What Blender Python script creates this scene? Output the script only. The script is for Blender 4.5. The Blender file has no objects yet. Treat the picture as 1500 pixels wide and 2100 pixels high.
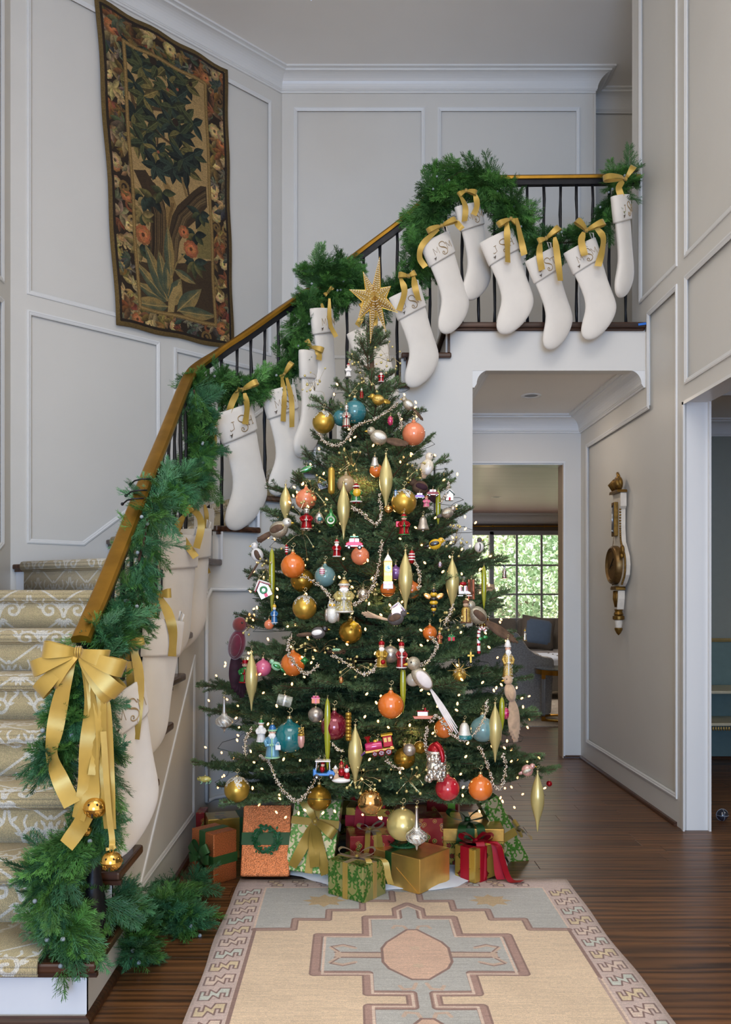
import bpy, bmesh, math, random
import numpy as np
from mathutils import Vector, Matrix, geometry

SC = bpy.context.scene
COL = SC.collection
R = random.Random(7)
NR = np.random.RandomState(7)

# ------------------------------------------------------------------ camera, world, lights, exposure
F, CX, CY, H = 1750.0, 722.0, 1222.0, 1.33          # focal length (px of 1500x2100), principal point, eye height
cam_d = bpy.data.cameras.new('camera')
cam_d.sensor_fit = 'HORIZONTAL'
cam_d.sensor_width = 36.0
cam_d.lens = 36.0 * F / 1500.0
cam_d.shift_x = (750.0 - CX) / 1500.0
cam_d.shift_y = (CY - 1050.0) / 1500.0
cam_d.clip_end = 200
cam = bpy.data.objects.new('camera', cam_d)
COL.objects.link(cam)
cam.location = (0, 0, H)
cam.rotation_euler = (math.pi / 2, 0, 0)
SC.camera = cam

world = bpy.data.worlds.new('sky')
SC.world = world
world.use_nodes = True
wn = world.node_tree.nodes
wn['Background'].inputs[0].default_value = (1.0, 0.95, 0.875, 1)
wn['Background'].inputs[1].default_value = 1.72

def lamp(name, kind, loc, energy, color=(1, 1, 1), rot=(0, 0, 0), size=None, size_y=None, radius=None):
    d = bpy.data.lights.new(name, kind)
    d.energy = energy
    d.color = color
    if kind == 'AREA':
        d.shape = 'RECTANGLE'
        d.size, d.size_y = size, size_y or size
    if kind == 'POINT' and radius:
        d.shadow_soft_size = radius
    if kind == 'SUN':
        d.angle = 0.02
    o = bpy.data.objects.new(name, d)
    COL.objects.link(o)
    o.location = loc
    o.rotation_euler = rot
    return o

# tall entrance window behind the camera: soft daylight into the hall
lamp('entrance_door_light', 'AREA', (-0.2, -7.0, 1.5), 500, (0.30, 0.56, 1.0), (math.radians(90), 0, 0), 3.0, 2.8)
lamp('added_overhead_fill', 'AREA', (0.1, 1.2, 5.45), 78, (1.0, 0.96, 0.92), (math.radians(6), 0, 0), 2.6, 2.0)  # added fill overhead to brighten rug and near floor, no fixture there
# daylight on the wood outside the living room
lamp('sun', 'SUN', (8, -6, 20), 15.0, (1.0, 0.95, 0.90), (math.radians(17), math.radians(8), 0))
# added fills for living room, passage and side room, besides the table lamp
lamp('living_room_fill', 'AREA', (2.0, 10.5, 2.68), 48, (1.0, 0.90, 0.82), (0, 0, 0), 1.5, 1.5)  # added fill lifting the dim living room, its downlight is off
lamp('living_room_lamp_light', 'POINT', (1.95, 12.3, 1.7), 7, (1.0, 0.80, 0.58), radius=.12)
lamp('passage_fill', 'AREA', (1.316, 6.26, 2.775), 3.5, (1.0, 0.84, 0.68), (0, 0, 0), .12, .12)  # added warm fill for the passage walls, placed at the unlit downlight
lamp('side_room_fill', 'AREA', (4.3, 3.6, 2.7), 30, (1.0, 0.95, 0.86), (0, 0, 0), 1.2, 1.2)  # added fill to brighten the side room, no such lamp in it
# warm glow of the mini bulbs inside the tree
for a, r, z in ((0.4, .45, .6), (2.2, .45, .7), (3.6, .5, .65), (5.1, .5, .7), (1.2, .3, 1.25), (3.0, .32, 1.2), (4.9, .38, 1.3), (0.2, .2, 1.9), (4.5, .26, 1.85)):
    lamp('mini_bulb_glow', 'POINT', (.10 + r * math.cos(a), 4.4 + r * math.sin(a), z), 1.7, (1.0, 0.62, 0.28), radius=.06)

vs = SC.view_settings
SC.display_settings.display_device = 'sRGB'
vs.view_transform = 'Standard'
vs.look = 'None'
vs.gamma = 1.0
vs.use_curve_mapping = False
vs.exposure = -0.08
cy = SC.cycles
cy.use_denoising = True
cy.max_bounces = 8
cy.diffuse_bounces = 5
cy.glossy_bounces = 4
cy.transmission_bounces = 6
cy.transparent_max_bounces = 8
cy.sample_clamp_indirect = 6.0
cy.caustics_reflective = False
cy.caustics_refractive = False

# ------------------------------------------------------------------ geometry helpers
def P(px, py, d):
    """world point at depth d seen at pixel (px, py)"""
    return Vector(((px - CX) * d / F, d, H - (py - CY) * d / F))

def G(px, py, z=0.0):
    """point of the horizontal plane z seen at the pixel"""
    d = (H - z) * F / (py - CY)
    return P(px, py, d)

W = {}          # world offset of every parent (all roots stay unrotated unless placed later)

class M:
    """collects vertices and faces for ONE mesh object"""
    def __init__(s):
        s.v, s.f, s.mi, s.uv = [], [], [], {}
        s.m = 0
    def add(s, vs, fs, uvs=None):
        b = len(s.v)
        s.v += [tuple(p) for p in vs]
        for k, f in enumerate(fs):
            if uvs is not None:
                s.uv[len(s.f)] = uvs[k]
            s.f.append(tuple(b + i for i in f))
            s.mi.append(s.m)
        return s
    def box(s, c, size, rot=None, uv=False):
        x, y, z = size[0] / 2, size[1] / 2, size[2] / 2
        c = Vector(c)
        vs = [Vector((a * x, b * y, e * z)) for a in (-1, 1) for b in (-1, 1) for e in (-1, 1)]
        if rot is not None:
            vs = [rot @ p for p in vs]
        fs = [(0, 1, 3, 2), (4, 6, 7, 5), (0, 4, 5, 1), (2, 3, 7, 6), (0, 2, 6, 4), (1, 5, 7, 3)]
        uvs = None
        if uv:
            X, Y, Z = size
            uvs = [[(0, 0), (0, Z), (Y, Z), (Y, 0)], [(0, 0), (Y, 0), (Y, Z), (0, Z)], [(0, 0), (X, 0), (X, Z), (0, Z)],
                   [(0, 0), (0, Z), (X, Z), (X, 0)], [(0, 0), (0, Y), (X, Y), (X, 0)], [(0, 0), (X, 0), (X, Y), (0, Y)]]
        return s.add([p + c for p in vs], fs, uvs)
    def lathe(s, prof, seg=20, mat=None, cap=True):
        """profile of (r, z) turned about z; mat places it"""
        vs, fs = [], []
        n = len(prof)
        for r, z in prof:
            for k in range(seg):
                a = 2 * math.pi * k / seg
                vs.append(Vector((r * math.cos(a), r * math.sin(a), z)))
        for i in range(n - 1):
            for k in range(seg):
                k2 = (k + 1) % seg
                fs.append((i * seg + k, i * seg + k2, (i + 1) * seg + k2, (i + 1) * seg + k))
        if cap:
            fs.append(tuple(reversed(range(seg))))
            fs.append(tuple((n - 1) * seg + k for k in range(seg)))
        if mat is not None:
            vs = [mat @ p for p in vs]
        return s.add(vs, fs)
    def ball(s, c, r, seg=20, rings=12, mat=None):
        """ellipsoid, r scalar or (rx, ry, rz)"""
        if not hasattr(r, '__len__'):
            r = (r, r, r)
        prof = [(math.sin(math.pi * i / rings), -math.cos(math.pi * i / rings)) for i in range(rings + 1)]
        prof[0] = (1e-4, -1); prof[-1] = (1e-4, 1)
        T = Matrix.Translation(Vector(c)) @ (mat.to_4x4() if mat is not None else Matrix()) @ Matrix.Diagonal((r[0], r[1], r[2], 1))
        return s.lathe(prof, seg, T)
    def tube(s, pts, rad, seg=8, cap=True, closed=False):
        pts = [Vector(p) for p in pts]
        n = len(pts)
        rads = rad if hasattr(rad, '__len__') else [rad] * n
        vs, fs = [], []
        up = None
        for i in range(n):
            if closed:
                t = pts[(i + 1) % n] - pts[i - 1]
            else:
                t = pts[min(i + 1, n - 1)] - pts[max(i - 1, 0)]
            if t.length < 1e-9:
                t = Vector((0, 0, 1))
            t.normalize()
            if up is None:
                up = Vector((0, 0, 1)) if abs(t.z) < .9 else Vector((1, 0, 0))
            u = (up - t * up.dot(t))
            if u.length < 1e-6:
                u = t.orthogonal()
            u.normalize()
            up = u
            w = t.cross(u)
            for k in range(seg):
                a = 2 * math.pi * k / seg
                vs.append(pts[i] + (u * math.cos(a) + w * math.sin(a)) * rads[i])
        m = n if closed else n - 1
        for i in range(m):
            j = (i + 1) % n
            for k in range(seg):
                k2 = (k + 1) % seg
                fs.append((i * seg + k, i * seg + k2, j * seg + k2, j * seg + k))
        if cap and not closed:
            fs.append(tuple(reversed(range(seg))))
            fs.append(tuple((n - 1) * seg + k for k in range(seg)))
        return s.add(vs, fs)
    def rings(s, rings, cap=True):
        """loft of equal-count rings"""
        k = len(rings[0])
        vs = [p for r in rings for p in r]
        fs = []
        for i in range(len(rings) - 1):
            for j in range(k):
                j2 = (j + 1) % k
                fs.append((i * k + j, i * k + j2, (i + 1) * k + j2, (i + 1) * k + j))
        if cap:
            fs.append(tuple(reversed(range(k))))
            fs.append(tuple((len(rings) - 1) * k + j for j in range(k)))
        return s.add(vs, fs)
    def prism(s, poly, ext):
        """3D polygon extruded along vector ext"""
        poly = [Vector(p) for p in poly]
        ext = Vector(ext)
        n = len(poly)
        vs = poly + [p + ext for p in poly]
        fs = [tuple(reversed(range(n))), tuple(range(n, 2 * n))]
        fs += [(i, (i + 1) % n, n + (i + 1) % n, n + i) for i in range(n)]
        return s.add(vs, fs)
    def strip(s, pts, width, nrm=None, sides=None, uvw=None):
        """ribbon: a sheet along pts; nrm gives the facing side, sides overrides the cross direction"""
        pts = [Vector(p) for p in pts]
        n = len(pts)
        vs, fs, uvs = [], [], []
        L = 0.0
        ls = []
        for i in range(n):
            if i:
                L += (pts[i] - pts[i - 1]).length
            ls.append(L)
            t = (pts[min(i + 1, n - 1)] - pts[max(i - 1, 0)]).normalized()
            if sides is not None:
                sd = Vector(sides[i] if isinstance(sides, list) else sides)
            else:
                nn = Vector(nrm[i] if isinstance(nrm, list) else nrm)
                sd = t.cross(nn)
            sd.normalize()
            w = width[i] if hasattr(width, '__len__') else width
            vs += [pts[i] - sd * w / 2, pts[i] + sd * w / 2]
        for i in range(n - 1):
            fs.append((2 * i, 2 * i + 1, 2 * i + 3, 2 * i + 2))
            uvs.append([(0, ls[i]), (1, ls[i]), (1, ls[i + 1]), (0, ls[i + 1])])
        return s.add(vs, fs, uvs)
    def sweep(s, prof, path, closed=False):
        """moulding: profile (out, z) swept along plan path of (x, y, z0) points, mitred; out is to the RIGHT of the path"""
        n = len(path)
        path = [Vector(p) for p in path]
        rings = []
        for i in range(n):
            a = path[i - 1] if (i or closed) else None
            b = path[(i + 1) % n] if (i < n - 1 or closed) else None
            ds = []
            if a is not None:
                ds.append((path[i] - a).to_2d().normalized())
            if b is not None:
                ds.append((b - path[i]).to_2d().normalized())
            ns = [Vector((d.y, -d.x)) for d in ds]
            if len(ns) == 2:
                m = ns[0] + ns[1]
                m = m / max(m.length_squared, 1e-6) * 2
            else:
                m = ns[0]
            rings.append([Vector((path[i].x + m.x * o, path[i].y + m.y * o, path[i].z + z)) for o, z in prof])
        k = len(prof)
        vs = [p for r in rings for p in r]
        fs = []
        for i in range(n if closed else n - 1):
            j = (i + 1) % n
            for q in range(k - 1):
                fs.append((i * k + q, j * k + q, j * k + q + 1, i * k + q + 1))
        if not closed:
            fs.append(tuple(range(k)))
            fs.append(tuple((n - 1) * k + q for q in reversed(range(k))))
        return s.add(vs, fs)
    def frame(s, poly, nrm, w, h):
        """bead moulding round a planar polygon loop (3D points); w wide (inwards), h proud along nrm"""
        poly = [Vector(p) for p in poly]
        nrm = Vector(nrm).normalized()
        n = len(poly)
        cen = sum(poly, Vector()) / n
        area = sum(((poly[i] - cen).cross(poly[(i + 1) % n] - cen)).dot(nrm) for i in range(n))
        sg = 1 if area > 0 else -1
        prof = [(0, 0), (0, h), (w * .3, h * 1.25), (w * .55, h * .8), (w * .7, h * .8), (w, h * .25), (w, 0)]
        rings = []
        for i in range(n):
            d0 = (poly[i] - poly[i - 1]).normalized()
            d1 = (poly[(i + 1) % n] - poly[i]).normalized()
            n0, n1 = nrm.cross(d0) * sg, nrm.cross(d1) * sg
            m = n0 + n1
            m = m * (2 / max(m.length_squared, 1e-6))
            rings.append([poly[i] + m * a + nrm * b for a, b in prof])
        k = len(prof)
        vs = [p for r in rings for p in r]
        fs = []
        for i in range(n):
            j = (i + 1) % n
            for q in range(k - 1):
                fs.append((i * k + q, j * k + q, j * k + q + 1, i * k + q + 1))
        return s.add(vs, fs)
    def holed(s, outer, holes, to3, depth_vec):
        """flat board with holes: 2D loops mapped by to3(u, v); depth_vec goes from front face back"""
        loops = [[Vector((u, v, 0)) for u, v in outer]] + [[Vector((u, v, 0)) for u, v in h] for h in holes]
        flat = [p for l in loops for p in l]
        tris = geometry.tessellate_polygon(loops)
        vs = [to3(p.x, p.y) for p in flat]
        dv = Vector(depth_vec)
        s.add(vs, [tuple(t) for t in tris])
        for l in loops:
            a = [to3(p.x, p.y) for p in l]
            n = len(a)
            s.add(a + [p + dv for p in a], [(i, (i + 1) % n, n + (i + 1) % n, n + i) for i in range(n)])
        return s
    def build(s, name, mats, parent=None, smooth=False, bevel=0.0, org=None, uv=False, link=True, angle=None):
        me = bpy.data.meshes.new(name)
        off = Vector(org) if org is not None else (W.get(parent.name, Vector()) if parent is not None else Vector())
        v = np.array(s.v, dtype=np.float64).reshape(-1, 3) - np.array(off)
        me.from_pydata(v.tolist(), [], s.f)
        if s.uv:
            lay = me.uv_layers.new(name='UVMap')
            for fi, uvl in s.uv.items():
                st = me.polygons[fi].loop_start
                for k, c in enumerate(uvl):
                    lay.data[st + k].uv = c
        mats = mats if isinstance(mats, (list, tuple)) else [mats]
        for m in mats:
            me.materials.append(m)
        if len(mats) > 1:
            me.polygons.foreach_set('material_index', s.mi)
        if smooth:
            me.polygons.foreach_set('use_smooth', [True] * len(me.polygons))
            if angle:
                me.set_sharp_from_angle(angle=math.radians(angle))
        me.update()
        o = bpy.data.objects.new(name, me)
        if link:
            COL.objects.link(o)
        if parent is not None:
            o.parent = parent
            W[o.name] = W.get(parent.name, Vector()) if org is None else Vector()
        else:
            o.location = off
            W[o.name] = off
        if bevel:
            b = o.modifiers.new('bevel', 'BEVEL')
            b.width = bevel
            b.segments = 2
            b.limit_method = 'ANGLE'
        return o

def tag(o, label=None, cat=None, group=None, kind=None):
    if label: o['label'] = label
    if cat: o['category'] = cat
    if group: o['group'] = group
    if kind: o['kind'] = kind
    return o

def thing(name, label, cat, loc, group=None, kind=None):
    o = bpy.data.objects.new(name, None)
    o.empty_display_size = .05
    COL.objects.link(o)
    o.location = loc
    W[o.name] = Vector(loc)
    return tag(o, label, cat, group, kind)

def struct(m, name, mats, parent=None, **k):
    o = m.build(name, mats, parent, **k)
    if parent is None:
        o['kind'] = 'structure'
    return o

def smoothpath(pts, n=8):
    """Catmull-Rom through points"""
    pts = [Vector(p) for p in pts]
    if len(pts) < 3:
        return [pts[0].lerp(pts[-1], i / n) for i in range(n + 1)]
    ext = [pts[0] * 2 - pts[1]] + pts + [pts[-1] * 2 - pts[-2]]
    out = []
    for i in range(1, len(ext) - 2):
        p0, p1, p2, p3 = ext[i - 1:i + 3]
        for k in range(n):
            t = k / n
            out.append(.5 * ((2 * p1) + (p2 - p0) * t + (2 * p0 - 5 * p1 + 4 * p2 - p3) * t * t + (3 * p1 - p0 - 3 * p2 + p3) * t ** 3))
    out.append(pts[-1])
    return out

# ------------------------------------------------------------------ materials
def lin(c):
    return tuple(((x / 255) / 12.92 if x / 255 <= .04045 else ((x / 255 + .055) / 1.055) ** 2.4) for x in c)

MATS = {}
def pm(name, rgb, rough=.5, metal=0.0, var=.06, scale=20.0, bump=0.0, bscale=200.0, coat=0.0, rand=0.0, emit=0.0, trans=0.0,
       sheen=0.0, stretch=None, spec=.5, alpha=1.0, ior=1.45, detail=3):
    """noise-varied principled material; rgb is sRGB 0..255"""
    if name in MATS:
        return MATS[name]
    m = bpy.data.materials.new(name)
    m.use_nodes = True
    nt = m.node_tree
    N, L = nt.nodes, nt.links
    b = N['Principled BSDF']
    c = lin(rgb)
    tc = N.new('ShaderNodeTexCoord')
    src = tc.outputs['Object']
    if stretch:
        mp = N.new('ShaderNodeMapping')
        mp.inputs['Scale'].default_value = stretch
        L.new(src, mp.inputs[0])
        src = mp.outputs[0]
    nz = N.new('ShaderNodeTexNoise')
    nz.inputs['Scale'].default_value = scale
    nz.inputs['Detail'].default_value = detail
    L.new(src, nz.inputs['Vector'])
    rp = N.new('ShaderNodeValToRGB')
    rp.color_ramp.elements[0].position = .3
    rp.color_ramp.elements[1].position = .7
    rp.color_ramp.elements[0].color = tuple(min(1, x * (1 - var)) for x in c) + (1,)
    rp.color_ramp.elements[1].color = tuple(min(1, x * (1 + var)) for x in c) + (1,)
    L.new(nz.outputs['Fac'], rp.inputs['Fac'])
    out = rp.outputs['Color']
    if rand:
        oi = N.new('ShaderNodeObjectInfo')
        mr = N.new('ShaderNodeMapRange')
        mr.inputs['To Min'].default_value = 1 - rand
        mr.inputs['To Max'].default_value = 1 + rand
        L.new(oi.outputs['Random'], mr.inputs['Value'])
        hs = N.new('ShaderNodeHueSaturation')
        L.new(mr.outputs[0], hs.inputs['Value'])
        L.new(out, hs.inputs['Color'])
        out = hs.outputs['Color']
    L.new(out, b.inputs['Base Color'])
    b.inputs['Roughness'].default_value = rough
    b.inputs['Metallic'].default_value = metal
    b.inputs['Coat Weight'].default_value = coat
    b.inputs['Coat Roughness'].default_value = .05
    b.inputs['IOR'].default_value = ior
    b.inputs['Specular IOR Level'].default_value = spec
    b.inputs['Transmission Weight'].default_value = trans
    b.inputs['Sheen Weight'].default_value = sheen
    b.inputs['Alpha'].default_value = alpha
    if emit:
        b.inputs['Emission Color'].default_value = c + (1,)
        b.inputs['Emission Strength'].default_value = emit
    if bump:
        n2 = N.new('ShaderNodeTexNoise')
        n2.inputs['Scale'].default_value = bscale
        n2.inputs['Detail'].default_value = 2
        L.new(src, n2.inputs['Vector'])
        bp = N.new('ShaderNodeBump')
        bp.inputs['Strength'].default_value = bump
        bp.inputs['Distance'].default_value = .004
        L.new(n2.outputs['Fac'], bp.inputs['Height'])
        L.new(bp.outputs['Normal'], b.inputs['Normal'])
    MATS[name] = m
    return m

def wood(name, dark, light, rough=.35, scale=(3, 40, 40), rand=.25, coat=.3, ring=6.0):
    """wood grain running along local x; every object gets its own shift and tone"""
    m = bpy.data.materials.new(name)
    m.use_nodes = True
    N, L = m.node_tree.nodes, m.node_tree.links
    b = N['Principled BSDF']
    tc = N.new('ShaderNodeTexCoord')
    oi = N.new('ShaderNodeObjectInfo')
    ad = N.new('ShaderNodeVectorMath'); ad.operation = 'MULTIPLY_ADD'
    cb = N.new('ShaderNodeCombineXYZ')
    for k in range(3):
        L.new(oi.outputs['Random'], cb.inputs[k])
    ad.inputs[1].default_value = (37, 11, 5)
    L.new(cb.outputs[0], ad.inputs[0])
    L.new(tc.outputs['Object'], ad.inputs[2])
    mp = N.new('ShaderNodeMapping')
    mp.inputs['Scale'].default_value = scale
    L.new(ad.outputs[0], mp.inputs[0])
    nz = N.new('ShaderNodeTexNoise'); nz.inputs['Scale'].default_value = 1.6; nz.inputs['Detail'].default_value = 6; nz.inputs['Distortion'].default_value = 1.2
    L.new(mp.outputs[0], nz.inputs['Vector'])
    wv = N.new('ShaderNodeTexWave'); wv.wave_type = 'BANDS'; wv.bands_direction = 'Y'
    wv.inputs['Scale'].default_value = ring / 40 * 2; wv.inputs['Distortion'].default_value = 14; wv.inputs['Detail'].default_value = 3; wv.inputs['Detail Scale'].default_value = .8
    L.new(mp.outputs[0], wv.inputs['Vector'])
    mx = N.new('ShaderNodeMath'); mx.operation = 'MULTIPLY_ADD'; mx.inputs[1].default_value = .30
    L.new(wv.outputs['Fac'], mx.inputs[0])
    m2 = N.new('ShaderNodeMath'); m2.operation = 'MULTIPLY'; m2.inputs[1].default_value = .78
    L.new(nz.outputs['Fac'], m2.inputs[0])
    L.new(m2.outputs[0], mx.inputs[2])
    rp = N.new('ShaderNodeValToRGB')
    rp.color_ramp.elements[0].position = .22; rp.color_ramp.elements[1].position = .78
    rp.color_ramp.elements[0].color = lin(dark) + (1,)
    rp.color_ramp.elements[1].color = lin(light) + (1,)
    L.new(mx.outputs[0], rp.inputs['Fac'])
    hs = N.new('ShaderNodeHueSaturation')
    mr = N.new('ShaderNodeMapRange'); mr.inputs['To Min'].default_value = 1 - rand; mr.inputs['To Max'].default_value = 1 + rand
    L.new(oi.outputs['Random'], mr.inputs['Value'])
    L.new(mr.outputs[0], hs.inputs['Value'])
    L.new(rp.outputs[0], hs.inputs['Color'])
    L.new(hs.outputs[0], b.inputs['Base Color'])
    b.inputs['Roughness'].default_value = rough
    b.inputs['Specular IOR Level'].default_value = .35
    b.inputs['Coat Weight'].default_value = coat
    b.inputs['Coat Roughness'].default_value = .22
    bp = N.new('ShaderNodeBump'); bp.inputs['Strength'].default_value = .12; bp.inputs['Distance'].default_value = .002
    L.new(mx.outputs[0], bp.inputs['Height'])
    L.new(bp.outputs[0], b.inputs['Normal'])
    return m

class Canvas:
    """paints flat print (weave, wrapping paper, rug design) into an in-memory image; coordinates are metres"""
    def __init__(s, x0, x1, y0, y1, res, bg):
        s.x0, s.y0, s.res = x0, y0, res
        s.w, s.h = int((x1 - x0) * res), int((y1 - y0) * res)
        s.a = np.empty((s.h, s.w, 3), np.float32)
        s.a[:] = np.array(bg, np.float32) / 255
        s.x1, s.y1 = x1, y1
    def _win(s, xa, xb, ya, yb):
        i0 = max(0, int((ya - s.y0) * s.res) - 1); i1 = min(s.h, int((yb - s.y0) * s.res) + 2)
        j0 = max(0, int((xa - s.x0) * s.res) - 1); j1 = min(s.w, int((xb - s.x0) * s.res) + 2)
        if i1 <= i0 or j1 <= j0:
            return None
        Y, X = np.mgrid[i0:i1, j0:j1]
        return slice(i0, i1), slice(j0, j1), s.x0 + (X + .5) / s.res, s.y0 + (Y + .5) / s.res
    def _mix(s, si, sj, cov, col):
        c = np.clip(cov, 0, 1)[..., None]
        col = np.array(col, np.float32) / 255 if not isinstance(col, np.ndarray) else col
        s.a[si, sj] = s.a[si, sj] * (1 - c) + col * c
    def line(s, pts, w, col, closed=False):
        pts = list(pts) + ([pts[0]] if closed else [])
        for (xa, ya), (xb, yb) in zip(pts[:-1], pts[1:]):
            h = w / 2 + 2 / s.res
            k = s._win(min(xa, xb) - h, max(xa, xb) + h, min(ya, yb) - h, max(ya, yb) + h)
            if k is None:
                continue
            si, sj, X, Y = k
            dx, dy = xb - xa, yb - ya
            L = dx * dx + dy * dy + 1e-12
            t = np.clip(((X - xa) * dx + (Y - ya) * dy) / L, 0, 1)
            d = np.hypot(X - xa - t * dx, Y - ya - t * dy)
            s._mix(si, sj, (w / 2 - d) * s.res + .5, col)
    def poly(s, pts, col):
        xs, ys = [p[0] for p in pts], [p[1] for p in pts]
        k = s._win(min(xs), max(xs), min(ys), max(ys))
        if k is None:
            return
        si, sj, X, Y = k
        ins = np.zeros(X.shape, bool)
        n = len(pts)
        for i in range(n):
            (xa, ya), (xb, yb) = pts[i], pts[(i + 1) % n]
            if ya == yb:
                continue
            c = (ya > Y) != (yb > Y)
            ins ^= c & (X < (xb - xa) * (Y - ya) / (yb - ya) + xa)
        s._mix(si, sj, ins.astype(np.float32), col)
    def leaf(s, x, y, L, wd, ang, col, col2=None, vein=None):
        """pointed leaf from (x, y) along ang; col2 shades one half"""
        k = s._win(x - L - wd, x + L + wd, y - L - wd, y + L + wd)
        if k is None:
            return
        si, sj, X, Y = k
        ca, sa = math.cos(ang), math.sin(ang)
        u = ((X - x) * ca + (Y - y) * sa) / L
        v = -(X - x) * sa + (Y - y) * ca
        hw = wd / 2 * np.sin(np.pi * np.clip(u, 0, 1) ** .8)
        cov = np.where((u > 0) & (u < 1), (hw - np.abs(v)) * s.res + .5, 0)
        c1 = np.array(col, np.float32) / 255
        c2 = np.array(col2 or col, np.float32) / 255
        t = np.clip(.5 + v / (wd * .5) * .9 + .15 * np.sin(u * 19), 0, 1)[..., None]
        s._mix(si, sj, cov, (c1 * (1 - t) + c2 * t).astype(np.float32))
        if vein:
            s.line([(x, y), (x + ca * L * .85, y + sa * L * .85)], wd * .07, vein)
    def disc(s, x, y, rx, col, ry=None):
        ry = ry or rx
        k = s._win(x - rx, x + rx, y - ry, y + ry)
        if k is None:
            return
        si, sj, X, Y = k
        d = np.hypot((X - x) / rx, (Y - y) / ry)
        s._mix(si, sj, (1 - d) * min(rx, ry) * s.res + .5, col)
    def spiral(s, x, y, r0, r1, a0, turns, w, col):
        n = int(abs(turns) * 22) + 4
        pts = [(x + (r0 + (r1 - r0) * i / n) * math.cos(a0 + turns * 6.283 * i / n), y + (r0 + (r1 - r0) * i / n) * math.sin(a0 + turns * 6.283 * i / n)) for i in range(n + 1)]
        s.line(pts, w, col)
    def grain(s, amt, fx=1, fy=1, seed=0):
        r = np.random.RandomState(seed)
        n = r.rand(s.h // fy + 1, s.w // fx + 1).astype(np.float32)
        n = np.repeat(np.repeat(n, fy, 0), fx, 1)[:s.h, :s.w]
        s.a *= (1 + amt * (n - .5))[..., None]
    def image(s, name):
        im = bpy.data.images.new(name, s.w, s.h)
        px = np.ones((s.h, s.w, 4), np.float32)
        px[..., :3] = np.clip(s.a, 0, 1)
        im.pixels.foreach_set(px.ravel())
        im.update()
        return im

def print_mat(name, cv, rough=.8, metal=0.0, bump=.25, bscale=400.0, size=None, coat=0.0, var=.12, sheen=0.0, wave=None, vscale=6.0):
    """material that lays a painted canvas over the UVs (metres); size = tile size, else the canvas fits once"""
    m = bpy.data.materials.new(name)
    m.use_nodes = True
    N, L = m.node_tree.nodes, m.node_tree.links
    b = N['Principled BSDF']
    uv = N.new('ShaderNodeUVMap')
    mp = N.new('ShaderNodeMapping')
    sx, sy = cv.x1 - cv.x0, cv.y1 - cv.y0
    mp.inputs['Scale'].default_value = (1 / sx, 1 / sy, 1)
    mp.inputs['Location'].default_value = (-cv.x0 / sx, -cv.y0 / sy, 0)
    L.new(uv.outputs[0], mp.inputs[0])
    ti = N.new('ShaderNodeTexImage')
    ti.image = cv.image(name)
    L.new(mp.outputs[0], ti.inputs[0])
    tc = N.new('ShaderNodeTexCoord')
    nz = N.new('ShaderNodeTexNoise'); nz.inputs['Scale'].default_value = vscale; nz.inputs['Detail'].default_value = 5
    L.new(tc.outputs['Object'], nz.inputs['Vector'])
    mr = N.new('ShaderNodeMapRange'); mr.inputs['From Min'].default_value = .3; mr.inputs['From Max'].default_value = .7
    mr.inputs['To Min'].default_value = 1 - var; mr.inputs['To Max'].default_value = 1 + var
    L.new(nz.outputs['Fac'], mr.inputs['Value'])
    hs = N.new('ShaderNodeHueSaturation')
    L.new(mr.outputs[0], hs.inputs['Value'])
    L.new(ti.outputs['Color'], hs.inputs['Color'])
    L.new(hs.outputs[0], b.inputs['Base Color'])
    b.inputs['Roughness'].default_value = rough
    b.inputs['Metallic'].default_value = metal
    b.inputs['Coat Weight'].default_value = coat
    b.inputs['Sheen Weight'].default_value = sheen
    if bump:
        n2 = N.new('ShaderNodeTexNoise'); n2.inputs['Scale'].default_value = bscale
        L.new(tc.outputs['Object'], n2.inputs['Vector'])
        hsrc = n2.outputs['Fac']
        if wave:
            w1 = N.new('ShaderNodeTexWave'); w1.bands_direction = 'X'; w1.inputs['Scale'].default_value = wave
            w2 = N.new('ShaderNodeTexWave'); w2.bands_direction = 'Y'; w2.inputs['Scale'].default_value = wave
            L.new(uv.outputs[0], w1.inputs[0]); L.new(uv.outputs[0], w2.inputs[0])
            a1 = N.new('ShaderNodeMath'); a1.operation = 'ADD'
            L.new(w1.outputs['Fac'], a1.inputs[0]); L.new(w2.outputs['Fac'], a1.inputs[1])
            a2 = N.new('ShaderNodeMath'); a2.operation = 'ADD'
            L.new(a1.outputs[0], a2.inputs[0]); L.new(n2.outputs['Fac'], a2.inputs[1])
            hsrc = a2.outputs[0]
        bp = N.new('ShaderNodeBump'); bp.inputs['Strength'].default_value = bump; bp.inputs['Distance'].default_value = .003
        L.new(hsrc, bp.inputs['Height']); L.new(bp.outputs[0], b.inputs['Normal'])
    return m

PAINT = pm('wall_paint', (217, 214, 207), .45, var=.015, scale=3, bump=.03, bscale=300)
TRIM = pm('trim_paint', (226, 226, 224), .32, var=.01, scale=3)
CEIL = pm('ceiling_paint', (241, 238, 233), .7, var=.015, scale=2)
DARKWOOD = wood('stained_oak', (34, 18, 11), (84, 52, 34), .33, (3, 40, 40), .12, .35)
FLOORWOOD = wood('oak_floor', (34, 20, 11), (118, 78, 45), .40, (1.2, 15, 15), .2, .12, 9)
BRASS = pm('aged_brass', (168, 124, 44), .32, .85, .14, 12, .08, 80)
BLACK = pm('black_iron', (24, 25, 30), .42, .3, .2, 30, .1, 120)
GOLDRIB = pm('gold_satin', (176, 144, 62), .34, .25, .10, 14, .05, 60, sheen=.3)
# ================================================================== ROOM SHELL
ZC = 5.725
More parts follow.
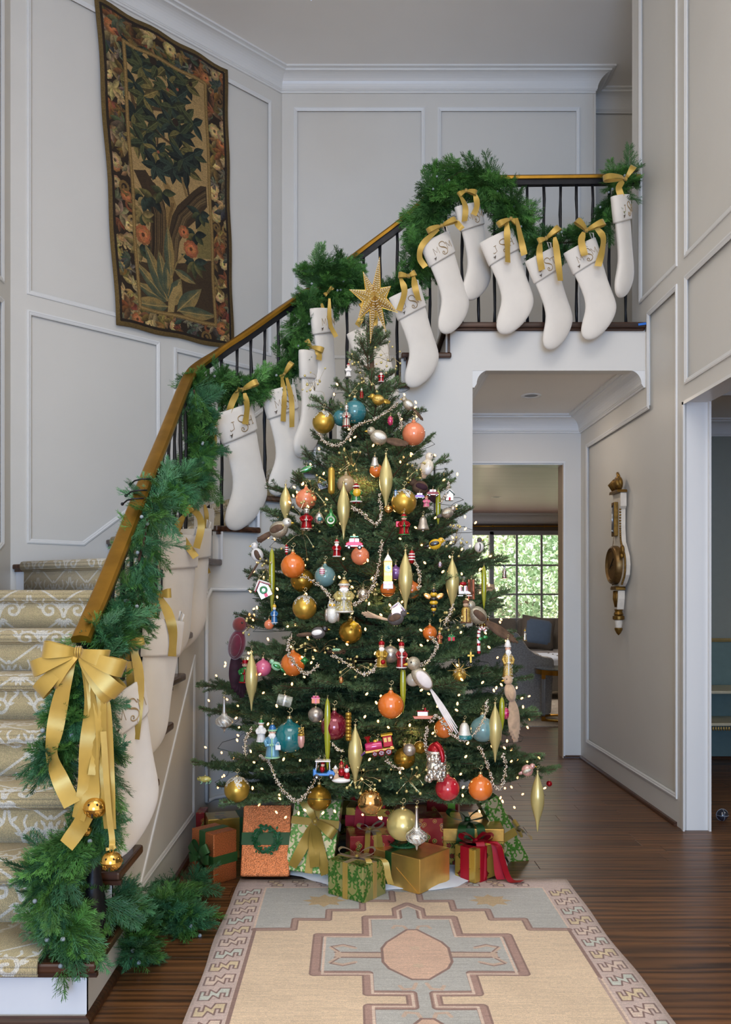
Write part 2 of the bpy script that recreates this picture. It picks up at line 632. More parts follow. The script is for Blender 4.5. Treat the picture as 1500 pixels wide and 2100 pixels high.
# ---- floor: slab and single planks
fl = struct(M().box((1.6, 7.5, -.045), (9.2, 20, .05)), 'floor', FLOORWOOD)
pw = .127
lens = [1.15, 1.45, 1.8, 2.15]
plank_meshes = []
for L_ in lens:
    o = M().box((0, 0, 0), (L_ - .0016, pw - .0016, .02)).build('plank', FLOORWOOD, link=False, bevel=.0012)
    plank_meshes.append(o)
y = 1.55
k = 0
while y < 10.6:
    x = -1.1 - R.random() * 1.4 if y > 2.7 else -1.0 - R.random() * 1.4
    xe = 3.4 if y < 7 else 2.6
    if y > 7.2: x = .3 - R.random() * .8
    while x < xe:
        i = R.randrange(4)
        o = plank_meshes[i].copy()
        COL.objects.link(o)
        o.parent = fl
        o.location = Vector((x + lens[i] / 2, y, -.01)) - W['floor']
        x += lens[i]
    y += pw
# ---- panelled walls
def panelled(name, outer, panels, to3, back, label=None):
    """board with recessed panels; each panel is a part with its bead"""
    w = M().holed(outer, panels, to3, Vector(back) * .016)
    o = struct(w, name, PAINT)
    for p in panels:
        a = [to3(u, v) for u, v in p]
        pa = M()
        pa.add([q + Vector(back) * .016 for q in a], [tuple(range(len(a)))])
        po = pa.build('panel', PAINT, o)
        bd = M().frame(a, -Vector(back), .030, .008)
        bd.build('panel_moulding', TRIM, po, smooth=False)
    return o

AX, AY = -2.23, 5.57                                   # left end of the angled wall
q = math.sqrt(.5)
panelled('wall_back', [(-.59, 0), (.70, 0), (.70, 2.95), (2.037, 2.95), (2.037, ZC), (-.59, ZC)],
         [[(-.49, 3.33), (.617, 3.33), (.617, 5.45), (-.49, 5.45)], [(.724, 3.33), (1.925, 3.33), (1.925, 5.45), (.724, 5.45)]],
         lambda u, v: Vector((u, 7.2, v)), (0, 1, 0))
panelled('wall_angled', [(0, 0), (2.32, 0), (2.32, ZC), (0, ZC)],
         [[(.11, 3.328), (2.2, 3.328), (2.2, 5.46), (.11, 5.46)],
          [(.11, 1.68), (.516, 1.68), (1.127, 2.13), (1.127, 3.225), (.11, 3.225)],
          [(1.25, 2.22), (2.2, 2.92), (2.2, 3.21), (1.25, 3.21)]],
         lambda u, v: Vector((AX + u * q, AY + u * q, v)), (-q, q, 0))
panelled('wall_left', [(1.2, 0), (5.57, 0), (5.57, ZC), (1.2, ZC)],
         [[(3.2, 3.33), (5.46, 3.33), (5.46, 5.46), (3.2, 5.46)], [(3.6, .62), (5.46, 1.66), (5.46, 3.225), (3.6, 3.225)]],
         lambda u, v: Vector((AX, u, v)), (-1, 0, 0))
XR = 1.88
panelled('wall_right', [(7.0, 0), (7.0, 2.95), (5.72, 2.95), (5.72, ZC), (1.4, ZC), (1.4, 2.428), (4.84, 2.428), (4.84, 0)],
         [[(4.925, .157), (6.83, .157), (6.83, 2.54), (5.42, 2.54), (5.42, 3.13), (4.925, 3.13)],
          [(4.925, 3.233), (5.57, 3.233), (5.57, 5.46), (4.925, 5.46)],
          [(2.6, 3.233), (4.81, 3.233), (4.81, 5.46), (2.6, 5.46)],
          [(2.6, 2.52), (4.81, 2.52), (4.81, 3.13), (2.6, 3.13)]],
         lambda u, v: Vector((XR, u, v)), (1, 0, 0))
# wall thickness round the right opening and the upstairs end
t = M()
t.box((XR + .083, 4.865, 1.214), (.13, .05, 2.428))
t.box((XR + .083, 3.12, 2.453), (.13, 3.44, .05))
t.box((XR + .083, 5.695, 4.34), (.13, .05, 2.77))
struct(t, 'trim_1', TRIM)
m = M()
m.box((XR - .004, 4.8285, 1.214), (.008, .022, 2.428))
m.box((XR + .145, 4.8285, 1.214), (.012, .022, 2.428))
m.box((XR - .004, 3.12, 2.42), (.008, 3.44, .018))
struct(m, 'trim_2', TRIM)
# hall back wall with the cased opening
hb = M().holed([(.772, 2.8), (1.88, 2.8), (1.88, 0), (1.735, 0), (1.735, 2.418), (.86, 2.418), (.86, 0), (.772, 0)], [], lambda u, v: Vector((u, 7.0, v)), (0, .14, 0))
hb = struct(hb, 'wall_hall', PAINT)
c = M()
c.box((1.741, 6.994, 1.209), (.014, .014, 2.418)); c.box((1.30, 6.994, 2.424), (.9, .014, .014))
c.build('opening_bead', TRIM, hb)
struct(M().box((1.736, 7.08, 1.205), (.012, .15, 2.41)), 'trim_3', pm('warm_jamb', (196, 172, 142), .5, var=.03))
struct(M().box((1.30, 7.08, 2.412), (.9, .15, .012)), 'trim_4', TRIM)
struct(M().box((.736, 6.25, 1.5), (.072, 1.5, 3.0)), 'wall_hall_left', PAINT)
struct(M().box((1.32, 6.23, 2.91), (1.14, 1.54, .22)), 'ceiling_hall', CEIL)
struct(M().box((2.05, 7.55, 4.2), (.02, .7, 3.05)).box((3.0, 7.53, 4.2), (2.0, .04, 3.05)).box((4.0, 6.6, 4.2), (.04, 1.9, 3.05)).box((3.0, 5.74, 4.2), (2.1, .04, 3.05)), 'wall_upstairs', PAINT)
# ceiling
struct(M().box((.9, 3.4, ZC + .05), (6.4, 8.6, .1)), 'ceiling', CEIL)
# crown mouldings
def crown(p, h):
    pr = [(0, -h), (.10 * p, -h), (.12 * p, -.93 * h), (.17 * p, -.90 * h), (.17 * p, -.86 * h), (.2 * p, -.84 * h)]
    for i in range(9):
        a = i / 8 * math.pi / 2
        pr.append((.2 * p + .6 * p * (1 - math.cos(a)), -.84 * h + .64 * h * math.sin(a)))
    pr += [(.82 * p, -.17 * h), (.82 * p, -.12 * h), (.9 * p, -.10 * h), (p, -.09 * h), (p, 0), (0, 0)]
    return pr
struct(M().sweep(crown(.151, .16), [(AX, 1.2, ZC), (AX, AY, ZC), (-.6, 7.2, ZC), (2.037, 7.2, ZC), (2.037, 7.5, ZC), (4.0, 7.5, ZC)]), 'trim_5', TRIM)
struct(M().sweep(crown(.132, .138), [(.772, 5.457, 2.80), (.772, 7.0, 2.80), (1.88, 7.0, 2.80), (1.88, 5.457, 2.80)]), 'trim_6', TRIM)
# baseboard shoe mouldings (stained)
def shoe(path):
    return M().sweep([(0, 0), (.02, 0), (.018, .012), (.012, .019), (0, .023)], path)
struct(shoe([(1.735, 7.0, 0), (1.88, 7.0, 0), (1.88, 4.93, 0)]), 'baseboard_right', DARKWOOD)
# ---- side room behind the right opening
SIDE_UP = pm('side_room_wall', (150, 153, 142), .6, var=.02)
TEAL = pm('teal_wainscot', (112, 134, 130), .45, var=.04)
sr = struct(M().box((4.1, 7.0, 1.4), (4.3, .06, 2.8)), 'wall_side_room', SIDE_UP)
sw = M().box((6.2, 4, 1.4), (.06, 6.5, 2.8)).box((4.1, .8, 1.4), (4.3, .06, 2.8))
struct(sw, 'wall_side_room_far', SIDE_UP)
struct(M().box((4.1, 4, 2.79), (4.3, 6.5, .06)), 'ceiling_side_room', CEIL)
struct(M().sweep(crown(.12, .13), [(2.03, 6.965, 2.76), (6.1, 6.965, 2.76)]), 'trim_7', TRIM)
struct(M().sweep([(0, 0), (.02, 0), (.03, .015), (.02, .03), (0, .03)], [(2.03, 6.965, .955), (6.1, 6.965, .955)]), 'trim_8', pm('gilt_edge', (186, 164, 112), .4, .5))
struct(M().box((4.1, 6.963, .48), (4.2, .01, .95)), 'trim_9', TEAL)
struct(shoe([(2.03, 6.958, 0), (6.1, 6.958, 0)]), 'baseboard_side_room', DARKWOOD)

# ================================================================== STAIRCASE
RZ = .192
inner = {n: Vector((-.795, 2.64 + .28 * (n - 1))) for n in range(1, 8)}
outer = {n: Vector((-2.225, 2.64 + .28 * (n - 1))) for n in range(1, 8)}
inner.update({8: Vector((-.795, 4.52)), 9: Vector((-.765, 4.80)), 10: Vector((-.575, 4.94)), 11: Vector((-.43, 5.09)), 12: Vector((-.265, 5.22)),
              13: Vector((-.08, 5.33)), 14: Vector((.115, 5.40)), 15: Vector((.315, 5.425)), 16: Vector((.58, 5.425))})
outer.update({8: Vector((-2.215, 5.56)), 9: Vector((-1.745, 6.045)), 10: Vector((-1.345, 6.445)), 11: Vector((-.96, 6.83)), 12: Vector((-.51, 7.19)),
              13: Vector((-.10, 7.19)), 14: Vector((.115, 7.19)), 15: Vector((.315, 7.19)), 16: Vector((.58, 7.19))})
stair = thing('staircase', 'curving white staircase with dark stained oak treads rising to the landing', 'staircase', (-1.5, 2.7, 0))
RISER = pm('riser_paint', (222, 223, 226), .35, var=.01)
def nrm_of(n):
    d = (outer[n] - inner[n]).normalized()
    v = Vector((-d.y, d.x))
    w_ = Vector((1, -.2)) if n > 10 else Vector((0, 1))
    return v if v.dot(Vector((0, 1)) if n < 9 else Vector((.6, .5))) > 0 else -v      # points up the stairs
for n in range(1, 16):
    z = RZ * n
    a, b, c, d = inner[n], outer[n], outer[n + 1], inner[n + 1]
    g, g2 = nrm_of(n), nrm_of(n + 1)
    ts = (d - a).normalized()
    c2, d2 = c + g2 * .035, d + g2 * .035 + ts * .02
    poly = [a, d2, c2, b]
    if n == 8:
        poly = [a, d2, c2, Vector((-2.215, 5.585)), b]
    prof = [(0, .0), (.008, .010), (.008, .024), (0, .034)]
    tr = M()
    tr.prism([(p.x, p.y, z - .034) for p in poly], (0, 0, .034))
    tr.build('tread', DARKWOOD, stair, bevel=.009)
    cv_ = M()                                           # cove under the nosing
    a1, b1 = a + g * .016, b + g * .016
    cv_.prism([(a1.x, a1.y, z - .05), (b1.x, b1.y, z - .05), (b1.x + g.x * .02, b1.y + g.y * .02, z - .05), (a1.x + g.x * .02, a1.y + g.y * .02, z - .05)], (0, 0, .016))
    cv_.build('cove_strip', DARKWOOD, stair)
    r1, r2 = a + g * .03, b + g * .03
    if n <= 7: r1 = Vector((-.83, r1.y))
    rs = M().prism([(r1.x, r1.y, z - RZ), (r2.x, r2.y, z - RZ), (r2.x + g.x * .015, r2.y + g.y * .015, z - RZ), (r1.x + g.x * .015, r1.y + g.y * .015, z - RZ)], (0, 0, RZ - .034))
    rs.build('riser', DARKWOOD if n >= 14 else RISER, stair)
a, b = inner[16], outer[16]
M().prism([(a.x + .03, a.y, RZ * 15), (b.x + .03, b.y, RZ * 15), (b.x + .045, b.y, RZ * 15), (a.x + .045, a.y, RZ * 15)], (0, 0, RZ - .05)).build('riser', DARKWOOD, stair)
# stringer wall following the treads
Wp = [Vector((-.83, 2.655)), Vector((-.83, 4.62)), Vector((-.785, 4.81)), Vector((-.60, 4.965)), Vector((-.45, 5.11)), Vector((-.285, 5.245)),
      Vector((-.095, 5.355)), Vector((.105, 5.428)), Vector((.315, 5.455)), Vector((.60, 5.455)), Vector((.772, 5.455))]
Wfine = [Wp[0].to_3d()] + smoothpath([p.to_3d() for p in Wp[1:10]], 6) + [Wp[10].to_3d()]
ST = M()
def wallquad(a, b, z1, z0=0):
    ST.add([(a.x, a.y, z0), (b.x, b.y, z0), (b.x, b.y, z1), (a.x, a.y, z1)], [(0, 1, 2, 3)])
for n in range(1, 8):
    y0 = inner[n].y + .03
    y1 = inner[n + 1].y + .03 if n < 7 else 4.62
    wallquad(Vector((-.83, y0)), Vector((-.83, y1)), RZ * n - .034)
for i in range(1, len(Wfine) - 1):
    n = 8 + (i - 1) // 6
    if i == len(Wfine) - 2: wallquad(Wfine[i], Wfine[i + 1], 3.03)
    else: wallquad(Wfine[i], Wfine[i + 1], RZ * n - .034)
stw = ST.build('stringer', PAINT, stair, smooth=True, angle=40)
bm_ = bmesh.new(); bm_.from_mesh(stw.data); bmesh.ops.remove_doubles(bm_, verts=bm_.verts, dist=1e-4); bm_.to_mesh(stw.data); bm_.free(); stw.data.set_sharp_from_angle(angle=math.radians(25))
# mouldings of the stringer panels
def on_curve(ts, off=.0):
    """point of the plan curve at arc length ts from the corner, pushed out into the room"""
    pts = Wp[1:]
    acc = 0
    for p_, q_ in zip(pts[:-1], pts[1:]):
        l = (q_ - p_).length
        if ts <= acc + l or q_ is pts[-1]:
            d_ = (q_ - p_) / l
            p2 = p_ + d_ * (ts - acc)
            return p2 + Vector((d_.y, -d_.x)) * off
        acc += l
M().frame([(-.83, 4.50, 1.02), (-.83, 4.47, .178), (-.83, 3.30, .178)], (1, 0, 0), .026, .006).build('stringer_moulding', TRIM, stw)
def curve_bead(pts):
    """bead along (arc, z) points on the curved wall"""
    out = []
    for (a_, za), (b_, zb) in zip(pts[:-1], pts[1:]):
        k_ = max(2, int(abs(b_ - a_) / .05))
        for i in range(k_):
            t_ = i / k_
            p_ = on_curve(a_ + (b_ - a_) * t_, .004)
            out.append((p_.x, p_.y, za + (zb - za) * t_))
    p_ = on_curve(pts[-1][0], .004)
    out.append((p_.x, p_.y, pts[-1][1]))
    m = M()
    m.tube(out, .011, 6)
    m.tube([(x_, y_ + 0, z_ - .0) for x_, y_, z_ in out], .013, 4)
    return m
curve_bead([(.10, .19), (.10, 1.31), (.16, 1.365), (.86, 1.365), (.86, .19), (.10, .19)]).build('stringer_moulding', TRIM, stw, smooth=True)
curve_bead([(.98, .19), (.98, 1.60), (1.72, 2.16), (1.72, .19), (.98, .19)]).build('stringer_moulding', TRIM, stw, smooth=True)
struct(shoe([(-2.2, 2.655, 0), (-.83, 2.655, 0)] + [(p.x, p.y, 0) for p in Wp[1:]]), 'baseboard_stair', DARKWOOD)
# landing
lf = M().prism([(.58, 5.42, 3.038), (1.876, 5.42, 3.038), (1.876, 5.73, 3.038), (3.9, 5.73, 3.038), (3.9, 7.5, 3.038), (2.03, 7.5, 3.038), (2.03, 7.19, 3.038), (.58, 7.19, 3.038)], (0, 0, .034))
lf.box((1.228, 5.444, 3.03), (1.28, .02, .02))
land = struct(lf, 'floor_landing', DARKWOOD, bevel=.008)
struct(M().box((1.323, 5.50, 2.90), (1.102, .09, .26)), 'trim_10', PAINT)
tp = M().box((1.845, 5.4185, 3.056), (.05, .003, .014), Matrix.Rotation(math.radians(-8), 3, 'Y')).build('painters_tape', pm('blue_tape', (40, 110, 200), .6))
tag(tp, 'scrap of blue tape stuck on the landing nosing at the right wall', 'tape')

# ---- railing
RAILP = [Vector((-.88, 2.5)), Vector((-.88, 4.50)), Vector((-.868, 4.68)), Vector((-.815, 4.86)), Vector((-.64, 5.005)), Vector((-.485, 5.155)), Vector((-.32, 5.29)), Vector((-.12, 5.40)),
         Vector((.09, 5.475)), Vector((.3, 5.50)), Vector((.6, 5.505)), Vector((1.9, 5.505))]
def rail_d(px, off=0.0):
    """depth of the railing line under an image column"""
    k_ = (px - CX) / F
    best = None
    for a_, b_ in zip(RAILP[:-1], RAILP[1:]):
        fa, fb = a_.x - k_ * a_.y, b_.x - k_ * b_.y
        if fa * fb <= 0 and abs(fa - fb) > 1e-9:
            t_ = fa / (fa - fb)
            best = a_.y + (b_.y - a_.y) * t_
    return (best if best is not None else 5.5) - off
railpx = [(166, 1312), (190, 1258), (215, 1200), (263, 1080), (300, 985), (335, 900), (362, 832), (376, 797), (388, 772), (404, 752), (440, 727), (490, 694), (560, 645), (630, 597), (690, 553),
          (750, 508), (820, 456), (880, 403), (905, 380), (925, 370), (960, 367), (1040, 367), (1240, 365), (1312, 365)]
rail3 = smoothpath([P(x_, y_, rail_d(x_)) for x_, y_ in railpx], 5)
railing = thing('stair_railing', 'black iron stair railing with aged brass handrail following the stairs', 'railing', (-.88, 2.85, RZ))
def rail_rings(path, prof):
    out = []
    n = len(path)
    for i in range(n):
        t_ = (path[min(i + 1, n - 1)] - path[max(i - 1, 0)]).normalized()
        sd = Vector((t_.y, -t_.x, 0)).normalized()
        up = sd.cross(t_).normalized()
        if up.z < 0: up = -up
        out.append([path[i] + sd * a_ + up * b_ for a_, b_ in prof])
    return out
cap = [(-.031, -.012), (-.033, .004), (-.025, .014), (0, .019), (.025, .014), (.033, .004), (.031, -.012)]
hr = M().rings(rail_rings(rail3, cap)).build('handrail_cap', BRASS, railing, smooth=True, angle=40)
bar = [(-.018, -.045), (-.018, -.012), (.018, -.012), (.018, -.045)]
M().rings(rail_rings(rail3, bar)).build('handrail_bar', BLACK, railing)
def rail_z(pt):
    b_ = min(rail3, key=lambda p_: (p_.x - pt.x) ** 2 + (p_.y - pt.y) ** 2)
    return b_.z
def tread_z(pt):
    if pt.x > .58: return RZ * 16
    if pt.y < 4.4 and pt.x < -.7:
        return RZ * max(1, min(7, int((pt.y - 2.64) / .28) + 1))
    best = 8
    for n in range(8, 16):
        d = (outer[n] - inner[n]).normalized()
        g = nrm_of(n)
        if (Vector((pt.x, pt.y)) - inner[n]).dot(g) > 0: best = n
    return RZ * best
def baluster(pt):
    z0, z1 = tread_z(pt), rail_z(pt) - .03
    k_ = 9
    pts = [(pt.x + .0022 * math.sin(i * 1.9 + pt.x * 40), pt.y + .002 * math.sin(i * 2.3), z0 + (z1 - z0) * i / k_) for i in range(k_ + 1)]
    M().tube(pts, [.0095 + .0018 * math.sin(i * 2.6 + pt.x * 90) for i in range(k_ + 1)], 6).build('baluster', BLACK, railing, smooth=True)
yb = 3.0
while yb < 4.62:
    baluster(Vector((-.88, yb))); yb += .138
for px_ in [427, 455, 486, 515, 543, 571, 598, 624, 650, 678, 712, 746, 780, 815, 850, 882, 915, 948, 982, 1015, 1049, 1082, 1116, 1150, 1183, 1216, 1250, 1284]:
    d_ = rail_d(px_)
    baluster(Vector(((px_ - CX) * d_ / F, d_)))
nw = M()
nwx, nwy = -.868, 2.86
nw.lathe([(.058, 0), (.058, .03), (.05, .05), (.048, .09), (.038, .14), (.027, .2), (.024, .5), (.023, .85), (.03, .9), (.022, .93), (.022, 1.0)], 16, Matrix.Translation((nwx, nwy, RZ)))
nw.build('newel_post', BLACK, railing, smooth=True)

# ---- runner carpet
def scroll_tile(bg, fg, w=.33, h=.44, res=900):
    c = Canvas(0, w, 0, h, res, bg)
    for ox in (-w, 0, w):
        for oy in (-h, 0, h):
            for sx in (1, -1):
                for dx, dy in ((0, 0), (w / 2, h / 2)):
                    T = lambda x, y: (w / 2 + sx * x + ox + dx, y + oy + dy)
                    def ln(p, wd): c.line([T(q_.x, q_.y) for q_ in smoothpath([(x, y, 0) for x, y in p], 4)], wd, fg)
                    def lf(x, y, L, wd, a):
                        c.leaf(*T(x, y), L, wd, a if sx > 0 else math.pi - a, fg)
                    ln([(.004, .015), (.02, .05), (.055, .075), (.09, .07), (.105, .04), (.085, .016), (.058, .022), (.055, .045), (.072, .05)], .014)
                    ln([(.105, .04), (.125, .075), (.150, .10), (.158, .14)], .012)
                    ln([(.090, .07), (.10, .10), (.09, .125)], .009)
                    c.line([T(.012, .112), T(.140, .205)], .0105, fg)
                    for x, y, L, wd, a in ((0, .05, .055, .020, 1.5), (.003, .05, .05, .018, 1.05), (.003, .045, .045, .016, .55), (.02, .085, .03, .013, .9), (.002, -.01, .045, .018, -1.35), (.004, -.008, .042, .016, -.85), (.01, -.004, .04, .014, -.35),
                                         (.105, .05, .035, .014, .3), (.06, .076, .03, .013, 1.9), (.15, .10, .035, .014, 2.4), (.03, .06, .03, .012, 2.2)):
                        lf(x, y, L, wd, a)
                    c.disc(*T(0, .118), .009, fg); c.disc(*T(0, .012), .012, fg)
    return c
rc = scroll_tile((190, 172, 130), (222, 216, 202))
rc.grain(.22, 1, 3)
rc.grain(.12, 2, 2, 5)
RUNNER = print_mat('runner_weave', rc, .95, bump=.5, bscale=500, wave=60, sheen=.3, var=.05, vscale=3)
rn = M()
vv = 0.0
for n in range(1, 16):
    fr, frn = -nrm_of(n), -nrm_of(n + 1)
    def edge(k_, s_):
        d_ = (outer[k_] - inner[k_]); l_ = d_.length; d_ = d_ / l_
        return inner[k_] + d_ * (.175 if s_ == 0 else l_ - .11), d_, l_
    (p0, d0, l0), (p1, _, _) = edge(n, 0), edge(n, 1)
    (q0, _, l1), (q1, _, _) = edge(n + 1, 0), edge(n + 1, 1)
    zt = RZ * n
    rows = []
    lows = [(.004, zt - .036), (.011, zt - .03), (.012, zt - .008), (.004, zt + .008), (-.012, zt + .012)] if n == 1 else [(-.018, zt - RZ + .012), (-.018, zt - .05), (-.002, zt - .042), (.011, zt - .03), (.012, zt - .008), (.004, zt + .008), (-.012, zt + .012)]
    for o_, z_ in lows:
        rows.append((p0 + fr * o_, p1 + fr * o_, z_))
    rows.append((q0 - frn * .018, q1 - frn * .018, zt + .012))
    for i, (a_, b_, z_) in enumerate(rows):
        if i:
            vv += ((a_ - rows[i - 1][0]).length + (b_ - rows[i - 1][1]).length) / 2 + abs(z_ - rows[i - 1][2])
        wd = (a_ - b_).length
        if i:
            pa, pb, pz, pv, pw_ = prev
            rn.add([(pa.x, pa.y, pz), (pb.x, pb.y, pz), (b_.x, b_.y, z_), (a_.x, a_.y, z_)], [(0, 1, 2, 3)], [[(0, pv), (-pw_, pv), (-wd, vv), (0, vv)]])
        prev = (a_, b_, z_, vv, wd)
# bottom edge turned under the first nosing
rno = rn.build('stair_runner', RUNNER, org=(-1.5, 2.66, RZ), uv=True, smooth=True, angle=50)
sol = rno.modifiers.new('thickness', 'SOLIDIFY'); sol.thickness = .008; sol.offset = 0
tag(rno, 'gold and cream scroll patterned carpet runner laid over the stair treads', 'carpet')
# ================================================================== RUG, TAPESTRY, BAROMETER
def gp(px, py):
    g = G(px, py); return (g.x, g.y)
RX0, RX1, RY0, RY1 = -.525, 1.0, 1.15, 3.985
rg = Canvas(RX0, RX1, RY0, RY1, 700, (196, 172, 160))
CXR = .237
OUT, PINK, TAN, BLUE, MAUVE = (146, 116, 106), (226, 202, 184), (227, 202, 172), (188, 187, 182), (206, 184, 176)
rg.poly([(RX0 + .012, RY0), (RX1 - .012, RY0), (RX1 - .012, RY1 - .012), (RX0 + .012, RY1 - .012)], MAUVE)
rg.poly([(-.393, RY0), (.867, RY0), (.867, 3.868), (-.393, 3.868)], PINK)
rg.poly([(-.385, RY0), (.859, RY0), (.859, 3.86), (-.385, 3.86)], BLUE)
steps = [(.06, 3.81), (.06, 3.695), (.192, 3.695), (.192, 3.588), (.333, 3.588), (.333, 3.485), (.468, 3.485), (.468, 3.38), (.622, 3.38)]
left = [(CXR - a, b) for a, b in steps]
right = [(CXR + a, b) for a, b in steps]
rg.poly(left[::-1] + right + [(.859, RY0), (-.385, RY0)], TAN)
for s_ in (left, right):
    rg.line(s_, .030, OUT); rg.line(s_, .016, (178, 146, 132))
rg.line([(-.385, 3.38), (-.385, RY0)], .014, OUT); rg.line([(.859, 3.38), (.859, 2.95)], .014, OUT)
rg.line([(.853, 2.95), (.853, RY0)], .010, (186, 160, 150))
# stars in the corners
def star8(x, y, r, col):
    pts = []
    for i in range(16):
        a = math.pi * i / 8; rr = r if i % 2 == 0 else r * .62
        pts.append((x + rr * math.cos(a), y + rr * .8 * math.sin(a)))
    rg.poly(pts, col)
star8(-.12, 3.70, .095, (196, 168, 124)); star8(.60, 3.70, .095, (196, 170, 130))
# medallions
half = [(0, 3.655), (.05, 3.60), (.05, 3.505), (.178, 3.505), (.178, 3.32), (.368, 3.32), (.368, 2.985), (.182, 2.985), (.182, 2.835), (.04, 2.835), (.04, 2.742), (.182, 2.742), (.182, 2.60), (.368, 2.60),
        (.368, 2.26), (.182, 2.26), (.182, 2.08), (.05, 2.08), (.05, 1.98), (0, 1.92)]
med = [(CXR - a, b) for a, b in half] + [(CXR + a, b) for a, b in half[::-1]]
rg.poly(med, BLUE)
rg.line(med, .040, OUT, True); rg.line(med, .026, (176, 142, 130), True)
inn = [(CXR + (a - CXR) * .925, 2.79 + (b - 2.79) * .975) for a, b in med]
rg.line(inn, .010, PINK, True)
for yc in (3.14, 2.43):
    hexa = [(CXR - .02, yc + .235), (CXR + .02, yc + .235), (CXR + .105, yc + .115), (CXR + .125, yc + .06), (CXR + .125, yc - .06), (CXR + .105, yc - .115), (CXR + .03, yc - .2), (CXR - .03, yc - .2),
            (CXR - .105, yc - .115), (CXR - .125, yc - .06), (CXR - .125, yc + .06), (CXR - .105, yc + .115)]
    for sx in (-1, 1):
        arm = [(CXR + sx * .12, yc + .022), (CXR + sx * .30, yc + .022), (CXR + sx * .30, yc - .022), (CXR + sx * .12, yc - .022)]
        rg.poly(arm, (206, 180, 160)); rg.line(arm[:2], .009, OUT); rg.line(arm[2:], .009, OUT)
        for sy in (-1, 1):
            hk = [(CXR + sx * .285, yc + sy * .02), (CXR + sx * .315, yc + sy * .065), (CXR + sx * .27, yc + sy * .085), (CXR + sx * .225, yc + sy * .062)]
            rg.line(hk, .016, (206, 180, 160)); rg.line([(a + .0, b + sy * .010) for a, b in hk], .006, OUT)
            hk = [(CXR + sx * .018, yc + sy * .23), (CXR + sx * .03, yc + sy * .27), (CXR + sx * .065, yc + sy * .275), (CXR + sx * .075, yc + sy * .25)]
            rg.line(hk, .014, (206, 180, 160))
    rg.poly(hexa, (222, 186, 162)); rg.line(hexa, .010, OUT, True)
    for dy in (.06, -.09):
        star8(CXR, yc + dy, .026, (214, 186, 160))
# border hooks
cols = [(204, 208, 198), (218, 198, 162), (222, 200, 184)]
def hook(x, y, sc, ang, col):
    base = [(-.55, -.5), (-.55, .2), (-.38, .2), (-.38, -.1), (-.22, -.1), (-.22, .35), (.05, .1), (.15, .5), (.55, .5), (.55, -.2), (.38, -.2), (.38, .1), (.22, .1), (.22, -.35), (-.05, -.1), (-.15, -.5)]
    ca, sa = math.cos(ang), math.sin(ang)
    pts = [(x + sc * (a * ca - b * sa), y + sc * (a * sa + b * ca)) for a, b in base]
    rg.poly(pts, col); rg.line(pts, .006, (132, 104, 96), True)
k = 0
yy = 3.80
while yy > RY0:
    hook(-.455, yy, .088, 0, cols[k % 3]); hook(.93, yy, .088, math.pi, cols[(k + 1) % 3]); k += 1; yy -= .108
xx = -.35
while xx < .85:
    hook(xx, 3.922, .072, math.pi / 2, cols[k % 3]); k += 1; xx += .112
rg.grain(.20, 1, 1, 1); rg.grain(.10, 6, 1, 2); rg.grain(.07, 60, 3, 3)
RUGM = print_mat('rug_weave', rg, .97, bump=.5, bscale=350, var=.06, vscale=4, sheen=.2)
rm = M()
nx, ny = 26, 48
vs, fs, uvs = [], [], []
for j in range(ny + 1):
    for i in range(nx + 1):
        x = RX0 + (RX1 - RX0) * i / nx; y_ = RY0 + (RY1 - RY0) * j / ny
        ex = (.004 * math.sin(y_ * 5.1) + .003 * math.sin(y_ * 11)) if i in (0, nx) else 0
        ey = .003 * math.sin(x * 9) if j == ny else 0
        vs.append((x + ex, y_ + ey, .009 + .0008 * math.sin(x * 13 + y_ * 7)))
for j in range(ny):
    for i in range(nx):
        a = j * (nx + 1) + i
        f = (a, a + 1, a + nx + 2, a + nx + 1)
        fs.append(f); uvs.append([(vs[k_][0], vs[k_][1]) for k_ in f])
rm.add(vs, fs, uvs)
rug = rm.build('area_rug', RUGM, org=(CXR, 2.6, 0), uv=True, smooth=True)
so = rug.modifiers.new('thickness', 'SOLIDIFY'); so.thickness = .0085; so.offset = -1
tag(rug, 'faded tan and blue hand-knotted rug with stepped medallions on the oak floor', 'rug')
fr = M()
for i in range(150):
    x = RX0 + .005 + (RX1 - RX0 - .01) * i / 149
    fr.tube([(x, RY1 - .002, .006), (x + R.uniform(-.004, .004), RY1 + .008, .004), (x + R.uniform(-.006, .006), RY1 + R.uniform(.012, .02), .002)], .0012, 3)
f_ = fr.build('fringe', pm('wool_fringe', (214, 204, 190), .9), rug); f_['kind'] = 'stuff'

# ---- tapestry
def T(px, py):
    d = 7.8 / (1 - (px - CX) / F); s_ = (d - 5.57) * math.sqrt(2); z = H - (py - CY) * d / F
    v = (z - 3.275) / (5.52 - 3.275)
    sl, sr_ = .75 + (.59 - .75) * v, 1.789 + (1.734 - 1.789) * v
    return ((s_ - sl) / (sr_ - sl) * 1.1, v * 2.25)
def Z1(x, y): return T(180 + x / 5, y / 5)
def Z2(x, y): return T(210 + x / 5.357, 350 + y / 5.357)
tc_ = Canvas(0, 1.1, 0, 2.25, 620, (50, 36, 25))
TR_ = random.Random(3)
GO = [(152, 122, 66), (128, 100, 50), (174, 146, 88), (166, 94, 50), (142, 74, 40), (198, 176, 128), (96, 104, 94), (156, 146, 116), (120, 88, 54), (70, 88, 96)]
def cluster(x, y, r, n, base, a0=None, spread=6.28):
    a0 = TR_.random() * 6.28 if a0 is None else a0
    for i in range(n):
        c1 = [max(0, min(255, q_ + TR_.randint(-18, 18))) for q_ in base]
        c2 = [q_ * .62 for q_ in c1]
        a = a0 + spread * (i / max(n - 1, 1) - .5)
        tc_.leaf(x, y, r * TR_.uniform(.8, 1.1), r * .42, a, c1, c2)
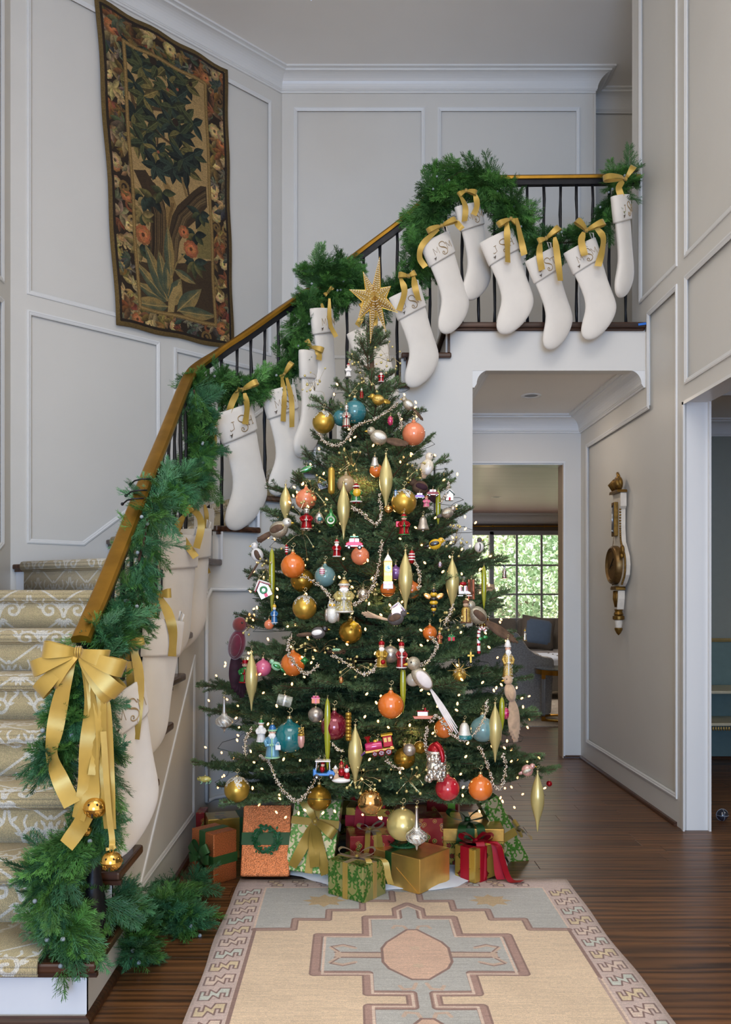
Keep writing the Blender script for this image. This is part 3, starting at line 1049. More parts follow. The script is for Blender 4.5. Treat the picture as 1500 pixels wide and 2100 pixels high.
def rosette(x, y, r, base):
    for rr, k_ in ((1, 1.0), (.7, 1.15), (.4, 1.3)):
        for i in range(9):
            a = i * .698 + rr * 2
            tc_.disc(x + math.cos(a) * r * rr * .62, y + math.sin(a) * r * rr * .62, r * .36 * (.6 + .4 * rr), [min(255, q_ * k_ * TR_.uniform(.85, 1.1)) for q_ in base])
    tc_.disc(x, y, r * .2, [q_ * .6 for q_ in base])
bw = .22
def border_spot(x, y):
    t_ = TR_.random()
    b_ = TR_.choice(GO)
    if t_ < .55: cluster(x, y, TR_.uniform(.07, .12), TR_.randint(5, 7), b_, None, TR_.uniform(2, 4.5))
    elif t_ < .75: rosette(x, y, TR_.uniform(.04, .06), TR_.choice([(176, 156, 112), (150, 134, 104), (190, 168, 120), (168, 98, 56)]))
    elif t_ < .9: tc_.spiral(x, y, .05, .012, TR_.random() * 6, TR_.choice((-1.3, 1.3)), .02, b_)
    else: cluster(x, y, .06, 7, (120, 128, 128))
for i in range(30):
    v = 2.25 * (i + .5) / 30
    for u in (.07, .16, .95, 1.04):
        border_spot(u + TR_.uniform(-.025, .025), v + TR_.uniform(-.03, .03))
for i in range(14):
    u = 1.1 * (i + .5) / 14
    for v in (.07, .14, 2.07, 2.17):
        border_spot(u + TR_.uniform(-.02, .02), v + TR_.uniform(-.02, .02))
fieldq = [T(250, 88), T(418, 174), T(436, 671), T(281, 630)]
tc_.poly(fieldq, (178, 152, 106))
fx0, fx1 = min(p[0] for p in fieldq), max(p[0] for p in fieldq)
# ground at the foot, trunks, branches
tc_.poly([Z2(*p) for p in [(380, 1000), (700, 1050), (1180, 1010), (1200, 1720), (380, 1500)]], (72, 56, 36))
tc_.poly([Z2(*p) for p in [(1010, 600), (1150, 560), (1170, 1000), (1020, 980)]], (128, 122, 70))
tc_.poly([Z2(*p) for p in [(320, 0), (455, 0), (520, 110), (600, 240), (660, 380), (690, 560), (690, 720), (680, 1000), (640, 1290), (470, 1200), (480, 900), (510, 600), (480, 400), (400, 170)]], (66, 50, 32))
tc_.poly([Z2(*p) for p in [(690, 720), (740, 520), (800, 400), (980, 240), (1060, 190), (1122, 200), (1128, 420), (1000, 560), (900, 650), (830, 800), (800, 1000), (900, 1170), (1180, 1240), (1190, 1690), (900, 1560), (600, 1400), (600, 1100), (690, 1000)]], (70, 53, 34))
for sh in range(26):
    x0 = TR_.uniform(520, 680)
    tc_.line([Z2(x0 - 15, 1150), Z2(x0, 800), Z2(x0 - 10, 480), Z2(x0 - 60, 300)], .008, TR_.choice([(98, 78, 50), (48, 34, 22), (84, 66, 42), (112, 92, 62)]))
    k_ = TR_.uniform(0, 1)
    tc_.line([Z2(720 + 90 * k_, 1050), Z2(730 + 100 * k_, 760), Z2(800 + 110 * k_, 500 + 60 * k_), Z2(1000 + 60 * k_, 300 + 120 * k_), Z2(1110, 230 + 170 * k_)], .008, TR_.choice([(102, 84, 56), (50, 36, 24), (88, 70, 46), (124, 104, 72)]))
tc_.poly([Z2(*p) for p in [(620, 60), (720, 190), (790, 400), (740, 520), (710, 690), (688, 690), (672, 430), (705, 330), (650, 180)]], (150, 122, 70))
for k_ in (0, 1):
    tc_.line([Z2(740 + 20 * k_, 380), Z2(712 + 8 * k_, 540), Z2(698, 690)], .012, (118, 92, 50))
tc_.line([Z2(850, 100), Z2(900, 290)], .022, (140, 116, 72)); tc_.line([Z2(905, 150), Z2(925, 280)], .018, (74, 56, 36))
BRN = (84, 64, 42)
tc_.line([Z1(430, 960), Z1(460, 1090), Z1(440, 1300)], .03, (96, 74, 48))
tc_.line([Z1(455, 1080), Z1(560, 1120), Z1(800, 1160)], .026, BRN)
tc_.line([Z1(590, 1140), Z1(680, 1330), Z1(720, 1410), Z1(900, 1540)], .02, BRN)
for seg in ([(700, 1400), (700, 1510)], [(760, 1170), (840, 1290)], [(670, 1120), (690, 1060)], [(590, 1420), (690, 1420)], [(830, 930), (860, 860)], [(860, 1530), (900, 1600)]):
    tc_.line([Z1(*p) for p in seg], .015, BRN)
tc_.spiral(*Z2(530, 170), .06, .015, 1.2, 1.0, .018, (70, 52, 34))
LG = [(38, 66, 68), (58, 82, 60), (30, 48, 54), (74, 94, 60), (112, 114, 62), (44, 74, 78)]
for (x, y, n_, yl) in [(450, 560, 7, 0), (540, 700, 8, 0), (470, 880, 7, 1), (700, 690, 6, 0), (780, 720, 6, 0), (900, 800, 7, 0), (990, 890, 6, 0), (650, 940, 6, 1), (790, 950, 9, 0), (900, 1010, 7, 0), (480, 1170, 7, 0), (850, 1120, 6, 0),
                       (990, 1220, 5, 0), (1060, 1290, 4, 0), (690, 1270, 6, 0), (600, 1340, 6, 1), (840, 1300, 8, 0), (930, 1380, 8, 0), (480, 1430, 7, 1), (560, 1470, 5, 0), (700, 1580, 9, 1), (920, 1580, 8, 0), (1060, 1600, 6, 0),
                       (680, 1720, 6, 0), (860, 1740, 7, 0), (990, 1760, 5, 0), (560, 1000, 6, 1), (960, 1650, 6, 0)]:
    cx_, cy_ = Z1(x, y)
    for i in range(n_):
        b_ = TR_.choice([(150, 136, 76), (132, 128, 70), (84, 100, 60)]) if (yl and i % 2) else TR_.choice(LG)
        a = -math.pi / 2 + (i / (n_ - 1) - .5) * 4.6 + TR_.uniform(-.2, .2)
        tc_.leaf(cx_, cy_, TR_.uniform(.11, .15), .06, a, b_, [q_ * .55 for q_ in b_], [q_ * 1.25 for q_ in b_])
for (x, y) in [(900, 930), (800, 940), (710, 1580)]:
    tc_.disc(*Z1(x, y), .012, (166, 84, 62))
for (x, y, r) in [(650, 650, .03), (1035, 880, .018), (880, 1270, .026)]:
    tc_.disc(*Z1(x, y), r, (52, 38, 28))
for (x, y, n_) in [(430, 300, 7), (420, 480, 7), (390, 850, 5), (530, 300, 4), (640, 260, 4), (1050, 500, 6), (990, 720, 5), (990, 1020, 7)]:
    cx_, cy_ = Z2(x, y)
    for i in range(n_):
        b_ = TR_.choice(LG + ([(160, 146, 92), (150, 136, 80)] if x < 480 else []))
        tc_.leaf(cx_, cy_, TR_.uniform(.09, .14), .055, -math.pi / 2 + (i / (n_ - 1) - .5) * 3.6, b_, [q_ * .6 for q_ in b_])
for (x, y, L_, w_, a) in [(690, 1440, .30, .10, 2.9), (690, 1440, .36, .10, 2.45), (690, 1430, .42, .12, 2.0), (700, 1400, .34, .11, 1.75), (700, 1380, .30, .09, 1.5), (740, 1180, .38, .09, 1.62), (720, 1500, .26, .13, 1.1), (800, 1560, .33, .12, .75),
                          (690, 1500, .33, .12, 3.25), (820, 1560, .36, .10, .1), (780, 1110, .20, .07, -.3)]:
    x0, y0 = Z2(x, y)
    tc_.leaf(x0, y0, L_, w_, a, (160, 138, 80), (66, 92, 86), (176, 154, 96))
tc_.poly([Z2(*p) for p in [(690, 1560), (700, 1420), (760, 1300), (840, 1270), (850, 1330), (780, 1420), (760, 1570)]], (176, 154, 98))
tc_.line([Z2(700, 1380), Z2(760, 1150), Z2(800, 1040), Z2(890, 930)], .012, (146, 128, 74))
for (x, y, r) in [(430, 710, .075), (950, 880, .07), (870, 690, .05)]:
    rosette(*Z2(x, y), r, (172, 92, 54))
tc_.line(fieldq, .03, (134, 108, 56), True); tc_.line(fieldq, .012, (164, 138, 82), True)
tc_.line([(.012, .012), (1.088, .012), (1.088, 2.238), (.012, 2.238)], .034, (118, 98, 48), True)
tc_.line([(.04, .04), (1.06, .04), (1.06, 2.21), (.04, 2.21)], .02, (44, 32, 24), True)
tc_.grain(.34, 1, 2, 11); tc_.grain(.16, 8, 2, 12)
tc_.a = (tc_.a * .62 + tc_.a.mean(2, keepdims=True) * .38) * np.array([1.10, 1.0, .80], np.float32)
TAPM = print_mat('tapestry_weave', tc_, .95, bump=.6, bscale=260, wave=120, var=.08, vscale=5)
tm = M()
nu, nv = 18, 34
vs, fs, uvs = [], [], []
for j in range(nv + 1):
    for i in range(nu + 1):
        u, v = i / nu, j / nv
        sl, sr_ = .75 + (.59 - .75) * v + .006 * math.sin(v * 17), 1.789 + (1.734 - 1.789) * v + .005 * math.sin(v * 21)
        s_ = sl + (sr_ - sl) * u
        zb = 3.262 + (3.292 - 3.262) * u + .006 * math.sin(u * 15); zt_ = 5.535 + (5.512 - 5.535) * u + .008 * math.sin(u * 19)
        z = zb + (zt_ - zb) * v
        out = .022 + .010 * (1 - v) + .006 * math.sin(u * 9 + v * 3) * (1 - v * .5)
        vs.append((AX + s_ * q + out * q, AY + s_ * q - out * q, z))
for j in range(nv):
    for i in range(nu):
        a = j * (nu + 1) + i
        fs.append((a, a + 1, a + nu + 2, a + nu + 1))
        uvs.append([(i / nu * 1.1, j / nv * 2.25), ((i + 1) / nu * 1.1, j / nv * 2.25), ((i + 1) / nu * 1.1, (j + 1) / nv * 2.25), (i / nu * 1.1, (j + 1) / nv * 2.25)])
tm.add(vs, fs, uvs)
tap = tm.build('wall_tapestry', TAPM, org=(AX + 1.2 * q, AY + 1.2 * q, 3.28), uv=True, smooth=True)
so = tap.modifiers.new('thickness', 'SOLIDIFY'); so.thickness = .008; so.offset = -1
tag(tap, 'old woven tapestry of a leafy tree in a brown floral border, hung above the stairs', 'tapestry')

# ---- barometer on the right wall
GILT = pm('antique_gilt', (128, 96, 42), .38, .75, .35, 40, .3, 90)
CREAM = pm('chipped_cream', (214, 204, 188), .6, var=.12, scale=14, bump=.2, bscale=60)
by = 5.91
bar_ = thing('wall_barometer', 'cream and gilt banjo barometer with round dial hung on the right hall wall', 'barometer', (XR, by, 1.06))
def BX(u, out, z): return Vector((XR - out, by - u, z))
def bz(y_): return H - (y_ - CY) * 5.9 / F
def plate(poly, o0, o1, name, mat, bev=.004, parent=bar_):
    return M().prism([BX(u, o0, z) for u, z in poly], (-(o1 - o0), 0, 0)).build(name, mat, parent, bevel=bev)
def sym(h_): return [(-u, z) for u, z in h_] + [(u, z) for u, z in reversed(h_)]
body = sym([(.085, bz(1012)), (.085, bz(1040)), (.062, bz(1046)), (.06, bz(1085)), (.075, bz(1112)), (.115, bz(1126)), (.155, bz(1142)), (.168, bz(1160)), (.155, bz(1180)), (.10, bz(1196)), (.06, bz(1203))])
plate(body, .002, .045, 'body', CREAM)
for sg in (1, -1):
    e = [BX(sg * (u + .003), .04, z) for u, z in [(.06, bz(1046)), (.06, bz(1085)), (.075, bz(1112)), (.115, bz(1126)), (.155, bz(1142)), (.168, bz(1160)), (.155, bz(1180)), (.10, bz(1198))]]
    m = M()
    for p_ in smoothpath(e, 7):
        m.ball(p_, .008, 6, 4)
    m.build('gilt_beading', GILT, bar_, smooth=True)
plate([(-.035, bz(1030)), (.035, bz(1030)), (.035, bz(1100)), (-.035, bz(1100))], .045, .072, 'thermometer_case', GILT)
plate([(-.02, bz(1036)), (.02, bz(1036)), (.02, bz(1093)), (-.02, bz(1093))], .07, .075, 'thermometer_glass', pm('dark_glass', (40, 34, 28), .1, coat=1.0))
M().tube([BX(0, .077, bz(1040)), BX(0, .077, bz(1088))], .003, 6).ball(BX(0, .077, bz(1089)), .006, 8, 6).build('thermometer_tube', pm('silver_tube', (200, 200, 200), .2, .8), bar_, smooth=True)
RY_ = Matrix.Rotation(-math.pi / 2, 4, 'Y')
def disc_at(prof, z, name, mat, u=0.0):
    return M().lathe(prof, 36, Matrix.Translation(BX(u, 0, z)) @ RY_).build(name, mat, bar_, smooth=True, angle=35)
zc_ = bz(1159)
disc_at([(.134, .04), (.136, .07), (.128, .085), (.118, .09), (.112, .082), (.105, .086), (.1, .078)], zc_, 'bezel', pm('worn_gilt', (120, 92, 52), .4, .7, .3, 30))
disc_at([(.101, .06), (.101, .074), (0.001, .076)], zc_, 'dial', pm('silvered_dial', (132, 128, 112), .45, .3, .15, 12))
nd = M().box(BX(0, .082, zc_ + .01), (.003, .006, .11), Matrix.Rotation(.9, 3, 'X')).box(BX(0, .082, zc_), (.003, .05, .005))
nd.build('dial_hand', pm('blued_steel', (30, 28, 30), .3, .6), bar_)
plate([(-.052, bz(1202)), (.052, bz(1202)), (.065, bz(1206)), (.065, bz(1210)), (-.065, bz(1210)), (-.065, bz(1206))], .002, .07, 'gilt_ledge', GILT)
plate(sym([(.05, bz(1211)), (.047, bz(1228)), (.035, bz(1240)), (.025, bz(1250))]), .002, .05, 'lower_body', CREAM)
for u in (-.03, 0, .03):
    M().tube([BX(u, .052, bz(1212)), BX(u * .9, .054, bz(1228)), BX(u * .6, .05, bz(1245))], [.009, .01, .004], 8).build('gilt_flute', GILT, bar_, smooth=True)
disc_v = lambda prof, name, mat: M().lathe(prof, 20, Matrix.Translation(BX(0, .032, 0))).build(name, mat, bar_, smooth=True, angle=40)
disc_v([(.02, bz(1262)), (.034, bz(1260)), (.024, bz(1254)), (.03, bz(1250))], 'gilt_collar', GILT)
disc_v([(.03, bz(1272)), (.04, bz(1270)), (.04, bz(1264)), (.025, bz(1261))], 'gilt_ring', GILT)
disc_v([(.02, bz(1289)), (.026, bz(1280)), (.028, bz(1272))], 'cream_drop', CREAM)
disc_v([(.001, bz(1303)), (.014, bz(1299)), (.026, bz(1292)), (.028, bz(1288)), (.018, bz(1287))], 'acorn_finial', GILT)
plate([(-.10, bz(1012)), (.10, bz(1012)), (.085, bz(1006)), (-.085, bz(1006))], .0, .07, 'cornice', GILT)
cr = M()
cr.ball(BX(0, .035, bz(992)), (.03, .06, .055), 16, 10)
for a in (-.9, -.45, 0, .45, .9):
    cr.tube([BX(a * .07, .045, bz(1004)), BX(a * .085, .066, bz(992)), BX(a * .05, .05, bz(982))], [.014, .018, .006], 8)
cr.tube([BX(0, .035, bz(984)), BX(.01, .035, bz(976)), BX(-.012, .035, bz(970)), BX(-.022, .035, bz(973))], [.016, .012, .011, .006], 8)
cr.build('crest', GILT, bar_, smooth=True)
mk = M().ball(BX(.15, .055, bz(1130)), (.016, .028, .036), 12, 8).ball(BX(.155, .06, bz(1142)), (.014, .018, .02), 10, 6)
mk.build('gilt_mask', GILT, bar_, smooth=True)

# ---- recessed downlights
def downlight(x, y, z, lab, name='recessed_light'):
    o = thing(name, lab, 'ceiling light', (x, y, z))
    m = M().lathe([(.048, .012), (.05, -.004), (.072, -.006), (.075, 0)], 28, Matrix.Translation((x, y, z)), cap=False)
    m.build('trim_ring', TRIM, o, smooth=True)
    M().lathe([(.001, -.0008), (.049, -.0008)], 24, Matrix.Translation((x, y, z)), cap=False).build('lens', pm('dark_lens', (70, 64, 58), .3), o)
downlight(1.316, 6.26, 2.80, 'small white recessed light in the passage ceiling')

# ---- chandelier whose crystal drops just reach the top of the frame
CRYS = pm('crystal', (236, 236, 240), .04, 0, .02, coat=1.0, trans=.6)
ch = thing('chandelier', 'crystal drop chandelier hanging at the very top of the hall', 'chandelier', (-.17, 4.1, 4.2))
for k_ in range(22):
    a = k_ / 22 * 6.283
    x, y = -.17 + .26 * math.cos(a), 4.1 + .26 * math.sin(a)
    b_ = .03 if k_ % 2 else 0
    M().lathe([(.001, 4.368 + b_), (.014, 4.393 + b_), (.018, 4.418 + b_), (.004, 4.448 + b_), (.001, 4.508)], 6, Matrix.Translation((x, y, 0))).build('crystal_drop', CRYS, ch)
rr_ = [(-.17 + .26 * math.cos(k_ / 32 * 6.283), 4.1 + .26 * math.sin(k_ / 32 * 6.283), 4.518) for k_ in range(32)]
M().tube(rr_, .012, 8, closed=True).build('ring', BRASS, ch, smooth=True)
M().tube([(-.17, 4.1, 4.518), (-.17, 4.1, ZC - .01)], .01, 8).tube([(-.43, 4.1, 4.518), (.09, 4.1, 4.518)], .008, 6).tube([(-.17, 3.84, 4.518), (-.17, 4.36, 4.518)], .008, 6).build('stem', BRASS, ch, smooth=True)
M().lathe([(.07, ZC - .03), (.075, ZC - .015), (.075, ZC - .002)], 20, Matrix.Translation((-.17, 4.1, 0))).build('ceiling_rose', BRASS, ch, smooth=True)

# ================================================================== LIVING ROOM BEHIND THE HALL
LZ = 2.72
LWALL = pm('living_room_wall', (206, 200, 190), .6, var=.02)
YB = 14.5
def wx(px): return (px - CX) * YB / F
def wz(py): return H - (py - CY) * YB / F
wz0, wz1 = wz(1268), wz(1096)
wx0, wx1 = wx(858), wx(1215)
bw_ = M().holed([(-1.5, 0), (5.2, 0), (5.2, LZ), (-1.5, LZ)], [[(wx0, wz0), (wx1, wz0), (wx1, wz1), (wx0, wz1)]], lambda u, v: Vector((u, YB, v)), (0, .16, 0))
struct(bw_, 'wall_living_room', LWALL)
struct(M().box((-1.5, 10.8, 1.4), (.06, 7.4, 2.8)).box((5.2, 10.8, 1.4), (.06, 7.4, 2.8)).box((-.6, 7.12, 1.4), (2.0, .06, 2.8)).box((3.6, 7.12, 1.4), (3.3, .06, 2.8)), 'wall_living_room_side', LWALL)
struct(M().box((1.85, 10.85, LZ + .03), (6.8, 7.4, .06)), 'ceiling_living_room', pm('living_room_ceiling', (200, 188, 188), .38, var=.05, scale=1.2, stretch=(1, 6, 1)))
struct(M().sweep(crown(.14, .15), [(-1.4, YB - .004, LZ), (5.1, YB - .004, LZ)]), 'trim_11', TRIM)
win = M()
for a_, b_ in ((wx0 - .06, wx0 + .05), (wx(1004), wx(1013)), (wx1 - .05, wx1 + .06)):
    win.box(((a_ + b_) / 2, YB + .03, (wz0 + wz1) / 2), (b_ - a_, .14, wz1 - wz0 + .1))
win.box(((wx0 + wx1) / 2, YB + .03, wz1 + .04), (wx1 - wx0 + .12, .14, .10)).box(((wx0 + wx1) / 2, YB + .02, wz0 - .02), (wx1 - wx0 + .2, .2, .05))
WFR = pm('window_paint', (150, 152, 158), .4, var=.02)
wo = struct(win, 'window_1', WFR, bevel=.004)
for px_ in (910, 957, 1061.5, 1112.5, 1164):
    M().box((wx(px_), YB + .05, (wz0 + wz1) / 2), (.034, .04, wz1 - wz0)).build('muntin', WFR, wo)
for py_ in (1159, 1219):
    M().box(((wx0 + wx1) / 2, YB + .05, wz(py_)), (wx1 - wx0, .036, .030)).build('muntin', WFR, wo)
gm = bpy.data.materials.new('window_glass'); gm.use_nodes = True
gn, gl = gm.node_tree.nodes, gm.node_tree.links
gt = gn.new('ShaderNodeBsdfTransparent'); gg = gn.new('ShaderNodeBsdfGlossy'); gg.inputs['Roughness'].default_value = .02
gx = gn.new('ShaderNodeMixShader'); gx.inputs[0].default_value = .05
gl.new(gt.outputs[0], gx.inputs[1]); gl.new(gg.outputs[0], gx.inputs[2]); gl.new(gx.outputs[0], gn['Material Output'].inputs[0])
cols_ = [wx0 + .05, wx(910), wx(957), wx(1004), wx(1013), wx(1061.5), wx(1112.5), wx(1164), wx1 - .05]
rows_ = [wz0, wz(1219), wz(1159), wz1]
for i in range(8):
    if i == 3: continue
    for j in range(3):
        M().box(((cols_[i] + cols_[i + 1]) / 2, YB + .055, (rows_[j] + rows_[j + 1]) / 2), (cols_[i + 1] - cols_[i] - .03, .004, rows_[j + 1] - rows_[j] - .026)).build('pane', gm, wo)
sh = M().box(((wx0 + wx1) / 2, YB - .03, wz(1082)), (wx1 - wx0 + .3, .05, .11))
tag(sh.build('roman_shade', pm('brown_linen', (96, 86, 74), .9, var=.1, scale=60)), 'dark linen shade folded up at the top of the living room window', 'window shade')
rd = thing('curtain_rod', 'thin gilt curtain rod on brackets above the living room window', 'curtain rod', ((wx0 + wx1) / 2, YB - .09, wz(1080)))
M().tube([(wx0 - .2, YB - .09, wz(1080)), (wx1 + .2, YB - .09, wz(1080))], .012, 8).build('rod', BRASS, rd, smooth=True)
for px_ in (925, 1009, 1115):
    M().tube([(wx(px_), YB - .09, wz(1080)), (wx(px_), YB - .002, wz(1080))], .012, 6).ball((wx(px_), YB - .09, wz(1080)), .02, 8, 6).build('bracket', BRASS, rd, smooth=True)
downlight(2.03, 12.0, LZ, 'white recessed light in the living room ceiling')
# sofa, pillow
SOFA = pm('taupe_upholstery', (104, 99, 92), .85, var=.08, scale=60, bump=.2, bscale=300, sheen=.3)
SEAT = pm('grey_velvet', (150, 146, 148), .6, var=.08, scale=20, sheen=.8)
sf = thing('sofa', 'low taupe sofa under the living room window', 'sofa', (2.5, 13.0, 0))
def cushion(c, s_, name, mat, parent, rot=None, bev=.05):
    o = M().box(c, s_, rot).build(name, mat, parent, bevel=bev)
    o.modifiers['bevel'].segments = 4
    return o
cushion((2.5, 13.45, .42), (3.6, .28, .8), 'back', SOFA, sf, bev=.06)
cushion((2.5, 12.95, .17), (3.6, 1.1, .26), 'base', SOFA, sf)
for i, x in enumerate((1.25, 2.1, 2.95, 3.8)):
    cushion((x + .03, 12.9, .42), (.84, .98, .19), 'seat_cushion', SEAT, sf)
    cushion((x + .03, 13.22, .73), (.84, .2, .5), 'back_cushion', SOFA, sf, Matrix.Rotation(-.15, 3, 'X'), .07)
cushion((4.35, 12.95, .36), (.2, 1.1, .62), 'arm', SOFA, sf)
pl = thing('throw_pillow', 'blue grey square pillow with a tan border leaning on the taupe sofa', 'pillow', (2.78, 12.8, .52))
rp_ = Matrix.Rotation(-.28, 3, 'X') @ Matrix.Rotation(.15, 3, 'Y')
def pillow_mesh(s_, th):
    m = M(); n_ = 10
    for sg in (1, -1):
        vs, fs = [], []
        for i in range(n_ + 1):
            for j in range(n_ + 1):
                u, v = i / n_ * 2 - 1, j / n_ * 2 - 1
                pinch = 1 - .06 * (1 - abs(u)) * (abs(v) > .99) - .06 * (1 - abs(v)) * (abs(u) > .99)
                vs.append(rp_ @ Vector((u * s_ / 2 * pinch, sg * th / 2 * ((1 - u ** 4) * (1 - v ** 4)) ** .5, v * s_ / 2 * pinch)) + Vector((2.78, 12.76, .78)))
        for i in range(n_):
            for j in range(n_):
                a = i * (n_ + 1) + j
                fs.append((a, a + 1, a + n_ + 2, a + n_ + 1))
        m.add(vs, fs)
    return m
pillow_mesh(.5, .18).build('tan_border', pm('tan_linen', (96, 90, 84), .9), pl, smooth=True)
pillow_mesh(.46, .20).build('blue_panel', pm('slate_blue_velvet', (70, 92, 120), .7, sheen=.6), pl, smooth=True)
# armchair seen from the side
ARM = pm('herringbone_grey', (156, 152, 146), .9, var=.28, scale=55, stretch=(1, 1, 1.6), bump=.3, bscale=200)
ac = thing('armchair', 'grey herringbone armchair with a swooping arm just past the doorway', 'armchair', (1.75, 9.7, 0))
prof_ = [(1.05, .04), (2.18, .04), (2.215, .62), (2.19, .655), (2.10, .665), (2.0, .70), (1.93, .76), (1.87, .85), (1.82, .92), (1.76, .95), (1.6, .965), (1.05, .97)]
for yy in (9.32, 10.0):
    M().prism([(x, yy, z) for x, z in prof_], (0, .16, 0)).build('arm_panel', ARM, ac, bevel=.03)
cushion((1.75, 9.74, .36), (.86, .56, .22), 'seat_cushion', ARM, ac)
M().box((1.12, 9.74, .5), (.2, .6, .9)).build('backrest', ARM, ac, bevel=.05)
M().box((1.65, 9.31, .10), (1.0, .02, .13)).build('skirt', ARM, ac, bevel=.008)
# side table with acrylic legs
ACR = pm('clear_acrylic', (214, 218, 222), .06, trans=.75, coat=.5, var=.01)
SBR = pm('polished_brass', (176, 128, 52), .18, .95, .08)
stb = thing('side_table', 'round brass and glass side table with clear acrylic legs beside the armchair', 'side table', (2.26, 9.1, 0))
cx_, cy_ = 2.27, 9.12
ring_ = [(cx_ + .30 * math.cos(a / 40 * 6.283), cy_ + .30 * math.sin(a / 40 * 6.283), .525) for a in range(40)]
M().lathe([(.285, .50), (.305, .50), (.305, .55), (.285, .55), (.285, .50)], 40, Matrix.Translation((cx_, cy_, 0)), cap=False).build('top_ring', SBR, stb, smooth=True, angle=40)
M().lathe([(.001, .552), (.30, .552), (.30, .562), (.001, .562)], 40, Matrix.Translation((cx_, cy_, 0)), cap=False).build('glass_top', pm('table_glass', (150, 166, 176), .05, trans=.5, coat=1), stb)
for a in (3.6, 4.7, 5.8, .9, 2.2):
    x, y = cx_ + .28 * math.cos(a), cy_ + .28 * math.sin(a)
    M().box((x, y, .285), (.032, .032, .43)).build('leg', ACR, stb)
    M().box((x, y, .03), (.04, .04, .06)).build('foot', SBR, stb)
    M().box((x, y, .48), (.04, .04, .05)).build('leg_cap', SBR, stb)
for a, b_ in ((3.6, 4.7), (4.7, 5.8), (5.8, 7.18), (.9, 2.2), (2.2, 3.6)):
    p_ = Vector((cx_ + .28 * math.cos(a), cy_ + .28 * math.sin(a), .02)); p2 = Vector((cx_ + .28 * math.cos(b_), cy_ + .28 * math.sin(b_), .02))
    M().tube([p_, p2], .016, 6).build('base_rail', SBR, stb)
ot = thing('tufted_ottoman', 'pale tufted ottoman between the armchair and the sofa', 'ottoman', (2.75, 11.2, 0))
cushion((2.75, 11.2, .47), (.95, .8, .18), 'tufted_top', pm('pale_blue_linen', (196, 204, 218), .7, var=.1, scale=12), ot)
cushion((2.75, 11.2, .25), (.9, .75, .27), 'base', SOFA, ot, bev=.02)
for sx in (-1, 1):
    for sy in (-1, 1):
        M().lathe([(.02, 0), (.03, .12)], 10, Matrix.Translation((2.75 + sx * .38, 11.2 + sy * .3, 0))).build('leg', DARKWOOD, ot)
bt = M()
for i in range(4):
    for j in range(3):
        bt.ball((2.42 + .22 * i, 10.95 + .25 * j, .563), (.014, .014, .008), 8, 4)
bt.build('tuft_buttons', SOFA, ot)
# table lamp
lmp = thing('table_lamp', 'table lamp with a pleated taupe shade by the living room window', 'lamp', (1.95, 12.55, .62))
pr = []
m = M()
vs, fs = [], []
n_ = 72
for k_ in range(n_):
    a = k_ / n_ * 6.283
    for z, r in ((1.50, .14), (1.235, .20)):
        r2 = r * (1 + (.02 if k_ % 2 else -.02))
        vs.append((1.95 + r2 * math.cos(a), 12.55 + r2 * math.sin(a), z))
for k_ in range(n_):
    j = (k_ + 1) % n_
    fs.append((2 * k_, 2 * k_ + 1, 2 * j + 1, 2 * j))
m.add(vs, fs).build('lamp_shade', pm('taupe_shade', (128, 116, 102), .9), lmp)
M().lathe([(.10, .62), (.10, .64), (.03, .68), (.07, .85), (.075, .95), (.03, 1.1), (.012, 1.14), (.012, 1.3)], 20, Matrix.Translation((1.95, 12.55, 0))).build('lamp_base', SBR, lmp, smooth=True)
M().ball((1.95, 12.55, 1.36), .035, 12, 8).build('bulb', pm('lit_bulb', (255, 214, 150), .4, emit=14), lmp, smooth=True)
et = thing('end_table', 'small dark end table under the living room lamp', 'table', (1.95, 12.55, 0))
M().box((1.95, 12.55, .605), (.5, .5, .03)).build('top', DARKWOOD, et, bevel=.005)
for sx in (-1, 1):
    for sy in (-1, 1):
        M().box((1.95 + sx * .21, 12.55 + sy * .21, .295), (.04, .04, .59)).build('leg', DARKWOOD, et)
lr = Canvas(.2, 4.2, 8.65, 12.7, 110, (182, 172, 156))
for i in range(240):
    lr.spiral(R.uniform(.2, 4.2), R.uniform(8.65, 12.7), .07, .02, R.random() * 6, .8, .02, R.choice([(140, 140, 136), (160, 150, 134), (204, 198, 186)]))
lr.grain(.2)
m = M().add([(.2, 8.65, .012), (4.2, 8.65, .012), (4.2, 12.7, .012), (.2, 12.7, .012)], [(0, 1, 2, 3)], [[(.2, 8.65), (4.2, 8.65), (4.2, 12.7), (.2, 12.7)]])
lro = m.build('living_room_rug', print_mat('scroll_rug', lr, .95, bump=.3), org=(2.2, 10.6, 0), uv=True)
so = lro.modifiers.new('thickness', 'SOLIDIFY'); so.thickness = .011; so.offset = -1
tag(lro, 'pale grey scroll patterned rug under the living room furniture', 'rug')

# ---- side room: console cabinet and castors
GE = pm('gilt_edge2', (190, 160, 96), .35, .6)
cb = thing('console_cabinet', 'grey green console with pale gilt edges and fringe against the side room wall', 'console', (3.3, 6.7, .2))
def sz(y_): return H - (y_ - CY) * 6.5 / F
for y_, h_ in ((1420, .022), (1486, .022)):
    M().box((3.5, 6.72, sz(y_)), (1.9, .44, h_)).build('shelf', pm('pale_gilt', (206, 196, 166), .45, .2), cb, bevel=.003)
M().box((3.5, 6.90, (sz(1420) + sz(1486)) / 2), (1.88, .03, sz(1420) - sz(1486))).build('back_panel', TEAL, cb)
M().box((2.53, 6.72, (sz(1420) + sz(1486)) / 2), (.03, .42, sz(1420) - sz(1486))).build('side_panel', TEAL, cb)
fm = M()
for i in range(90):
    x = 2.57 + i * .02
    fm.ball((x, 6.49, sz(1494)), (.009, .008, .017), 6, 4)
fo = fm.build('gilt_fringe', GE, cb, smooth=True); fo['kind'] = 'stuff'
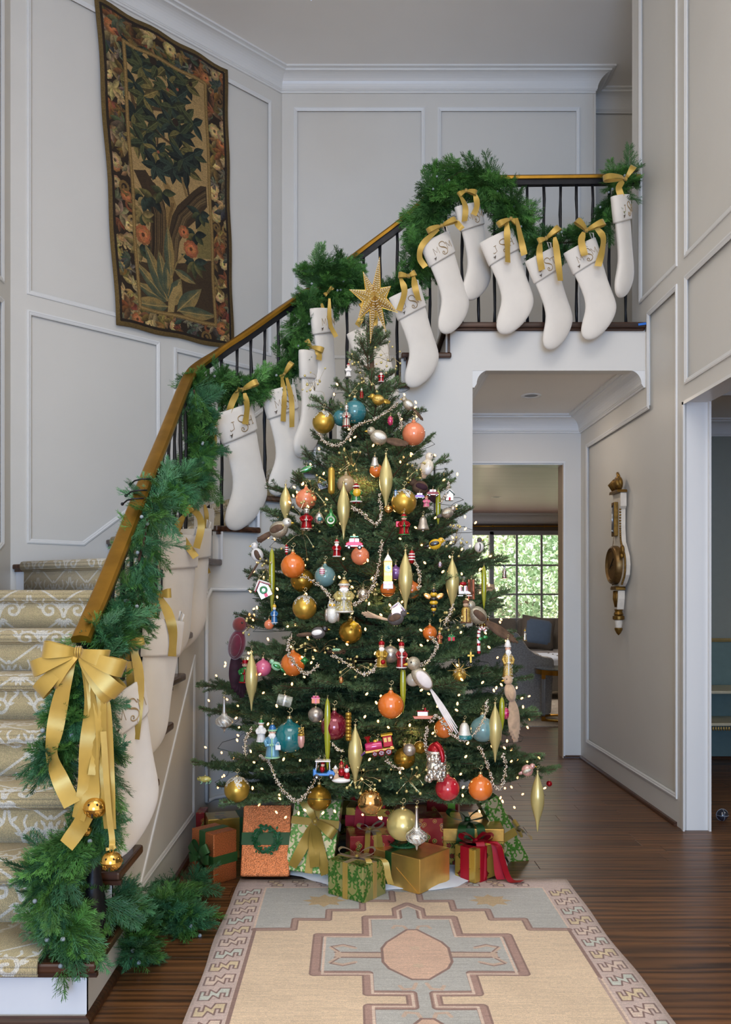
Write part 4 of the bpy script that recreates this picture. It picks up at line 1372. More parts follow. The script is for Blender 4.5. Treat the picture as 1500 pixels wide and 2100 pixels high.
for x in (2.58, 4.4):
    for y_ in (6.54, 6.88):
        M().box((x, y_, sz(1492) / 2), (.04, .04, sz(1492))).build('leg', TEAL, cb)
DKG = pm('dark_blue_glass', (38, 42, 54), .2, coat=1)
for (px_, py_, r_, lab) in ((1482, 1672, .034, 'dark round chair castor on the side room floor, the nearer of the two'), (1470, 1530, .034, 'dark round chair castor in the side room, the farther of the two')):
    g_ = G(px_, py_ + 11)
    o = thing('chair_castor', lab, 'castor', (g_.x, g_.y, 0), 'chair castors in the side room')
    M().ball((g_.x, g_.y, .034), r_, 18, 12).build('castor_ball', DKG, o, smooth=True)
    wr = pm('pale_wire', (150, 158, 172), .4, .3)
    for rot in (Matrix.Rotation(math.pi / 2, 3, 'X'), Matrix.Rotation(math.pi / 2, 3, 'Y'), Matrix()):
        M().tube([Vector((g_.x, g_.y, .034)) + rot @ Vector((.035 * math.cos(a / 20 * 6.283), .035 * math.sin(a / 20 * 6.283), 0)) for a in range(20)], .0018, 4, closed=True).build('wire_ring', wr, o)

# ---- woodland outside
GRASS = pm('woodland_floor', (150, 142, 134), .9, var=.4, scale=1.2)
gm_ = M()
n_ = 30
vs, fs = [], []
for j in range(n_ + 1):
    for i in range(n_ + 1):
        x, y = -18 + 46 * i / n_, 15 + 45 * j / n_
        vs.append((x, y, -.4 + max(0, y - 22) * .24 + .5 * math.sin(x * .5) * math.sin(y * .4)))
for j in range(n_):
    for i in range(n_):
        a = j * (n_ + 1) + i; fs.append((a, a + 1, a + n_ + 2, a + n_ + 1))
gm_.add(vs, fs)
o = gm_.build('hill', GRASS, smooth=True); o['kind'] = 'structure'
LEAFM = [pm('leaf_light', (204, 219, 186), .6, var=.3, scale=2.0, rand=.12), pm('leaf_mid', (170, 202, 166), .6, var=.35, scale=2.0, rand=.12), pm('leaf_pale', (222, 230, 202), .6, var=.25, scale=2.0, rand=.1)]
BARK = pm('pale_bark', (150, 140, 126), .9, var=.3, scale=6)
def crown_mesh(seed, n_, rad, sz_):
    r = np.random.RandomState(seed)
    cl = r.normal(0, 1, (16, 3)); cl /= np.linalg.norm(cl, axis=1)[:, None]; cl *= rad * r.uniform(.3, 1, (16, 1)); cl[:, 2] *= 1.15
    c = cl[r.randint(0, 16, n_)] + r.normal(0, rad * .23, (n_, 3))
    a = r.normal(0, 1, (n_, 3)); a /= np.linalg.norm(a, axis=1)[:, None]
    b = np.cross(a, r.normal(0, 1, (n_, 3))); b /= np.linalg.norm(b, axis=1)[:, None]
    s_ = sz_ * r.uniform(.6, 1.3, (n_, 1))
    v = np.stack([c - a * s_, c + b * s_ * .5, c + a * s_, c - b * s_ * .5], 1).reshape(-1, 3)
    me = bpy.data.meshes.new('crown')
    me.from_pydata(v.tolist(), [], np.arange(4 * n_).reshape(-1, 4).tolist())
    return me
cms = [crown_mesh(s_, 7000, 2.0, .075) for s_ in range(3)]
for i_, me in enumerate(cms):
    me.materials.append(LEAFM[i_])
tr_r = random.Random(5)
spots = [(2.9, 21, 1.0, 'nearest the window, behind the left panes'), (5.3, 21.5, 1.0, 'nearest the window, behind the right panes'), (4.0, 26, 1.25, 'in the second row, left of the middle muntin'), (5.6, 27, 1.3, 'in the second row behind the middle panes'), (7.2, 28, 1.3, 'in the second row at the right edge of the window'),
         (4.8, 34, 1.6, 'up the bank on the left'), (6.7, 35, 1.7, 'up the bank in the middle'), (8.6, 35, 1.7, 'up the bank on the right'), (5.8, 43, 2.1, 'farthest up the bank on the left'), (8.0, 44, 2.1, 'farthest up the bank in the middle'), (10.6, 44, 2.1, 'farthest up the bank on the right')]
for i, (x, y, s_, wh) in enumerate(spots):
    gz = -.4 + max(0, y - 22) * .24
    t = thing('woodland_tree', 'pale leafy woodland tree ' + wh, 'tree', (x, y, gz), 'trees outside the living room window')
    M().tube([(x, y, gz), (x + .1 * s_, y, gz + 1.2 * s_), (x - .05 * s_, y, gz + 2.6 * s_), (x + .1, y, gz + 4 * s_)], [.13 * s_, .11 * s_, .09 * s_, .04 * s_], 8).build('trunk', BARK, t, smooth=True)
    c = bpy.data.objects.new('crown', cms[i % 3]); COL.objects.link(c); c.parent = t
    c.location = (0, 0, 2.3 * s_); c.scale = (s_, s_, s_ * .95); c.rotation_euler = (0, 0, tr_r.random() * 6)
for i in range(4):
    x, y = 2.8 + i * 1.0, tr_r.uniform(19.5, 22)
    gz = -.4 + max(0, y - 22) * .24
    c = bpy.data.objects.new('understorey_bush', cms[i % 3]); COL.objects.link(c)
    c.location = (x, y, gz + .45); c.scale = (.38, .38, .34); c.rotation_euler = (0, 0, i)
    tag(c, ('leftmost', 'second from left', 'third from left', 'rightmost')[i] + ' of the low bushes outside the living room window', 'bush', 'bushes outside the living room window')
# ================================================================== CHRISTMAS TREE
TCX, TCY = .109, 4.42
RZT = [(.20, .62), (.325, .80), (.45, .93), (.63, .86), (.88, .84), (1.13, .74), (1.386, .67), (1.64, .60), (1.89, .48), (2.0, .43), (2.14, .33), (2.32, .26), (2.5, .16), (2.66, .03), (2.8, .01)]
def RT(z):
    if z <= RZT[0][0]: return RZT[0][1]
    for (a, b), (c, d) in zip(RZT[:-1], RZT[1:]):
        if z <= c: return b + (d - b) * (z - a) / (c - a)
    return .01
def clear(x, y):
    """pull a point out of the stair wall"""
    x = max(x, -.78)
    for p_, q_ in zip(Wp[1:-1], Wp[2:]):
        if p_.x <= x <= q_.x:
            y = min(y, p_.y + (q_.y - p_.y) * (x - p_.x) / (q_.x - p_.x) - .05)
    return x, y
NEEDLE = pm('fir_needles', (92, 114, 74), .5, var=.5, scale=9, rand=.28, spec=.35)
TWIG = pm('fir_twig', (84, 64, 44), .8, var=.25, scale=30)
def branch_mesh(L, seed):
    r = np.random.RandomState(seed)
    shoots = []                                         # (start, end, with sag)
    def curve(s): return np.array([s, .03 * L * math.sin(s / L * 5 + seed), -.10 * L * (s / L) ** 2 + .12 * L * (s / L) ** 3])
    n = max(3, int(L / .058))
    for i in range(n):
        s = L * (.22 + .76 * i / n)
        for sg in (1, -1):
            if r.rand() < .1: continue
            l = min(.30, .40 * (L - s) + .05) * r.uniform(.75, 1.15)
            ang = r.uniform(.65, .95)
            d = np.array([math.cos(ang), sg * math.sin(ang), r.uniform(-.12, .18)])
            a = curve(s); b = a + d * l
            shoots.append((a, b))
            if l > .12:
                for t in np.arange(.35, .95, .22):
                    for s2 in (1, -1):
                        l2 = l * .42 * (1.1 - t) + .025
                        a2 = ang * sg + s2 * r.uniform(.6, .9)
                        d2 = np.array([math.cos(a2), math.sin(a2), r.uniform(-.1, .2)])
                        p = a + d * l * t
                        shoots.append((p, p + d2 * l2))
        if i % 3 == 1:
            a = curve(s)
            shoots.append((a, a + np.array([.7, r.uniform(-.3, .3), .6]) * min(.12, .25 * (L - s) + .04)))
    k = 10
    for i in range(k):
        s0, s1 = L * (.2 + .8 * i / k), L * (.2 + .8 * (i + 1) / k)
        shoots.append((curve(s0), curve(s1)))
    V, FN = [], 0
    vs = []
    for a, b in shoots:
        d = b - a; l = np.linalg.norm(d); d = d / l
        m = int(l * 1500) + 4
        t = r.rand(m, 1)
        rad = r.normal(0, 1, (m, 3)); rad[:, 2] = np.abs(rad[:, 2]) * .9 - .25
        rad -= (rad @ d)[:, None] * d
        rad /= np.linalg.norm(rad, axis=1)[:, None] + 1e-6
        nd = d * r.uniform(.45, .75, (m, 1)) + rad * .8
        nd /= np.linalg.norm(nd, axis=1)[:, None]
        ln = r.uniform(.016, .023, (m, 1)) * (1 - .25 * (t > .93))
        o = a + d * (t * l) + rad * .0015
        w = np.cross(nd, r.normal(0, 1, (m, 3))); w /= np.linalg.norm(w, axis=1)[:, None] + 1e-6
        w *= .00125
        vs.append(np.stack([o, o + nd * ln * .5 + w, o + nd * ln, o + nd * ln * .5 - w], 1))
    v = np.concatenate(vs).reshape(-1, 3)
    f = np.arange(len(v)).reshape(-1, 4)
    mb = M()
    mb.tube([curve(L * i / 8) for i in range(9)], [.007 * (.4 + L) * (1 - .8 * i / 8) + .001 for i in range(9)], 5)
    for a, b in shoots:
        mb.tube([a, b], [.0022, .0012], 3, cap=False)
    off = len(mb.v)
    me = bpy.data.meshes.new('branch')
    me.from_pydata([tuple(p) for p in mb.v] + v.tolist(), [], mb.f + (f + off).tolist())
    me.materials.append(TWIG); me.materials.append(NEEDLE)
    me.polygons.foreach_set('material_index', [0] * len(mb.f) + [1] * len(f))
    me.update()
    return me
BL = [.16, .26, .38, .52, .66, .80, .95]
BM = {l: [branch_mesh(l, int(l * 100) + k * 7) for k in range(2)] for l in BL}
tree = thing('christmas_tree', 'tall green fir Christmas tree dressed with ornaments in the curve of the stairs', 'tree', (TCX, TCY, 0))
M().tube([(TCX, TCY, .02), (TCX, TCY, 1.2), (TCX, TCY, 2.3), (TCX - .01, TCY, 2.76)], [.055, .04, .018, .006], 10).build('trunk', pm('fir_bark', (82, 62, 46), .9, var=.3, scale=20, bump=.4), tree, smooth=True)
stn = M().lathe([(.22, .0), (.23, .03), (.12, .06), (.11, .16), (.07, .18), (.07, .20)], 24, Matrix.Translation((TCX, TCY, .012)))
tag(stn.build('tree_stand', pm('stand_green', (40, 60, 44), .5), smooth=True, org=(TCX, TCY, .012)), 'dark green metal tree stand under the lowest fir branches', 'tree stand')
n_br = [0]
def add_branch(a, b, roll=None):
    a, b = Vector(a), Vector(b)
    d = b - a; l = d.length
    key = min(BL, key=lambda q_: abs(q_ - l))
    o = bpy.data.objects.new('branch', BM[key][n_br[0] % 2])
    COL.objects.link(o); o.parent = tree
    n_br[0] += 1
    o.location = a - W['christmas_tree']
    hz = math.hypot(d.x, d.y)
    e = math.atan2(d.z, hz); az = math.atan2(d.y, d.x)
    o.rotation_euler = (Matrix.Rotation(az, 3, 'Z') @ Matrix.Rotation(-e, 3, 'Y') @ Matrix.Rotation(R.uniform(-.35, .35) if roll is None else roll, 3, 'X')).to_euler()
    s_ = l / key
    o.scale = (s_, max(.85, min(1.1, s_)), max(.85, min(1.1, s_)))
tb = random.Random(12)
z = .46
row = 0
while z < 2.50:
    r = RT(z)
    n = max(4, int(2 * math.pi * r / (.29 if z < 2.0 else .24)))
    for i in range(n):
        a = 2.39996 * row + 2 * math.pi * i / n + tb.uniform(-.2, .2)
        rr_ = r * tb.uniform(.74, 1.06) if math.sin(a) < .3 else r * .78
        zz = z + tb.uniform(-.06, .06)
        x, y = clear(TCX + rr_ * math.cos(a), TCY + rr_ * math.sin(a))
        el = .02 + .75 * max(0, (z - .7) / 2.0) ** 1.3
        hz = math.hypot(x - TCX, y - TCY)
        add_branch((TCX, TCY, max(.2, zz - hz * math.tan(el))), (x, y, zz))
    if row % 2:                                         # shorter inner branches close the heart of the tree
        for i in range(max(3, n // 3)):
            a = 2.0 * row + 2 * math.pi * i / max(3, n // 3)
            add_branch((TCX, TCY, max(.2, z - .05)), (TCX + .52 * r * math.cos(a), TCY + .52 * r * math.sin(a), z + .04))
    row += 1
    z += .125 if z < 1.9 else .115
# leader
for a in range(6):
    an = a * 1.257 + .4
    add_branch((TCX - .02, TCY, 2.42 + .045 * a), (TCX - .02 + (.15 - .015 * a) * math.cos(an), TCY + (.15 - .015 * a) * math.sin(an), 2.50 + .045 * a))
for z_, x2 in ((2.5, -.035), (2.62, -.03)):
    add_branch((TCX - .02, TCY, z_), (TCX + x2, TCY - .02, z_ + .15), 0)
add_branch((TCX - .02, TCY, 2.60), P(802, 682, 4.38), 0)
# branch tips that stand out of the silhouette
for (px_, py_, d_, zb) in [(403, 1412, 4.25, .82), (392, 1570, 4.15, .42), (470, 1330, 4.1, 1.0), (508, 1215, 4.2, 1.25), (515, 1135, 4.15, 1.4), (545, 1000, 4.25, 1.75), (598, 985, 4.2, 1.8), (637, 815, 4.25, 2.2),
                           (870, 840, 4.25, 2.2), (935, 985, 4.3, 1.78), (1045, 1150, 4.3, 1.35), (1060, 1300, 4.25, 1.05), (1095, 1395, 4.2, .85), (1080, 1435, 4.05, .78), (1150, 1580, 4.15, .42), (1060, 1540, 4.0, .5), (1000, 1240, 4.1, 1.2),
                           (850, 1650, 3.62, .42), (700, 1580, 3.75, .45), (760, 1600, 3.6, .42), (900, 1600, 3.7, .45), (560, 1560, 3.9, .47), (640, 1560, 3.8, .47), (985, 1580, 3.85, .42), (930, 1130, 4.05, 1.45)]:
    add_branch((TCX, TCY, zb), P(px_, py_, d_), R.uniform(-.2, .2))
# fairy lights
BULB = bpy.data.materials.new('warm_bulb'); BULB.use_nodes = True
bb = BULB.node_tree.nodes['Principled BSDF']
bb.inputs['Base Color'].default_value = (1, .7, .4, 1); bb.inputs['Emission Color'].default_value = (1, .50, .17, 1); bb.inputs['Emission Strength'].default_value = 5
BULB.cycles.emission_sampling = 'NONE'
lights = thing('fairy_light_string', 'string of warm mini bulbs wound through the fir tree', 'string lights', (TCX, TCY, .35))
bm0 = M().ball((0, 0, 0), (.0046, .0046, .0085), 8, 6).build('mini_bulb', BULB, link=False, smooth=True)
lr_ = random.Random(4)
wire = []
k = 0
for i in range(270):
    t = i / 269
    z = .33 + 2.25 * (1 - (1 - t) ** .55) * .97
    a = -math.pi / 2 + lr_.uniform(-1.45, 1.45)
    r = RT(z) * lr_.uniform(.80, 1.0)
    x, y = clear(TCX + r * math.cos(a), TCY + r * math.sin(a))
    o = bpy.data.objects.new('mini_bulb', bm0.data); COL.objects.link(o); o.parent = lights
    o.location = Vector((x, y, z)) - W['fairy_light_string']
    o.rotation_euler = (lr_.uniform(-1, 1), lr_.uniform(-1, 1), 0)
for i in range(520):
    t = i / 519
    z = .35 + 2.2 * t
    a = t * 15 * 6.283
    r = RT(z) * (.86 + .05 * math.sin(i * 1.7))
    x, y = clear(TCX + r * math.cos(a), TCY + r * math.sin(a))
    wire.append((x, y, z + .012 * math.sin(i * .9)))
M().tube(wire, .0013, 4).build('wire', pm('green_wire', (34, 52, 34), .5), lights)
# skirt
sk = M()
n_ = 64
pr = []
for k in range(n_):
    a = k / n_ * 6.283
    x0 = TCX + .08
    r = .60 + .02 * math.sin(a * 9)
    rx, ry = r * 1.02, r * .98
    pr.append((x0 + rx * math.cos(a), TCY - .02 + ry * math.sin(a)))
vs = [(TCX, TCY, .03)] + [(TCX + (x - TCX) * .6, TCY + (y - TCY) * .6, .028 + .006 * math.sin(k * 1.3)) for k, (x, y) in enumerate(pr)] + [(x, y, .016 + .004 * math.sin(k * 2.1)) for k, (x, y) in enumerate(pr)]
fs = [(0, 1 + k, 1 + (k + 1) % n_) for k in range(n_)] + [(1 + k, 1 + n_ + k, 1 + n_ + (k + 1) % n_, 1 + (k + 1) % n_) for k in range(n_)]
sko = sk.add(vs, fs).build('tree_skirt', pm('white_felt', (226, 224, 222), .95, var=.03), smooth=True, org=(TCX, TCY, .012))
so = sko.modifiers.new('thickness', 'SOLIDIFY'); so.thickness = .004
tag(sko, 'white felt tree skirt spread on the floor under the presents', 'tree skirt')

# ================================================================== CEDAR GARLANDS
CEDAR = [pm('cedar_green', (74, 122, 54), .55, var=.4, scale=5, rand=.3), pm('cedar_blue_green', (64, 114, 74), .55, var=.4, scale=5, rand=.3), pm('cedar_dark', (56, 96, 46), .55, var=.4, scale=5, rand=.3)]
def sprig_mesh(seed, mat):
    r = np.random.RandomState(seed)
    m = M()
    bend = r.uniform(-.25, .05)
    def ax(s): return Vector((s, .06 * math.sin(s * 3 + seed), bend * s * s))
    def blade(a, b, w0, w1, nz):
        d = (b - a)
        sd = d.cross(Vector(nz)).normalized()
        m.add([a - sd * w0, a + sd * w0, b + sd * w1, b - sd * w1], [(0, 1, 2, 3)])
    for i in range(5):
        blade(ax(i / 5), ax((i + 1) / 5), .011, .009, (0, r.uniform(-.4, .4), 1))
    for i in range(12):
        s = .04 + .92 * i / 12
        for sg in (1, -1):
            l = (.44 * (1 - s) + .15) * r.uniform(.7, 1.2)
            an = r.uniform(.38, .72)
            d = Vector((math.cos(an), sg * math.sin(an), r.uniform(-.35, .35)))
            a = ax(s); b = a + d * l
            blade(a, b, .007, .005, (r.uniform(-.5, .5), r.uniform(-.5, .5), 1))
            for t in np.arange(.16, 1.0, .14):
                for s2 in (1, -1):
                    l2 = l * .40 * (1.12 - t) + .045
                    a2 = an * sg + s2 * r.uniform(.3, .62)
                    d2 = Vector((math.cos(a2), math.sin(a2), r.uniform(-.4, .4)))
                    p = a + d * l * t
                    blade(p, p + d2 * l2, .0068, .003, (r.uniform(-.8, .8), r.uniform(-.8, .8), 1))
    return m.build('sprig', mat, link=False).data
SPR = [[sprig_mesh(10 * k + s, CEDAR[k]) for s in range(4)] for k in range(3)]
BERRY = pm('juniper_berry', (146, 156, 160), .6, var=.2, scale=200)
bmesh_b = M().ball((0, 0, 0), .0075, 10, 8).build('juniper_berry', BERRY, link=False, smooth=True).data
STEMW = pm('vine_stem', (70, 52, 38), .8)
gr = random.Random(21)
def garland(name, label, paths, n, berries=12, size=.20, mats=(0, 2), core=.03):
    """paths: list of (points, weight, radius)"""
    pts0 = paths[0][0]
    o = thing(name, label, 'garland', pts0[len(pts0) // 2])
    tot = sum(w for _, w, _ in paths)
    for pts, w, rad in paths:
        sp = smoothpath(pts, 8)
        M().tube(sp, .006, 5).build('stem', STEMW, o, smooth=True)
        cnt = int(n * w / tot)
        seg = [0]
        for a, b in zip(sp[:-1], sp[1:]): seg.append(seg[-1] + (b - a).length)
        for i in range(cnt):
            t = (i + gr.random()) / cnt * seg[-1]
            j = max(0, min(len(sp) - 2, next((k_ for k_ in range(len(seg) - 1) if seg[k_ + 1] >= t), len(sp) - 2)))
            tan = (sp[j + 1] - sp[j]).normalized()
            p = sp[j].lerp(sp[j + 1], (t - seg[j]) / max(1e-6, seg[j + 1] - seg[j]))
            th = gr.random() * 6.283
            u = tan.orthogonal().normalized(); v = tan.cross(u)
            rv = u * math.cos(th) + v * math.sin(th)
            sgn = 1 if gr.random() < .72 else -1
            d = (tan * sgn * gr.uniform(.3, 1.0) + rv * gr.uniform(.55, 1.0) + Vector((0, 0, -.30))).normalized()
            c = bpy.data.objects.new('sprig', SPR[gr.choice(mats)][gr.randrange(4)])
            COL.objects.link(c); c.parent = o
            pos = p + rv * core * gr.random() - d * .03
            c.location = pos - W[o.name]
            quat = d.to_track_quat('X', 'Z')
            c.rotation_mode = 'QUATERNION'
            c.rotation_quaternion = quat @ Matrix.Rotation(gr.uniform(-1.2, 1.2), 3, 'X').to_quaternion()
            s_ = size * gr.uniform(.75, 1.15) * rad
            c.scale = (s_, s_, s_)
        for i in range(int(berries * w / tot)):
            p = sp[gr.randrange(len(sp))]
            b = bpy.data.objects.new('juniper_berry', bmesh_b); COL.objects.link(b); b.parent = o
            b.location = p + Vector((gr.uniform(-.05, .05), -gr.uniform(.05, .085), gr.uniform(-.05, .05))) - W[o.name]
    return o
def lx(px, py, X=-.85): return P(px, py, X * F / (px - CX))
def rl(px, py, off=.07): return P(px, py, rail_d(px, off))
garland('cedar_garland', 'cedar garland swagged along the landing rail with a thick clump at its left end',
        [([P(*p, 5.42) for p in [(1308, 350), (1285, 358), (1262, 395), (1245, 435), (1218, 478), (1165, 497), (1105, 492), (1062, 468)]], 1.15, .85),
         ([P(*p, 5.40) for p in [(1062, 470), (1048, 420), (1010, 380), (960, 352), (915, 372), (885, 420), (872, 465)]], 1.5, 1.05)], 285, 14)
garland('cedar_garland', 'cedar garland swagged behind the gold star on the upper stairs',
        [([rl(*p) for p in [(872, 470), (868, 520), (850, 565), (815, 592), (770, 610), (735, 600), (700, 575)]], 1.2, .85),
         ([rl(*p) for p in [(640, 562), (680, 550), (715, 572), (690, 600), (650, 590)]], 1.0, .95)], 250, 10)
garland('cedar_garland', 'cedar garland swagged on the middle stairs above the row of stockings',
        [([rl(*p) for p in [(640, 600), (622, 650), (610, 690), (604, 725), (588, 768), (550, 788), (505, 796), (465, 790), (430, 785), (402, 792)]], 1.8, .80)], 285, 14)
garland('cedar_garland', 'cedar garland wound down the curving lower handrail above the stairs',
        [([lx(*p, -.83) for p in [(398, 800), (404, 840), (410, 880), (405, 925), (408, 965)]], .75, .80),
         ([lx(*p, -.82) for p in [(415, 985), (375, 990), (335, 1010), (306, 1055), (296, 1105), (285, 1150)]], 1.15, .80),
         ([lx(*p, -.83) for p in [(288, 1150), (282, 1195), (268, 1245), (235, 1285), (205, 1315)]], .7, .72)], 298, 22, mats=(0, 1))
garland('cedar_garland', 'full cedar garland gathered round the black newel post and trailing over the bottom step',
        [([P(*p) for p in [(188, 1345, 2.86), (172, 1400, 2.78), (140, 1470, 2.74), (112, 1530, 2.72), (108, 1570, 2.72)]], 1.1, .72),
         ([P(*p) for p in [(205, 1390, 2.82), (205, 1480, 2.8), (212, 1570, 2.8), (205, 1650, 2.78), (212, 1720, 2.78)]], .9, .65),
         ([P(*p) for p in [(175, 1710, 2.76), (125, 1760, 2.74), (112, 1830, 2.72), (135, 1890, 2.72), (150, 1935, 2.70)]], 1.3, .80)], 298, 16, mats=(1, 0))
garland('cedar_garland', 'loose end of cedar garland lying on the oak floor beside the bottom step',
        [([P(205, 1850, 2.86), G(250, 1862, .11), G(300, 1868, .08), G(345, 1850, .07), G(388, 1812, .06)], 1.6, .85),
         ([G(262, 1890, .07), G(280, 1930, .05), G(268, 1965, .04)], .6, .8), ([G(330, 1875, .06), G(372, 1880, .05), G(395, 1890, .04)], .6, .8)], 240, 12, mats=(1, 0))
# cable ties holding the garland to the lower handrail
for (px_, py_, lab) in ((291, 992, 'uppermost of three black ties on the handrail'), (283, 1015, 'middle one of three black ties on the handrail'), (276, 1032, 'lowest of three black ties on the handrail')):
    p_ = P(px_, py_, -.88 * F / (px_ - CX))
    m = M().tube([p_ + Vector((-.045, -.01, -.004)), p_ + Vector((-.02, -.036, .008)), p_ + Vector((.012, -.042, .014)), p_ + Vector((.045, -.03, .016))], .0035, 6).ball(p_ + Vector((-.047, -.008, -.004)), .007, 8, 6)
    tag(m.build('cable_tie', BLACK, smooth=True, org=p_), lab, 'cable tie', 'cable ties on the handrail')
# ================================================================== RIBBONS, STOCKINGS, BELLS
RIB = {'gold': GOLDRIB,
       'green': pm('green_satin', (44, 84, 40), .38, .15, .15, 14, .05, 60),
       'red': pm('red_satin', (168, 12, 36), .42, .1, .12, 14, .05, 60),
       'lime': pm('lime_satin', (122, 172, 42), .38, .15, .12, 14, .05, 60, sheen=.4)}
def loop_pts(c, dr, n, L, lift=.30, drop=0.0):
    c, dr, n = Vector(c), Vector(dr).normalized(), Vector(n).normalized()
    g = Vector((0, 0, -drop * L))
    q_ = [(0, 0), (.22, .7), (.55, 1.0), (.85, .95), (1.0, .5), (.96, .1), (.72, -.15), (.35, -.12), (.02, 0)]
    return smoothpath([c + dr * L * a + n * L * lift * b + g * a * a for a, b in q_], 4)
def bow(parent, c, ux, n, L, w, mat, loops=((1, .15), (-1, .15)), tails=(), org=None, lift=.3):
    """bow tied at c: loops = (side, angle up in the ux/uz plane[, length factor]); tails = lists of points"""
    ux, n = Vector(ux).normalized(), Vector(n).normalized()
    uz = ux.cross(n).normalized()
    if uz.z < 0 and abs(n.z) < .8: uz = -uz
    for lp in loops:
        s_, a = lp[0], lp[1]
        k_ = lp[2] if len(lp) > 2 else 1.0
        dr = ux * s_ * math.cos(a) + uz * math.sin(a)
        pts = loop_pts(c, dr, n, L * k_, lift)
        ww = [w * (.35 + .65 * min(1, 3.2 * min(i, len(pts) - 1 - i) / len(pts))) for i in range(len(pts))]
        M().strip(pts, ww, sides=[dr.cross(n)] * len(pts)).build('loop', mat, parent, smooth=True, org=org)
    for tl in tails:
        pts = smoothpath(tl, 5)
        m_ = len(pts)
        nn = []
        for i in range(m_):
            a = .5 * math.sin(i * .42 + L * 50)
            nn.append(n * math.cos(a) + ux * math.sin(a))
        ww = [w * (.4 + .6 * min(1, 4 * i / m_)) for i in range(m_)]
        M().strip(pts, ww, nrm=nn).build('tail', mat, parent, smooth=True, org=org)
    k = M().ball(Vector(c) + n * w * .12, (w * .30, w * .30, w * .34), 12, 8)
    for i in range(3):
        k.tube([Vector(c) + n * w * .3 * math.cos(a_) + uz * w * .36 * math.sin(a_) + ux * (i - 1) * w * .13 for a_ in (-1.4, -.7, 0, .7, 1.4)], w * .07, 5)
    k.build('knot', mat, parent, smooth=True, org=org)

WOOL = pm('ivory_velvet', (226, 219, 208), .9, var=.03, scale=8, bump=.9, bscale=16, sheen=.5)
THREAD = pm('gold_thread', (168, 142, 100), .6, .2, .15, 60)
DTHREAD = pm('brown_thread', (70, 54, 34), .7, var=.2, scale=60)
ST_PAIRS = [((0, 46), (69, 42), 9), ((1, 60), (65, 58), 9.5), ((0, 78), (61, 80), 9.5), ((-2, 98), (58, 103), 9.5), ((-8, 115), (57, 121), 10), ((-20, 129), (54, 139), 10.5), ((-32, 141), (46, 151), 10.5),
            ((-40, 152), (34, 161), 10), ((-43, 162), (18, 170), 9), ((-40, 171), (2, 176), 7), ((-33, 176), (-14, 178.5), 4.5)]
LET = {
 'M': [[(0, 0), (.05, .04), (.08, 1), (.5, .25), (.9, 1), (.95, 0)]],
 'J': [[(.1, .12), (.02, 0), (-.12, .08), (-.05, .2)], [(.12, .05), (.5, .2), (.55, 1), (.3, 1), (.75, 1)]],
 'H': [[(.1, 0), (.12, 1)], [(.75, 0), (.78, 1)], [(.1, .5), (.78, .5)], [(-.02, 0), (.22, 0)], [(.64, 0), (.9, 0)]],
 'R': [[(.1, 0), (.12, 1), (.5, 1), (.62, .8), (.5, .58), (.12, .52)], [(.35, .54), (.75, 0), (.9, .08)]],
 'T': [[(.5, 0), (.5, 1)], [(0, .9), (.05, 1), (.95, 1), (1, .9)]],
 'W': [[(0, 1), (.25, 0), (.5, .8), (.75, 0), (1, 1)]],
 'S': [[(.80, .80), (.70, .95), (.48, 1.0), (.24, .92), (.20, .74), (.36, .60), (.60, .48), (.78, .32), (.74, .12), (.54, .0), (.32, .02), (.22, .14), (.30, .26), (.42, .22), (.42, .12), (.36, .12)], [(.80, .80), (.84, .70)], [(.20, .74), (.3, .66), (.62, .52), (.78, .36)]],
}
